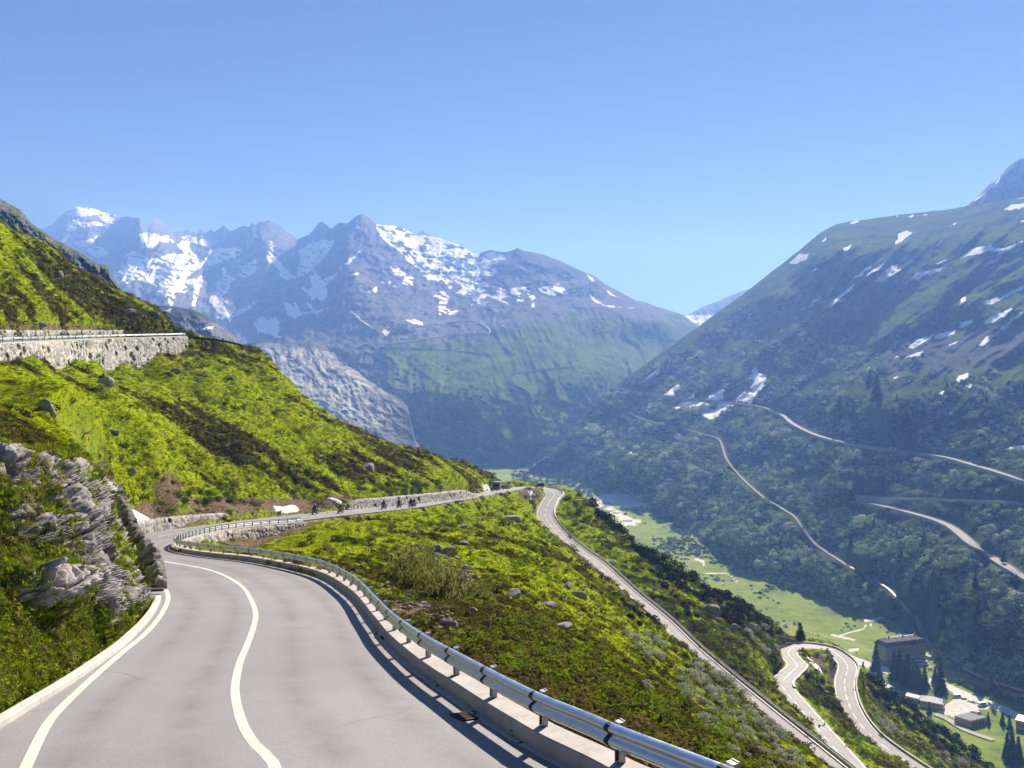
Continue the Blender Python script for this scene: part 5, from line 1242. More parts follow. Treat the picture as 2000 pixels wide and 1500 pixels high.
# ================================================================ things on wheels
M_black = plain('black_paint', (.018, .018, .02), .35, 0, .2); M_tyre = plain('tyre_rubber', (.02, .02, .02), .85, 0, .2); M_rimm = plain('alloy_rim', (.5, .5, .52), .35, .8)
M_glass = plain('dark_glass', (.02, .025, .03), .08, 0, .1, 4, .6); M_lamp = plain('lamp_glass', (.8, .8, .78), .15, 0, .05); M_red = plain('red_paint', (.38, .03, .025), .35, 0, .2)
M_white = plain('white_paint', (.75, .76, .78), .35, 0, .08); M_leather = plain('black_leather', (.022, .021, .024), .55, 0, .3); M_blue = plain('blue_fabric', (.03, .05, .16), .8, 0, .3); M_grey = plain('grey_paint', (.2, .21, .22), .4, 0, .15)
M_skin = plain('skin', (.5, .3, .22), .6, 0, .1); M_hel = plain('white_helmet', (.7, .7, .72), .25, 0, .1); M_tail = plain('tail_lamp', (.4, .01, .01), .2, 0, .1)
def wheel(par, x, y, z, r, w, axis=1):
    t = MB().disc((0, 0, 0), r, w, 18, axis).build('wheel', M_tyre, par); t.location = (x, y, z)
    MB().disc((0, 0, 0), r*.62, w+.03, 14, axis).build('rim', M_rimm, t)
    return t
def motorcycle(loc, rz, label, paint=None):
    """forward is +x"""
    r = empty('motorcycle', loc, rz, label=label, cat='motorcycle', group='motorcycles on the pass road')
    wheel(r, .74, 0, .31, .31, .13); wheel(r, -.70, 0, .31, .31, .17)
    b = MB().prism([(-.25, .55), (.35, .62), (.5, .85), (.42, 1.0), (.1, .98), (-.2, .82)], -.16, .16, 1)
    b.prism([(.38, .78), (.72, .72), (.78, .92), (.55, 1.18), (.4, 1.0)], -.2, .2, 1)
    b.build('body', paint or M_black, r)
    MB().prism([(-.75, .78), (-.2, .74), (-.15, .84), (-.8, .92)], -.15, .15, 1).build('seat', M_leather, r)
    MB().box(-.22, .3, -.18, .18, .28, .6, .03).build('engine', M_grey, r)
    MB().tube([(.74, -.1, .31), (.5, -.09, .95)], .03).tube([(.74, .1, .31), (.5, .09, .95)], .03).tube([(-.7, .1, .31), (-.1, .1, .42)], .03).build('fork', M_rimm, r)
    MB().tube([(.36, -.38, 1.08), (.46, -.2, 1.06), (.46, .2, 1.06), (.36, .38, 1.08)], .018).build('handlebar', M_black, r)
    MB().add([(.62, -.15, 1.1), (.62, .15, 1.1), (.45, .12, 1.36), (.45, -.12, 1.36), (.60, -.15, 1.1), (.60, .15, 1.1), (.43, .12, 1.36), (.43, -.12, 1.36)], [(0, 1, 2, 3), (7, 6, 5, 4), (0, 4, 5, 1), (1, 5, 6, 2), (2, 6, 7, 3), (3, 7, 4, 0)]).build('windscreen', M_glass, r)
    MB().ball((.77, 0, .88), (.05, .1, .08)).build('headlight', M_lamp, r)
    for s in (-1, 1):
        p = MB().box(-.22, .22, -.1, .1, -.16, .16, .03).build('pannier', M_grey, r); p.location = (-.62, s*.33, .66)
    return r
def skin_body(joints, edges, radii):
    me = bpy.data.meshes.new('skeleton'); me.from_pydata(joints, edges, []); o = bpy.data.objects.new('skeleton', me); COL.objects.link(o)
    m = o.modifiers.new('skin', 'SKIN'); m.use_smooth_shade = True
    for k, r in enumerate(radii): me.skin_vertices[0].data[k].radius = (r, r) if np.isscalar(r) else r
    me.skin_vertices[0].data[0].use_root = True
    o.modifiers.new('sub', 'SUBSURF').levels = 1
    dg = bpy.context.evaluated_depsgraph_get(); dg.update()
    res = bpy.data.meshes.new_from_object(o.evaluated_get(dg)); bpy.data.objects.remove(o)
    return res
def rider_mesh():
    J = [(-.25, 0, .9)]; E = []; R = [.15]
    def chain(a, pts):
        for p, r in pts:
            J.append(p); R.append(r); E.append((a, len(J)-1)); a = len(J)-1
        return a
    ch = chain(0, [((-.2, 0, 1.08), .15), ((-.1, 0, 1.28), .17), ((-.04, 0, 1.42), .13)])
    chain(ch, [((0, 0, 1.5), .06), ((.04, 0, 1.6), .1), ((.05, 0, 1.68), .09)])
    for s in (-1, 1):
        sh = chain(ch, [((-.03, s*.2, 1.4), .075), ((.1, s*.29, 1.2), .055), ((.28, s*.33, 1.1), .042), ((.36, s*.34, 1.08), .03)])
        for k, (dx, dz) in enumerate(((.05, .03), (.065, .012), (.065, -.006), (.055, -.022))): chain(sh, [((.36+dx*.6, s*(.33-.006*k), 1.08+dz*.6+.014), .011), ((.36+dx, s*.33, 1.07+dz*.4), .009)])
        chain(sh, [((.37, s*.30, 1.085), .011)])
        chain(0, [((-.18, s*.12, .88), .1), ((.16, s*.24, .86), .075), ((.02, s*.25, .52), .055), ((-.04, s*.25, .36), .045), ((.12, s*.26, .33), .04)])
    return skin_body(J, E, R)
RIDER = rider_mesh()
def rider(loc, rz, label, suit, helmet):
    me = RIDER.copy(); me.materials.clear(); me.materials.append(suit)
    o = bpy.data.objects.new('person', me); COL.objects.link(o); o.location = loc; o.rotation_euler = (0, 0, rz)
    tag(o, label, 'person', 'motorcycle riders on the pass road')
    h = MB().ball((.05, 0, 1.64), (.155, .135, .155), 12, 8).build('helmet', helmet, o, True)
    MB().ball((.12, 0, 1.65), (.1, .115, .07), 10, 6).build('visor', M_glass, o, True)
    return o
def road_spot(u, v, lo, hi):
    """place on the road seen at an image point, with the road direction there"""
    seg = ROAD[lo:hi]; s = sides(ROAD)[lo:hi]; best = None
    for o in np.linspace(-2.6, 2.6, 27):
        q = seg.copy(); q[:, :2] += s*o
        pu = CX+F*q[:, 0]/q[:, 1]; pv = HZ-F*q[:, 2]/q[:, 1]; e = (pu-u)**2+4*(pv-v)**2; k = int(e.argmin())
        if best is None or e[k] < best[0]: best = (e[k], q[k], math.atan2(-s[k, 0], s[k, 1]))
    return tuple(best[1]), best[2]
suits = [M_leather, M_leather, M_blue, M_leather, M_leather, M_leather, M_blue, M_leather, M_leather, M_leather]
moto = [(616,1005,'leading, nearest the guardrail end',M_black,M_leather,M_hel),(666,1003,'second in line beside the culvert wall',M_red,M_leather,M_hel),(750,994.5,'third in line against the long rubble wall',M_black,M_leather,M_black),(780,992,'fourth in line against the long rubble wall',M_black,M_leather,M_black),
 (803,989.5,'of the close pair, on the wall side',M_black,M_leather,M_black),(808.5,990.5,'of the close pair, on the slope side',M_grey,M_leather,M_black),(846,979,'alone behind the close pair',M_white,M_blue,M_hel),(866,977.5,'first of the trio by the tapering wall',M_black,M_leather,M_black),(875,975.8,'middle of the trio by the tapering wall',M_black,M_leather,M_black),(890,973.3,'last of the trio by the tapering wall',M_red,M_leather,M_hel),
 (961,960.5,'just below the rock spur and the dark truck',M_black,M_blue,M_hel),(983,957,'at the bend beside the dark truck',M_red,M_leather,M_hel)]
def put_rider(u, v, how, paint, suit, hel, lo, hi, rev=True):
    l, a = road_spot(u, v, lo, hi); a += math.pi if rev else 0
    nm = {id(M_black): 'black', id(M_red): 'red', id(M_white): 'white', id(M_grey): 'grey'}[id(paint)]
    motorcycle(l, a, '%s touring motorcycle %s' % (nm, how), paint)
    rider(l, a, 'rider in %s and %s helmet, %s' % ('blue jacket' if suit is M_blue else 'black leathers', 'white' if hel is M_hel else 'black', how), suit, hel)
for m_ in moto: put_rider(*m_, j0-10, at(3, 326)+4)
put_rider(1611, 1277, 'leaning through the lower hairpin', M_black, M_leather, M_black, j4, j5)

def car(loc, rz, label, paint, L=4.3, W=1.75, H=1.45, kind='car', group=None, cat=None):
    r = empty({'car': 'car', 'van': 'van', 'jeep': 'jeep', 'truck': 'truck'}[kind], loc, rz, label=label, cat=cat or kind, group=group)
    w, wr = W/2, .34 if kind != 'truck' else .48
    h = H
    if kind == 'car':
        low = [(-L/2, .35), (-L/2+.05, .78), (-L/2+.5, .9), (L/2-1.1, .88), (L/2-.15, .7), (L/2, .5), (L/2-.05, .25), (-L/2+.1, .25)]
        cab = [(-L/2+.35, .88), (-L/2+.95, h), (.35, h), (1.1, .87)]
    elif kind == 'van':
        low = [(-L/2, .3), (-L/2, 1.05), (L/2-.9, 1.05), (L/2-.1, .85), (L/2, .5), (L/2-.05, .28), (-L/2+.05, .28)]
        cab = [(-L/2+.02, 1.04), (-L/2+.12, h), (L/2-1.6, h), (L/2-.75, 1.04)]
    elif kind == 'jeep':
        low = [(-L/2, .5), (-L/2, 1.05), (L/2-.15, 1.02), (L/2, .9), (L/2, .5)]
        cab = [(-L/2+.1, 1.04), (-L/2+.15, h), (.5, h), (.85, 1.04)]
    else:
        low = [(-L/2, .7), (-L/2, 1.1), (L/2, 1.1), (L/2, .5), (L/2-1.6, .5), (L/2-1.7, .7)]
        cab = [(L/2-1.9, 1.09), (L/2-1.9, h*.86), (L/2-.5, h*.86), (L/2-.05, 1.7), (L/2-.02, 1.09)]
    MB().prism(low, -w, w, 1).build('body', paint, r)
    c = MB(); n = len(cab); t = .86 if kind in ('car', 'jeep') else .95
    top = max(z for _, z in cab)
    V2 = [(x, s*w*(t if z > top-.2 else .97), z) for s in (-1, 1) for x, z in cab]
    c.add(V2, [list(range(n)), list(range(n, 2*n))[::-1]]+[(i, n+i, n+(i+1) % n, (i+1) % n) for i in range(n)])
    c.build('cabin', paint, r)
    zc = [z for _, z in cab]; z0, z1 = min(zc)+.1, top-.1
    g = MB(); xs = [x for x, z in cab]; x0, x1 = min(xs)+.35, max(xs)-.5
    if kind == 'truck': x0, x1 = L/2-1.5, L/2-.5
    for s in (-1, 1): g.box(x0, x1-.15, s*w*.95-.03, s*w*.95+.03, z0, z1-.05)
    g.build('window', M_glass, r)
    fx = [(x, z) for x, z in cab]; a_, b_ = fx[-1], fx[-2]
    q = MB(); dx = .02
    q.add([(a_[0]*.85+b_[0]*.15+dx, -w*.8, a_[1]*.85+b_[1]*.15), (a_[0]*.85+b_[0]*.15+dx, w*.8, a_[1]*.85+b_[1]*.15), (a_[0]*.15+b_[0]*.85+dx, w*.72, a_[1]*.15+b_[1]*.85), (a_[0]*.15+b_[0]*.85+dx, -w*.72, a_[1]*.15+b_[1]*.85)], [(0, 1, 2, 3)])
    q.build('windscreen', M_glass, r)
    if kind == 'truck':
        MB().box(-L/2, L/2-2.0, -w*1.02, w*1.02, 1.12, h, .04).build('cargo_box', M_grey, r)
    if kind == 'jeep': 
        s_ = wheel(r, -L/2-.1, 0, .95, .34, .2, 0)
    for sx in (L/2-.8, -L/2+.8):
        for sy in (-1, 1): wheel(r, sx, sy*(w-.1), wr, wr, .22)
    for sy in (-1, 1):
        MB().box(L/2-.06, L/2+.03, sy*w*.7-.16, sy*w*.7+.16, .6, .76, .02).build('headlight', M_lamp, r)
        MB().box(-L/2-.03, -L/2+.05, sy*w*.8-.1, sy*w*.8+.1, .65, .85, .02).build('tail_light', M_tail, r)
    return r
l, a = road_spot(971, 957.5, at(-9, 240), at(3, 326)); car(l, a+math.pi, 'dark truck coming round the rock spur on the far road', M_black, 6.2, 2.3, 3.0, 'truck')
l, a = road_spot(985, 949.5, at(-1, 303), at(15, 342)); car(l, a+math.pi+.6, 'dark car on the far side of the upper hairpin behind the truck', M_black, 4.3, 1.75, 1.45, 'car')
l, a = road_spot(1055, 951, at(8, 340), at(15, 323)); car(l, a+math.pi, 'black off-road car turning through the upper hairpin', M_black, 4.2, 1.8, 1.85, 'jeep', cat='car')
k = int(np.abs(CX+F*UP[:, 0]/UP[:, 1]-341).argmin()); s_ = sides(UP)[k]; car((UP[k, 0]-s_[0]*.9, UP[k, 1]-s_[1]*.9, UP[k, 2]), math.atan2(-s_[0], s_[1])+math.pi, 'dark car on the upper road at the end of the tall rubble wall', M_black, 4.4, 1.8, 1.6, 'car')

# delineator posts beside the far road
po = None
for k, (u, v, how) in enumerate(((640,1000,'beyond the first motorcycle'),(797,986,'just in front of the close pair of motorcycles'),(853,979,'beside the lone white motorcycle'))):
    l, a = road_spot(u, v+4, j0, j1)
    r = empty('marker_post', l, a, label='small black and white roadside marker post %s' % how, cat='marker post', group='roadside marker posts')
    MB().box(-.06, .06, -.05, .05, 0, 1.0, .01).build('post', M_white, r); MB().box(-.065, .065, -.055, .055, .7, .9, .01).build('band', M_black, r)
# kerb-end drain slab and gully grate
o = MB().box(-.34, .34, -.13, .13, 0, .1, .02).build('stone_block', plain('dark_stone', (.07, .068, .07), .8, 0, .3)); l = near_pt(303, 1160); o.location = (l[0], l[1], l[2]+.12); o.rotation_euler = (0, 0, .2); tag(o, 'dark flat stone block at the far end of the pale kerb', 'stone block')
gr_ = empty('drain_grate', tuple(near_pt(906, 1399, .018)), math.atan2(1.5, -.92), label='rusty iron drain grate in the gutter beside the parapet', cat='drain grate')
gr_.scale = (.72, .72, 1); gr_.rotation_euler = (Vector((0, .133, 1)).to_track_quat('Z', 'Y').to_matrix().to_4x4() @ __import__('mathutils').Matrix.Rotation(math.atan2(1.5, -.92), 4, 'Z')).to_euler()
M_rust = plain('rusty_iron', (.09, .06, .05), .8, .3, .4)
f = MB(); f.box(-.34, -.29, -.22, .22, -.02, .012).box(.29, .34, -.22, .22, -.02, .012).box(-.29, .29, .17, .22, -.02, .012).box(-.29, .29, -.22, -.17, -.02, .012); f.build('frame', M_rust, gr_)
b = MB()
for k in range(9): b.box(-.26+k*.063, -.235+k*.063, -.17, .17, -.02, .008)
b.build('bars', M_rust, gr_)
MB().box(-.29, .29, -.17, .17, -.03, -.022).build('pit_shade', M_black, gr_)  # thin black plate: shade of the drain shaft put in as colour
# ================================================================ single shrubs, trees, boulders, snow
rng = np.random.default_rng(55)
def shrub_mesh(name, mat, n, size, flat, lobes, stems=True, sp=.55):
    v = leafcloud(n, rng, size, flat, .7, .25, lobes, sp); return mk(name, v, trifaces(len(v)), mat, link=False).data
M_willow = mat_leaf('silver_willow_leaves', 'OBJ', .3, (.36, .39, .28), (.5, .52, .42))
M_pine = mat_leaf('dwarf_pine_needles', 'OBJ', .12, (.020, .034, .014), (.045, .06, .022))
M_green = mat_leaf('green_shrub_leaves', 'OBJ', .35, (.10, .15, .025), (.17, .21, .045))
M_olive = mat_leaf('olive_shrub_leaves', 'OBJ', .35, (.2, .22, .045), (.3, .3, .09))
M_spruce = mat_leaf('spruce_needles', 'OBJ', .1, (.018, .036, .018), (.035, .055, .026))
M_larch = mat_leaf('larch_needles', 'OBJ', .25, (.06, .09, .03), (.09, .12, .045))
M_bark = plain('bark', (.10, .075, .055), .95, 0, .35)
M_stem = M_bark
SH = {'willow': [shrub_mesh('willow', M_willow, 520, .10, .8, 7) for _ in range(3)], 'pine': [shrub_mesh('dwarf_pine', M_pine, 420, .14, .6, 6) for _ in range(3)],
      'green': [shrub_mesh('shrub', M_green, 420, .11, .75, 6) for _ in range(3)], 'olive': [shrub_mesh('shrub', M_olive, 520, .10, 1.1, 7) for _ in range(2)]}
def stems_mesh():
    b = MB()
    for k in range(5):
        a = rng.uniform(0, 6.28); r = rng.uniform(.2, .5); b.tube([(0, 0, -.25), (r*.5*math.cos(a), r*.5*math.sin(a), .25), (r*math.cos(a), r*math.sin(a), .6)], [.05, .035, .015], 5)
    o = b.build('stems', M_stem); me = o.data; bpy.data.objects.remove(o); return me
STEMS = [stems_mesh() for _ in range(2)]
NAMES = {'willow': 'willow_shrub', 'pine': 'dwarf_pine', 'green': 'green_shrub', 'olive': 'alder_shrub'}
def off_road(p, r):
    d, z, w, j = road_near(np.array([p[0]]), np.array([p[1]]), ROAD, _hw)
    return d[0] > w[0]+.2+r
def shrub(kind, u, v, wpx, label, group, parts=False, hz=1.0):
    p = hill_at(u, v)
    if p is None or not off_road(p, wpx/6*p[1]/F): return None
    s = wpx/2*p[1]/F
    me = SH[kind][rng.integers(0, len(SH[kind]))]
    o = bpy.data.objects.new(NAMES[kind], me); COL.objects.link(o)
    o.location = (p[0], p[1], p[2]-.12*s); o.scale = (s*rng.uniform(.9, 1.15), s*rng.uniform(.9, 1.15), s*rng.uniform(.85, 1.2)*hz); o.rotation_euler = (0, 0, rng.uniform(0, 6.28))
    tag(o, label, 'shrub', group)
    if parts:
        st = bpy.data.objects.new('stems', STEMS[rng.integers(0, 2)]); COL.objects.link(st); st.parent = o
    return o
def in_poly_pts(poly, n, gap):
    p = np.array(poly, float); out = []
    for _ in range(n*60):
        q = p.min(0)+rng.random(2)*(p.max(0)-p.min(0))
        if inpoly(q[:1], q[1:], poly)[0] and all(math.hypot(*(q-o)) > gap for o in out): out.append(q)
        if len(out) >= n: break
    return sorted(out, key=lambda q: q[1])
def thicket(kind, poly, n, gap, w, label, group, hz=1.0, parts=False):
    for q in in_poly_pts(poly, n, gap): shrub(kind, q[0], q[1], rng.uniform(*w), label, group, parts, hz)
thicket('pine', [(1130,952),(1150,958),(1175,985),(1205,1005),(1255,1040),(1310,1062),(1365,1112),(1420,1165),(1480,1203),(1530,1246),(1490,1236),(1430,1222),(1385,1190),(1330,1150),(1275,1105),(1220,1060),(1175,1020)], 105, 10, (24, 46), 'dark dwarf pine in the thicket along the edge above the valley floor', 'dwarf pines along the valley edge')
thicket('pine', [(1250,1085),(1300,1110),(1345,1160),(1370,1210),(1340,1200),(1290,1140)], 12, 18, (18, 30), 'dark low pine scattered between the middle road leg and the thicket', 'scattered dwarf pines beside the middle leg')
thicket('willow', [(1222,1240),(1260,1236),(1296,1262),(1292,1292),(1262,1284),(1236,1268)], 11, 13, (22, 36), 'silvery willow in the upper clump left of the middle road leg', 'silver willows of the upper clump')
thicket('willow', [(1312,1325),(1350,1302),(1400,1305),(1450,1345),(1500,1400),(1552,1468),(1566,1500),(1500,1502),(1440,1484),(1385,1428),(1332,1365)], 58, 14, (26, 46), 'silvery willow in the long thicket between guardrail and middle road leg', 'silver willows of the long thicket')
thicket('green', [(1300,1250),(1340,1262),(1370,1290),(1340,1290),(1310,1275)], 7, 14, (24, 36), 'green shrub at the upper rim of the silver willow thicket', 'green shrubs by the willows')
shrub('willow', 1259, 1342, 44, 'round silver willow alone on the heath above the long willow thicket', None, True)
thicket('willow', [(1172,1075),(1200,1105),(1230,1150),(1252,1190),(1230,1188),(1200,1150),(1170,1110)], 10, 12, (18, 30), 'pale willow hugging the uphill edge of the middle road leg', 'willows along the middle leg')
thicket('pine', [(1195,1160),(1240,1185),(1280,1215),(1250,1225),(1215,1195)], 9, 14, (20, 34), 'dark shrub in the hollow above the upper willow clump', 'dark shrubs above the willows')
thicket('willow', [(1420,1190),(1490,1215),(1520,1262),(1528,1300),(1505,1290),(1450,1235)], 14, 14, (18, 30), 'grey willow on the slope left of the lower hairpin', 'grey willows left of the lower hairpin')
thicket('olive', [(768,1128),(800,1110),(850,1128),(885,1150),(900,1172),(860,1176),(810,1160)], 15, 14, (52, 78), 'tall olive alder in the thicket above the bare stony patch', 'alders of the thicket above the stones', 1.75, True)
thicket('olive', [(915,1155),(955,1150),(965,1175),(925,1180)], 3, 18, (34, 46), 'olive alder standing right of the main alder thicket', 'alders right of the main thicket', 1.1, True)
thicket('green', [(560,1075),(640,1058),(720,1050),(760,1085),(700,1110),(620,1100)], 12, 26, (22, 40), 'bright green shrub on the bank below the motorcycles', 'green shrubs on the bank')
thicket('green', [(735,955),(790,935),(840,950),(820,966),(760,968)], 10, 11, (20, 34), 'pale green shrub above the long rubble wall', 'pale shrubs above the long wall')
thicket('green', [(1010,950),(1038,958),(1042,985),(1020,984)], 6, 8, (14, 20), 'low dark green shrub on the mound inside the upper hairpin', 'shrubs inside the upper hairpin')
thicket('green', [(330,955),(420,965),(520,975),(500,990),(400,985),(330,975)], 12, 16, (20, 34), 'low green shrub along the brown cut bank above the bend', 'shrubs on the cut bank')
thicket('green', [(1095,962),(1130,960),(1150,985),(1130,1000),(1105,985)], 5, 14, (14, 24), 'small green shrub on the grass verge right of the upper hairpin', 'shrubs on the verge')
for u, v, w, lb in ((185,1010,74,'broad pale green shrub growing out of the rock cutting under the netting'),(215,975,54,'green shrub at the top of the dark wall edge beside the cutting'),(140,880,40,'small green shrub on the brow of the rock cutting')):
    shrub('green', u, v, w, lb, None, True)
thicket('pine', [(1690,1318),(1740,1350),(1790,1392),(1840,1424),(1900,1458),(1960,1500),(1880,1500),(1800,1440),(1740,1395),(1700,1355)], 46, 13, (22, 44), 'dark shrub on the hill shoulder above the village car park', 'dark shrubs above the village')
thicket('willow', [(1706,1400),(1722,1400),(1752,1432),(1745,1440),(1715,1418)], 7, 10, (18, 28), 'silver willow in the strip beside the lowest road leg', 'willows beside the lowest leg')
thicket('willow', [(1820,1460),(1870,1470),(1890,1500),(1830,1500)], 8, 14, (18, 30), 'silver willow at the foot of the lowest slope', 'willows at the foot of the slope')
thicket('pine', [(1560,1305),(1600,1320),(1625,1345),(1640,1390),(1610,1370),(1580,1340)], 8, 13, (14, 24), 'dark shrub on the bank between the two lower road legs', 'dark shrubs between the lower legs')

# ---- boulders
def boulder_mesh(k):
    import bmesh
    bm = bmesh.new(); bmesh.ops.create_icosphere(bm, subdivisions=3, radius=1); v = np.array([x.co[:] for x in bm.verts])
    sc = np.array([1, .75+.2*rng.random(), .6+.25*rng.random()])
    for _ in range(9):                                   # cut flat facets
        n = rng.normal(size=3); n /= np.linalg.norm(n); d = rng.uniform(.55, .85); h = v@n; v = v-np.maximum(h-d, 0)[:, None]*n*.95
    v = v*(1+.10*fbm(v[:, 0]*2+k*9, v[:, 1]*2, v[:, 2]*2, oct=4, seed=800+k)[:, None])*sc
    f = [tuple(x.index for x in q.verts) for q in bm.faces]; bm.free()
    return mk('boulder', v, f, M_boul, link=False).data
t = NT('boulder_rock'); p_ = t.n('TexCoord').outputs['Object']; rn = t.n('ObjectInfo').outputs['Random']
n1 = t.noise(p_, 2.2, 6, .7); n2 = t.noise(p_, 9, 5, .75)
c = t.cramp(t.math('ADD', t.math('MULTIPLY', n1, .6), t.math('MULTIPLY', n2, .4)), [(.3, (.10, .098, .09)), (.48, (.25, .24, .225)), (.6, (.38, .365, .34)), (.72, (.5, .48, .44))])
c = t.mix(t.ramp(rn, 0, 1, 0, .55), c, (.2, .195, .185)); c = t.mix(t.ramp(n1, .58, .7, 0, .5), c, (.2, .21, .12))
M_boul = t.done(c, .95, t.bump(n2, .5, .08), 0, .1)
BM = [boulder_mesh(k) for k in range(6)]
def boulder(u, v, wpx, label, group=None, asp=1.0, name='boulder'):
    p = hill_at(u, v)
    if p is None or not off_road(p, wpx/4*p[1]/F): return
    s = wpx/2*p[1]/F
    o = bpy.data.objects.new(name, BM[rng.integers(0, 6)]); COL.objects.link(o)
    o.location = (p[0], p[1], p[2]+.2*s); o.scale = (s*1.15, s*1.05, s*asp*1.15); o.rotation_euler = (rng.normal()*.2, rng.normal()*.2, rng.normal()*.5)
    return tag(o, label, 'boulder', group)
for b in ((205,752,34,'large grey boulder with a dark overhang just below the tall rubble wall',.9),(93,803,36,'tall pale boulder leaning on the grass slope left below the rubble wall',1.5),(147,832,24,'grey boulder lower right of the tall leaning boulder on the grass slope',.9),(57,815,14,'small dark boulder left of the tall leaning boulder',1.1),(224,846,24,'dark shaded boulder in the middle of the bright grass slope',.8),
 (342,728,24,'boulder pair stone in the grass right of the rubble wall end',.9),(366,722,14,'small boulder lying right of the stone near the rubble wall end',.8),(452,740,16,'grey boulder near the right skyline of the grass slope',.6),(118,540,20,'dark upright boulder on the upper hillside above the upper road',1.3),(95,527,16,'boulder left of the dark upright one on the upper hillside',1.0),(62,540,24,'flat green grey boulder on the upper hillside',.6),(253,610,22,'long boulder low on the upper hillside near its skyline',.7),(300,618,22,'dark boulder beside the skyline above the upper road end',.8),(38,492,14,'boulder highest on the upper hillside',.8),(80,636,20,'pale boulder at the foot of the upper hillside above the upper road',.8),
 (255,922,18,'small pale upright boulder above the brown cut bank',1.2),(876,1080,28,'round grey boulder at the top of the stony patch',.9),(846,1078,30,'pale slab boulder beside the round grey boulder',.7),(822,1072,12,'small stone at the left end of the pale slab group',.8),(908,1064,26,'flat grey boulder above the round one',.5),(1000,1016,32,'dark flat boulder below the upper hairpin mound',.6),(905,1030,20,'pale stone lying in the grass below the long rubble wall',.5),
 (1003,1166,44,'big dark grey boulder in the middle of the heath slope',.75),(1073,1186,34,'dark boulder shaded by turf right of the big grey one',.65),(918,1196,28,'pale boulder at the lower right of the stony patch',.7),(880,1222,44,'long slanting pale boulder below the stony patch',.6),(972,1214,20,'pale pointed boulder right of the slanting one',.9),(930,1182,16,'small boulder between the alder thicket and the pale boulder',.8),
 (1107,1148,24,'grey boulder high on the slope near the middle road leg',.7),(1132,1168,32,'dark split boulder near the middle road leg',.9),(1098,1226,40,'wide flat pale boulder half sunk in heath',.4),(1037,1280,20,'small pale boulder above the guardrail in the heath',.7),(1040,1312,18,'dark small boulder nearest the guardrail in the heath',.8),(1185,1212,16,'small flat white boulder on the slope edge',.5),(1140,1373,24,'flat pale stone in the turf just behind the guardrail',.35),
 (1387,1196,34,'dark pointed boulder on the shoulder right of the middle road leg',1.2),(1405,1214,20,'boulder just below the dark pointed one',.8),(1426,1230,28,'pale boulder on the shoulder below the dark pointed one',.7),(1218,1107,14,'little pale boulder right of the middle road leg',.8),(720,918,30,'dark overhanging rock on the slope above the culvert wall',.8),(706,955,18,'dark boulder just above the start of the long wall',.8),(950,941,34,'big dark rock spur at the bend where the truck comes round',.75),(968,946,26,'rough rock at the foot of the rock spur beside the truck',.9),(1028,962,30,'dark rock on the mound inside the upper hairpin',.8),(760,975,12,'small stone above the long rubble wall',.7),
 (1512,1320,22,'pale rock beside the inner lane left of the lower hairpin',1.0),(1600,1345,20,'pale rock on the bank between the lower road legs',.7),(1612,1354,14,'smaller pale rock on the bank between the lower road legs',.7)):
    boulder(b[0], b[1], b[2], b[3], None, b[4])
for q in in_poly_pts([(738,1135),(790,1150),(850,1180),(915,1195),(905,1225),(840,1215),(770,1190),(742,1160)], 60, 5.5)+in_poly_pts([(820,1062),(900,1085),(935,1130),(900,1140),(850,1095)], 34, 6): boulder(q[0], q[1], rng.uniform(6, 16), 'small loose stone on the bare stony patch below the alders', 'loose stones of the stony patch', .75, 'stone')
for k in range(15):
    u = 1664+k*.35+rng.normal()*2+ (k/15)**3*8; boulder(u+2.5, 1288+k*4.6, rng.uniform(6, 10), 'pale riprap block banked against the outside of the lower hairpin', 'riprap blocks outside the lower hairpin', .8, 'riprap_block')
# scattered grey stones on the meadow
for q in in_poly_pts([(20,740),(330,720),(560,800),(860,900),(900,930),(420,930),(200,880),(60,820)], 34, 24): boulder(q[0], q[1], rng.uniform(5, 11), 'small stone scattered on the left grass slope under the upper road', 'stones on the left slope', .7, 'stone')
for q in in_poly_pts([(900,1040),(1010,1080),(1150,1140),(1300,1260),(1250,1400),(1050,1350),(930,1260)], 44, 24): boulder(q[0], q[1], rng.uniform(6, 13), 'small stone scattered in the heath between guardrail and middle leg', 'stones in the heath', .6, 'stone')

# ---- snow patches left beside the road
t = NT('old_snow'); p_ = t.pos(); n1 = t.noise(p_, 1.2, 6, .7); n2 = t.noise(p_, 6, 4, .7)
M_snow = t.done(t.mix(t.ramp(n1, .45, .7, 0, .8), (.82, .83, .85), (.5, .45, .40)), .8, t.bump(n2, .5, .08), 0, .2)
def snow_patch(poly, label, thick=.35):
    c = np.mean(poly, 0); pts = []; q = np.array(poly, float)
    L = spline([(*x, 0) for x in list(poly)+[poly[0]]], 3)[:-1, :2]
    rings = []
    for k in (1.0, .93, .8, .55, .25, .02):
        rings.append([hill_at(*(c+(x-c)*k)) for x in L])
    r = np.array(rings); n = len(L)
    up = np.array([-.15, .3, .6, .85, 1, 1])[:, None]*thick*(1+.5*fbm(r[..., 0], r[..., 1], oct=3, seed=900))
    r[..., 2] += up
    f = [(i*n+k, i*n+(k+1) % n, (i+1)*n+(k+1) % n, (i+1)*n+k) for i in range(5) for k in range(n)]
    tag(mk('snow_patch', r.reshape(-1, 3), f, M_snow, smooth=True), label, 'snow patch', 'old snow patches beside the road')
snow_patch([(247,993),(262,998),(280,1007),(294,1018),(258,1026),(250,1012)], 'dirty snow patch in the gully above the wall left of the bend')
snow_patch([(532,989),(550,992),(575,987),(584,998),(562,1002),(540,1001)], 'bright snow patch on the brown bank above the first motorcycles')
snow_patch([(942,944),(952,947),(957,956),(952,961),(944,957)], 'snow patch against the rock spur near the dark truck')
snow_patch([(1028,952),(1036,956),(1044,966),(1043,974),(1036,975),(1033,966)], 'snow patch inside the upper hairpin', .5)
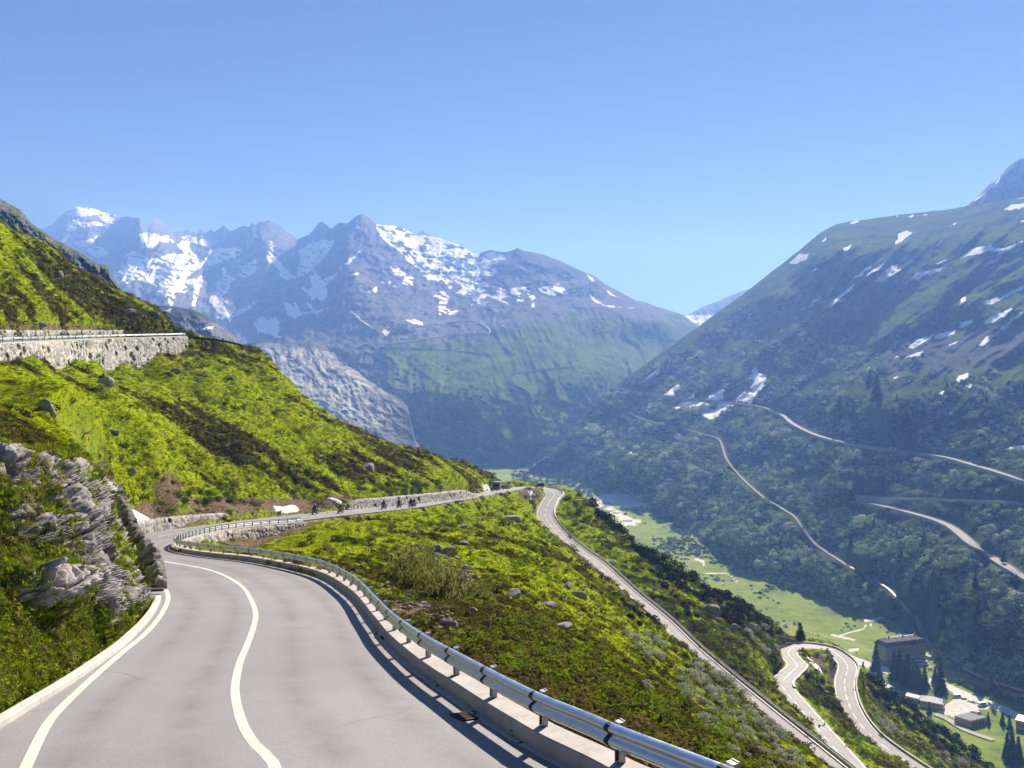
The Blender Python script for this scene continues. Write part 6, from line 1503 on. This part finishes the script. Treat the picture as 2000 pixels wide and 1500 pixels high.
snow_patch([(1574,1281),(1582,1286),(1597,1299),(1606,1312),(1607,1316),(1595,1309),(1581,1294)], 'long snow patch inside the lower hairpin', .4)
snow_patch([(640,972),(652,974),(672,982),(676,987),(660,984),(644,977)], 'thin snow strip behind the culvert wall', .25)

# ---- conifers
def spruce_parts(h=1.0, w=.2, tiers=15, n=620, sparse=1.0, base=.08):
    """a unit-high spruce: layered drooping boughs of needle sprays"""
    z = base+(1-base)*(rng.random(n)**1.25)
    lay = np.floor(z*tiers)/tiers; fz = (z*tiers) % 1
    a = rng.uniform(0, 6.28, n); k = rng.random(n)**.5
    R = w*(1.02-z)*(.75+.5*rng.random(n))*(1-.45*fz)+.012
    r = R*(.25+.75*k)
    p = np.stack([r*np.cos(a), r*np.sin(a), z-.06*k*(1-z)], -1)
    d = np.stack([np.cos(a), np.sin(a), -.35+.2*rng.normal(size=n)], -1); t_ = np.stack([-np.sin(a), np.cos(a), .25*rng.normal(size=n)], -1)
    s = (.030+.05*(1-z))*rng.uniform(.7, 1.3, n)*sparse; s = s[:, None]
    v = np.stack([p+d*s*1.3, p-d*s*.4+t_*s*.75, p-d*s*.4-t_*s*.75], 1).reshape(-1, 3)
    return v
def tree_meshes(mat, w, n, sparse=1.0, base=.08):
    v = spruce_parts(1, w, int(rng.integers(11, 17)), n, sparse, base); cr = mk('crown', v, trifaces(len(v)), mat, link=False).data
    b = MB().tube([(0, 0, -.03), (0, 0, .5), (0, 0, .98)], [.022, .014, .003], 7); o = b.build('trunk', M_bark); tr_ = o.data; bpy.data.objects.remove(o)
    return cr, tr_
SPR = [tree_meshes(M_spruce, .2, 700) for _ in range(3)]; LAR = [tree_meshes(M_larch, .24, 420, 1.1, .18) for _ in range(2)]; PIN = [tree_meshes(M_larch, .3, 200, 1.2, .35) for _ in range(2)]
def tree(p, h, label, group=None, kinds=SPR, name='spruce_tree', wide=1.0):
    r = empty(name, tuple(p), rng.uniform(0, 6.28), label=label, cat='tree', group=group); r.scale = (h*wide, h*wide, h)
    cr, tr_ = kinds[rng.integers(0, len(kinds))]
    for nm, me in (('crown', cr), ('trunk', tr_)):
        o = bpy.data.objects.new(nm, me); COL.objects.link(o); o.parent = r
    return r
def village_tree(u, base, top, label, group=None, **k):
    p = floor_pt(u, base); return tree(p, (base-top)/F*p[1], label, group, **k)
for u, b, tp_, lb in ((1711,1318,1257,'tall dark spruce standing apart left of the old hotel'),(1746,1326,1271,'tall spruce in front of the hotel, leftmost of the dense group'),(1756,1330,1266,'tallest spruce of the dense group in front of the hotel facade'),(1766,1342,1289,'front spruce of the dense group nearest the grey roofed house'),(1773,1336,1277,'spruce behind the front one in the dense hotel group'),(1784,1346,1300,'broad spruce in the right half of the dense hotel group'),(1791,1336,1294,'spruce at the back right of the dense hotel group'),(1797,1347,1306,'low spruce filling the right front of the dense hotel group'),(1806,1344,1297,'rightmost spruce of the dense hotel group'),(1826,1336,1301,'spruce between the hotel group and the railway'),(1837,1355,1293,'tall slim spruce right of the hotel group by the car park')): village_tree(u, b, tp_, lb, 'spruces around the old hotel')
village_tree(1938, 1368, 1306, 'tall sparse pine beside the stream and railway', kinds=PIN, name='pine_tree', wide=.8)
for u, b, tp_, lb in ((1930,1414,1391,'green tree beside the flat roofed garage'),(1958,1415,1389,'larger tree right of the garage'),(1972,1424,1396,'tree in front of the pink building'),(1815,1394,1370,'small dark spruce before the grey roofed house'),(1686,1322,1292,'small spruce by the riprap of the lower hairpin'),(1722,1330,1312,'short tree left of the hotel trees')): village_tree(u, b, tp_, lb, 'village trees')
for u, b, tp_, lb in ((1968,1482,1430,'dark spruce at the lower right corner, left of three'),(1977,1494,1428,'tallest dark spruce at the lower right corner'),(1989,1490,1438,'dark spruce at the lower right corner, right of three')): village_tree(u, b, tp_, lb, 'corner spruces')
p_ = hill_at(1563, 1253); 
if p_ is not None: tree(p_, 36/F*p_[1], 'lone spreading larch above the lower hairpin', None, LAR, 'larch_tree', 1.5)
def rm_ground(u, v):
    p = P(u, v, rm_pt(np.array([float(u)]), np.array([float(v)]))[0]); return p
SL = [(1712,792,742),(1698,752,725),(1752,790,772),(1667,826,800),(1685,825,800),(1795,812,795),(1817,775,762),(1850,762,745),(1710,948,939),(1596,1016,1000),(1559,1112,1087),(1620,1197,1177),(1710,1125,1108),(1781,1168,1144),(1865,1120,1096),(1847,1183,1156),(1910,1223,1180),(1952,1234,1208),(1707,1040,1014),(1662,1070,1046),(1805,1071,1041),(1604,1140,1112),(1640,795,775),(1674,842,815),(1722,838,812),(1560,850,838),(1880,1205,1170),(1930,1190,1160),(1975,1215,1178),(1990,1255,1218),(1895,1262,1228),(1860,1248,1214),(1935,1262,1226),(1968,1290,1250),(1840,1228,1196),(1985,1150,1124),(1960,1100,1076),(1905,1150,1122),(1940,1015,995),(1880,1010,990),(1530,1120,1098),(1575,1140,1116),(1655,1150,1126),(1745,1190,1164),(1810,1120,1098),(1760,1090,1068)]
for k, (u, b, tp_) in enumerate(SL):
    p = rm_ground(u, b); tree(p-np.array([0, 0, .5]), (b-tp_)*1.15/F*p[1], 'conifer standing above the scrub on the far slope, upper stand' if b < 860 else 'conifer standing above the scrub on the far slope, lower stand', 'conifers on the far slope, upper' if b < 860 else 'conifers on the far slope, lower', LAR if k % 3 == 0 else SPR, 'larch_tree' if k % 3 == 0 else 'spruce_tree', 1.15)

# ================================================================ the village at the valley end
def oriented(name, p, ang, **t): return empty(name, tuple(p), ang, **t)
M_hwall = plain('hotel_plaster', (.30, .255, .21), .9, 0, .2, .4); M_hroof = plain('hotel_slate', (.075, .06, .085), .55, 0, .35, .8); M_shut = plain('window_dark', (.025, .028, .035), .2, 0, .2); M_trim = plain('pale_trim', (.5, .46, .42), .8, 0, .12)
M_pinkw = plain('pink_plaster', (.42, .28, .27), .9, 0, .15, .5); M_groof = plain('grey_metal_roof', (.36, .37, .39), .45, .2, .15, .6); M_droof = plain('dark_flat_roof', (.15, .15, .15), .8, 0, .2, .5); M_wood = plain('brown_boards', (.12, .08, .055), .85, 0, .3)
def hotel():
    a = floor_pt(1731, 1298); b = floor_pt(1808, 1288.5)
    ang = math.atan2(b[1]-a[1], b[0]-a[0]); L = float(np.hypot(*(b-a)[:2])); H, W = 15.0, 14.0
    r = oriented('hotel', a, ang, label='large old stone hotel with dark mansard roof on the valley floor', cat='hotel')
    MB().box(0, L, 0, W, -1, H).build('wall', M_hwall, r)
    MB().box(-.25, L+.25, -.25, W+.25, H-.35, H-.05).box(-.12, L+.12, -.12, W+.12, 4.3, 4.6).build('cornice', M_trim, r)
    o = .8; z0, z1, z2 = H-.05, H+3.6, H+6.4; i1 = 1.6; i2 = W*.5-.6
    v = [(-o, -o, z0), (L+o, -o, z0), (L+o, W+o, z0), (-o, W+o, z0), (i1, i1, z1), (L-i1, i1, z1), (L-i1, W-i1, z1), (i1, W-i1, z1), (i1+5, i2, z2), (L-i1-5, i2, z2), (L-i1-5, W-i2, z2), (i1+5, W-i2, z2)]
    f = [(0, 1, 5, 4), (1, 2, 6, 5), (2, 3, 7, 6), (3, 0, 4, 7), (4, 5, 9, 8), (5, 6, 10, 9), (6, 7, 11, 10), (7, 4, 8, 11), (8, 9, 10, 11), (3, 2, 1, 0)]
    rf = MB().add(v, f).build('roof', M_hroof, r)
    for x in (L*.36, L*.72):
        MB().add([(x, i1, z1+.05), (x+.35, i1, z1+.05), (x+.35, i2, z2+.05), (x, i2, z2+.05), (x, i1, z1+.3), (x+.35, i1, z1+.3), (x+.35, i2, z2+.3), (x, i2, z2+.3)], [(3, 2, 1, 0), (4, 5, 6, 7), (0, 1, 5, 4), (1, 2, 6, 5), (2, 3, 7, 6), (3, 0, 4, 7)]).build('firewall', M_trim, rf)
    for x in (L*.2, L*.55, L*.85): MB().box(x, x+1.1, W*.5-.5, W*.5+.5, z2-.5, z2+1.3, .06).build('chimney', M_trim, rf)
    for k in range(9):
        x = 2.6+k*(L-6.2)/8
        dm = MB().prism([(x, z0+.6), (x+1.5, z0+.6), (x+1.5, z0+2.3), (x+.75, z0+3.0), (x, z0+2.3)], -.35, 1.6, 1).build('dormer', M_hroof, rf)
        MB().box(x+.35, x+1.15, -.39, -.33, z0+.9, z0+2.1).build('pane', M_shut, dm)
    wm = None
    def win(x, y, z, ry):
        nonlocal wm
        if wm is None:
            wm = MB().box(-.75, .75, -.10, .05, -1.0, 1.0).build('window', M_trim, r)
            pn = MB().box(-.55, .55, -.13, -.09, -.82, .82).build('pane', M_shut, wm); o = wm
        else:
            o = wm.copy(); COL.objects.link(o); o.parent = r
            for ch in wm.children: c = ch.copy(); COL.objects.link(c); c.parent = o
        o.location = (x, y, z); o.rotation_euler = (0, 0, ry)
    for z in (2.3, 6.2, 9.4, 12.6):
        for k in range(11): win(2.0+k*(L-4)/10, 0, z, 0)
        for k in range(4): win(0, 2.0+k*(W-4)/3, z, -math.pi/2)
hotel()
def house(name, label, u0, v0, u1, v1, W, H, wall, roof, kind='hip', rise=2.2, lift=0, group=None, rows=1, nwin=6, cat='house', o=.6):
    a = floor_pt(u0, v0, lift); b = floor_pt(u1, v1, lift); ang = math.atan2(b[1]-a[1], b[0]-a[0]); L = float(np.hypot(*(b-a)[:2]))
    r = oriented(name, a, ang, label=label, cat=cat, group=group)
    MB().box(0, L, 0, W, -1.2, H).build('wall', wall, r)
    if kind == 'hip':
        i = min(W*.5, L*.3)
        MB().add([(-o, -o, H), (L+o, -o, H), (L+o, W+o, H), (-o, W+o, H), (i, W*.5, H+rise), (L-i, W*.5, H+rise)], [(0, 1, 5, 4), (1, 2, 5), (2, 3, 4, 5), (3, 0, 4), (3, 2, 1, 0)]).build('roof', roof, r)
    elif kind == 'flat':
        MB().box(-o, L+o, -o, W+o, H, H+.45).build('roof', M_trim, r); MB().box(-o+.35, L+o-.35, -o+.35, W+o-.35, H+.45, H+.5).build('roof_deck', roof, r)
    else:
        MB().prism([(-o, H), (W+o, H+.0), (W*.5, H+rise)], -o, L+o, 0).build('roof', roof, r)
    wm = None
    for k in range(nwin):
        x = L*(k+.7)/(nwin+.4)
        if wm is None:
            wm = MB().box(-.6, .6, -.06, .05, -.7, .7).build('window', M_trim, r); MB().box(-.45, .45, -.09, -.05, -.55, .55).build('pane', M_shut, wm); q = wm
        else:
            q = wm.copy(); COL.objects.link(q); q.parent = r
            for ch in wm.children: c = ch.copy(); COL.objects.link(c); c.parent = q
        q.location = (x, 0, H*.6)
    return r
house('house', 'single storey house with broad grey hipped roof beside the car park', 1797, 1379, 1842, 1387.5, 11, 4.6, M_pinkw, M_groof, 'hip', 2.6, nwin=7)
house('annex', 'low annex with pale roof behind the grey roofed house', 1770, 1366, 1793, 1372, 7, 3, M_pinkw, M_groof, 'gable', 1.5, nwin=3, cat='house')
house('garage', 'flat roofed garage building with dark roof at the bottom of the slope', 1864, 1411, 1893, 1420, 12, 4.8, M_pinkw, M_droof, 'flat', nwin=4, cat='garage', o=.25) if False else None
a = floor_pt(1866, 1409); 
def garage():
    A_, B_, C_ = floor_pt(1864, 1411), floor_pt(1896, 1421), floor_pt(1925, 1414)
    ang = math.atan2(C_[1]-B_[1], C_[0]-B_[0]); L = float(np.hypot(*(C_-B_)[:2])); W = float(np.hypot(*(A_-B_)[:2]))
    r = oriented('garage', B_, ang, label='flat roofed garage with dark roof and pale rim at the foot of the slope', cat='garage')
    d = (A_-B_)[:2]; d /= np.linalg.norm(d); ex = np.array([math.cos(ang), math.sin(ang)]); ey = np.array([-math.sin(ang), math.cos(ang)])
    px_, py_ = float(d@ex)*W, float(d@ey)*W
    q = [(0, 0), (L, 0), (L+px_, py_), (px_, py_)]
    if py_ < 0: q = q[::-1]
    MB().prism(q, -1, 4.6).build('wall', M_pinkw, r)
    c = np.mean(q, 0); q2 = [tuple(c+(np.array(x)-c)*1.03) for x in q]; q3 = [tuple(c+(np.array(x)-c)*.985) for x in q]
    MB().prism(q2, 4.6, 5.0).build('roof', M_trim, r); MB().prism(q3, 5.0, 5.06).build('roof_deck', M_droof, r)
    for k in range(4): MB().box(1.2+k*(L-2)/4, 1.2+k*(L-2)/4+(L-2)/4-.8, -.08, .02, 0, 3.4).build('door', M_wood, r)
garage()
house('house', 'pink walled house at the right edge of the village', 1984, 1423, 2022, 1432, 12, 6, M_pinkw, M_groof, 'flat', nwin=4)
house('shed', 'small shed with blue grey roof beyond the lower hairpin', 1699, 1322, 1711, 1324, 5, 2.6, M_wood, M_groof, 'gable', 1.4, nwin=1, cat='shed')
house('shed', 'shed with long grey roof left of the dense spruce group', 1719, 1343, 1734, 1350, 6, 2.6, M_wood, M_groof, 'gable', 1.2, nwin=2, cat='shed')
# far hotel high on the pass road of the massif
def me_pt(u, v):
    f, k = ME_foot(u), ME_sky(u); t = (f-v)/(f-k)*(MD.shape[0]-1); j = (u+80)/2.4; return P(u, v, MD[int(t), int(j)])
p = me_pt(787, 641)
r = oriented('hotel', p-np.array([0, 6, 2]), .1, label='small pale hotel block high on the distant massif below the snow', cat='hotel')
MB().box(-20, 20, 0, 14, -6, 16).build('wall', M_trim, r); MB().prism([(-1, 16), (15, 16), (7, 20)], -21, 21, 0).build('roof', M_hroof, r)
wm = None
for z in (2, 7, 12):
    for k in range(7):
        if wm is None: wm = MB().box(-1, 1, -.3, .2, -1.4, 1.4).build('window', M_shut, r); q = wm
        else: q = wm.copy(); COL.objects.link(q); q.parent = r
        q.location = (-16+k*5.3, 0, z)
# thin road lines on the massif
for pts_, nm in (([(800,640),(850,634),(880,630),(930,628),(960,652),(880,655),(800,668),(740,676),(800,680),(880,685),(960,692)], 'a'), ([(1000,729),(1040,724),(1080,719),(1128,714)], 'b'), ([(683,605),(700,622),(714,634),(730,642)], 'd')):
    q = spline([(u, v, 0) for u, v in pts_], 3); pm_ = np.array([me_pt(u, v) for u, v in q[:, :2]])
    k7 = np.ones(9)/9
    for c_ in range(3): pm_[:, c_] = np.convolve(np.pad(pm_[:, c_], 4, mode='edge'), k7, 'valid')
    pm_[:, :2] *= .9975; pm_[:, 2] = pm_[:, 2]*.9975+2
    tag(swept('road', pm_[::2], [(3, 0), (-3, 0), (-3.5, -4), (3.5, -4)], M_rwall), kind='structure')
# vehicles of the village
def vcar(u, v, rz, label, paint, kind='car', **k): car(tuple(floor_pt(u, v, .25)), rz, label, paint, kind=kind, group='parked vehicles in the village', **k)
vcar(1870, 1363, .2, 'white delivery van parked at the back of the gravel car park', M_white, 'van', L=6.5, W=2.1, H=2.7)
vcar(1882, 1366.5, .1, 'dark violet car parked beside the white delivery van', plain('violet_paint', (.12, .08, .2), .3, 0, .1))
vcar(1898, 1371.5, .1, 'white car parked alone in the middle of the car park edge', M_white)
vcar(1919, 1379, .25, 'large white van parked on the grass end of the car park', M_white, 'van', L=7.0, W=2.2, H=2.8)
vcar(1911, 1394, .3, 'red car parked behind the flat roofed garage', M_red)
vcar(1899, 1392, .2, 'white car behind the garage left of the red car', M_white)
vcar(1798, 1291, -.35, 'long white bus standing in front of the hotel corner', M_white, 'van', L=11, W=2.5, H=3.1, cat='bus')
vcar(1802, 1298, -.35, 'second white bus parked nearer than the one at the hotel corner', M_white, 'van', L=10, W=2.5, H=3.0, cat='bus')
vcar(1817, 1307, -.3, 'red car parked by the railway beyond the spruces', M_red)
vcar(1829, 1304, -.3, 'grey car parked by the railway beyond the spruces', M_grey)
# railway coaches
M_coach = plain('coach_red', (.36, .045, .04), .4, 0, .15); M_croof = plain('coach_roof', (.5, .36, .3), .6, 0, .15)
def coach(u0, v0, u1, v1, label):
    a, b = floor_pt(u0, v0, .55), floor_pt(u1, v1, .55); c = (a+b)/2; ang = math.atan2(b[1]-a[1], b[0]-a[0]); L = float(np.hypot(*(b-a)[:2]))
    r = oriented('railway_coach', c, ang, label=label, cat='railway coach', group='red railway coaches')
    MB().box(-L/2, L/2, -1.35, 1.35, .6, 3.1, .1).build('body', M_coach, r)
    MB().prism([(-1.38, 3.1), (1.38, 3.1), (1.0, 3.55), (0, 3.7), (-1.0, 3.55)], -L/2, L/2, 0).build('roof', M_croof, r)
    n = 7; wm = MB().box(-.55, .55, -1.38, 1.38, -.4, .45).build('window', M_glass, r); wm.location = (-L/2+1.3, 0, 2.25)
    for k in range(1, n): q = wm.copy(); COL.objects.link(q); q.parent = r; q.location = (-L/2+1.3+k*(L-2.6)/(n-1), 0, 2.25)
    for x in (-L/2+2.5, L/2-2.5): MB().box(x-1.3, x+1.3, -1.0, 1.0, .12, .6, .05).build('bogie', M_black, r)
coach(1887, 1317, 1919, 1331, 'red railway coach standing alone on the siding near the hotel')
coach(1951, 1343, 1972, 1350, 'red railway coach of the coupled pair, end nearer the hotel')
coach(1973, 1351, 1999, 1358, 'red railway coach of the coupled pair, end nearer the picture edge')
# flag pole, masts
def pole(u, v, top, label, flag=None, name='flag_pole'):
    p = floor_pt(u, v); h = (v-top)/F*p[1]; r = oriented(name, p, .4, label=label, cat=name.replace('_', ' '))
    MB().tube([(0, 0, -.3), (0, 0, h)], [.14, .08], 6).build('mast', M_white, r)
    if flag: MB().box(.1, 1.5, -.03, .03, h-4.4, h-.2).build('flag', flag, r)
pole(1842, 1402, 1362, 'white flag pole with pale green flag beside the grey roofed house', plain('pale_green_cloth', (.42, .52, .4), .9, 0, .15))
# ================================================================ camera, light, air
cam = bpy.data.cameras.new('camera'); co = bpy.data.objects.new('camera', cam); COL.objects.link(co)
co.rotation_euler = (math.radians(90), 0, 0); cam.sensor_width = 36; cam.lens = F/2000*36; cam.shift_y = (HZ-750)/2000
cam.clip_start = .1; cam.clip_end = 60000; scn.camera = co
sl = bpy.data.lights.new('sun', 'SUN'); so = bpy.data.objects.new('sun', sl); COL.objects.link(so)
sl.energy = 5; sl.angle = math.radians(.5); sl.color = (.88, .86, 1)
so.rotation_euler = (math.pi/2-SUN_EL, 0, -SUN_AZ+math.pi)   # light travels from the sun towards the scene
sd = Vector((math.sin(SUN_AZ)*math.cos(SUN_EL), math.cos(SUN_AZ)*math.cos(SUN_EL), math.sin(SUN_EL)))
so.rotation_euler = sd.to_track_quat('Z', 'Y').to_euler()
w = bpy.data.worlds.new('World'); scn.world = w; w.use_nodes = True
wt = w.node_tree; bg = wt.nodes['Background']
sky = wt.nodes.new('ShaderNodeTexSky'); sky.sky_type = 'NISHITA'; sky.sun_disc = False
sky.sun_elevation = SUN_EL; sky.sun_rotation = SUN_AZ
sky.altitude = 2000; sky.air_density = .7; sky.dust_density = 0; sky.ozone_density = 6.0
wt.links.new(sky.outputs[0], bg.inputs[0]); bg.inputs[1].default_value = .030
# the air itself
hb = MB().box(-4200, 4200, -60, 9600, -262, 1760)
t = NT('air'); pv = t.n('VolumePrincipled')
pv.inputs['Color'].default_value = (.20, .385, 1, 1); pv.inputs['Absorption Color'].default_value = (1, 1, 1, 1)
pv.inputs['Density'].default_value = 1.75e-4; pv.inputs['Anisotropy'].default_value = .17
t.t.links.new(pv.outputs[0], t.out.inputs['Volume'])
haze = hb.build('haze', t.m); tag(haze, kind='stuff', label='pale blue summer haze filling the valley air', cat='haze')
vs = scn.view_settings; scn.display_settings.display_device = 'sRGB'
vs.view_transform = 'Standard'; vs.look = 'None'; vs.exposure = 1.16; vs.gamma = 1
cy = scn.cycles
cy.max_bounces = 5; cy.diffuse_bounces = 2; cy.glossy_bounces = 2; cy.transmission_bounces = 3; cy.volume_bounces = 1; cy.transparent_max_bounces = 4
cy.use_denoising = True; cy.caustics_reflective = False; cy.caustics_refractive = False; cy.sample_clamp_indirect = 4
try: cy.denoiser = 'OPENIMAGEDENOISE'; cy.denoising_prefilter = 'ACCURATE'
except Exception: pass
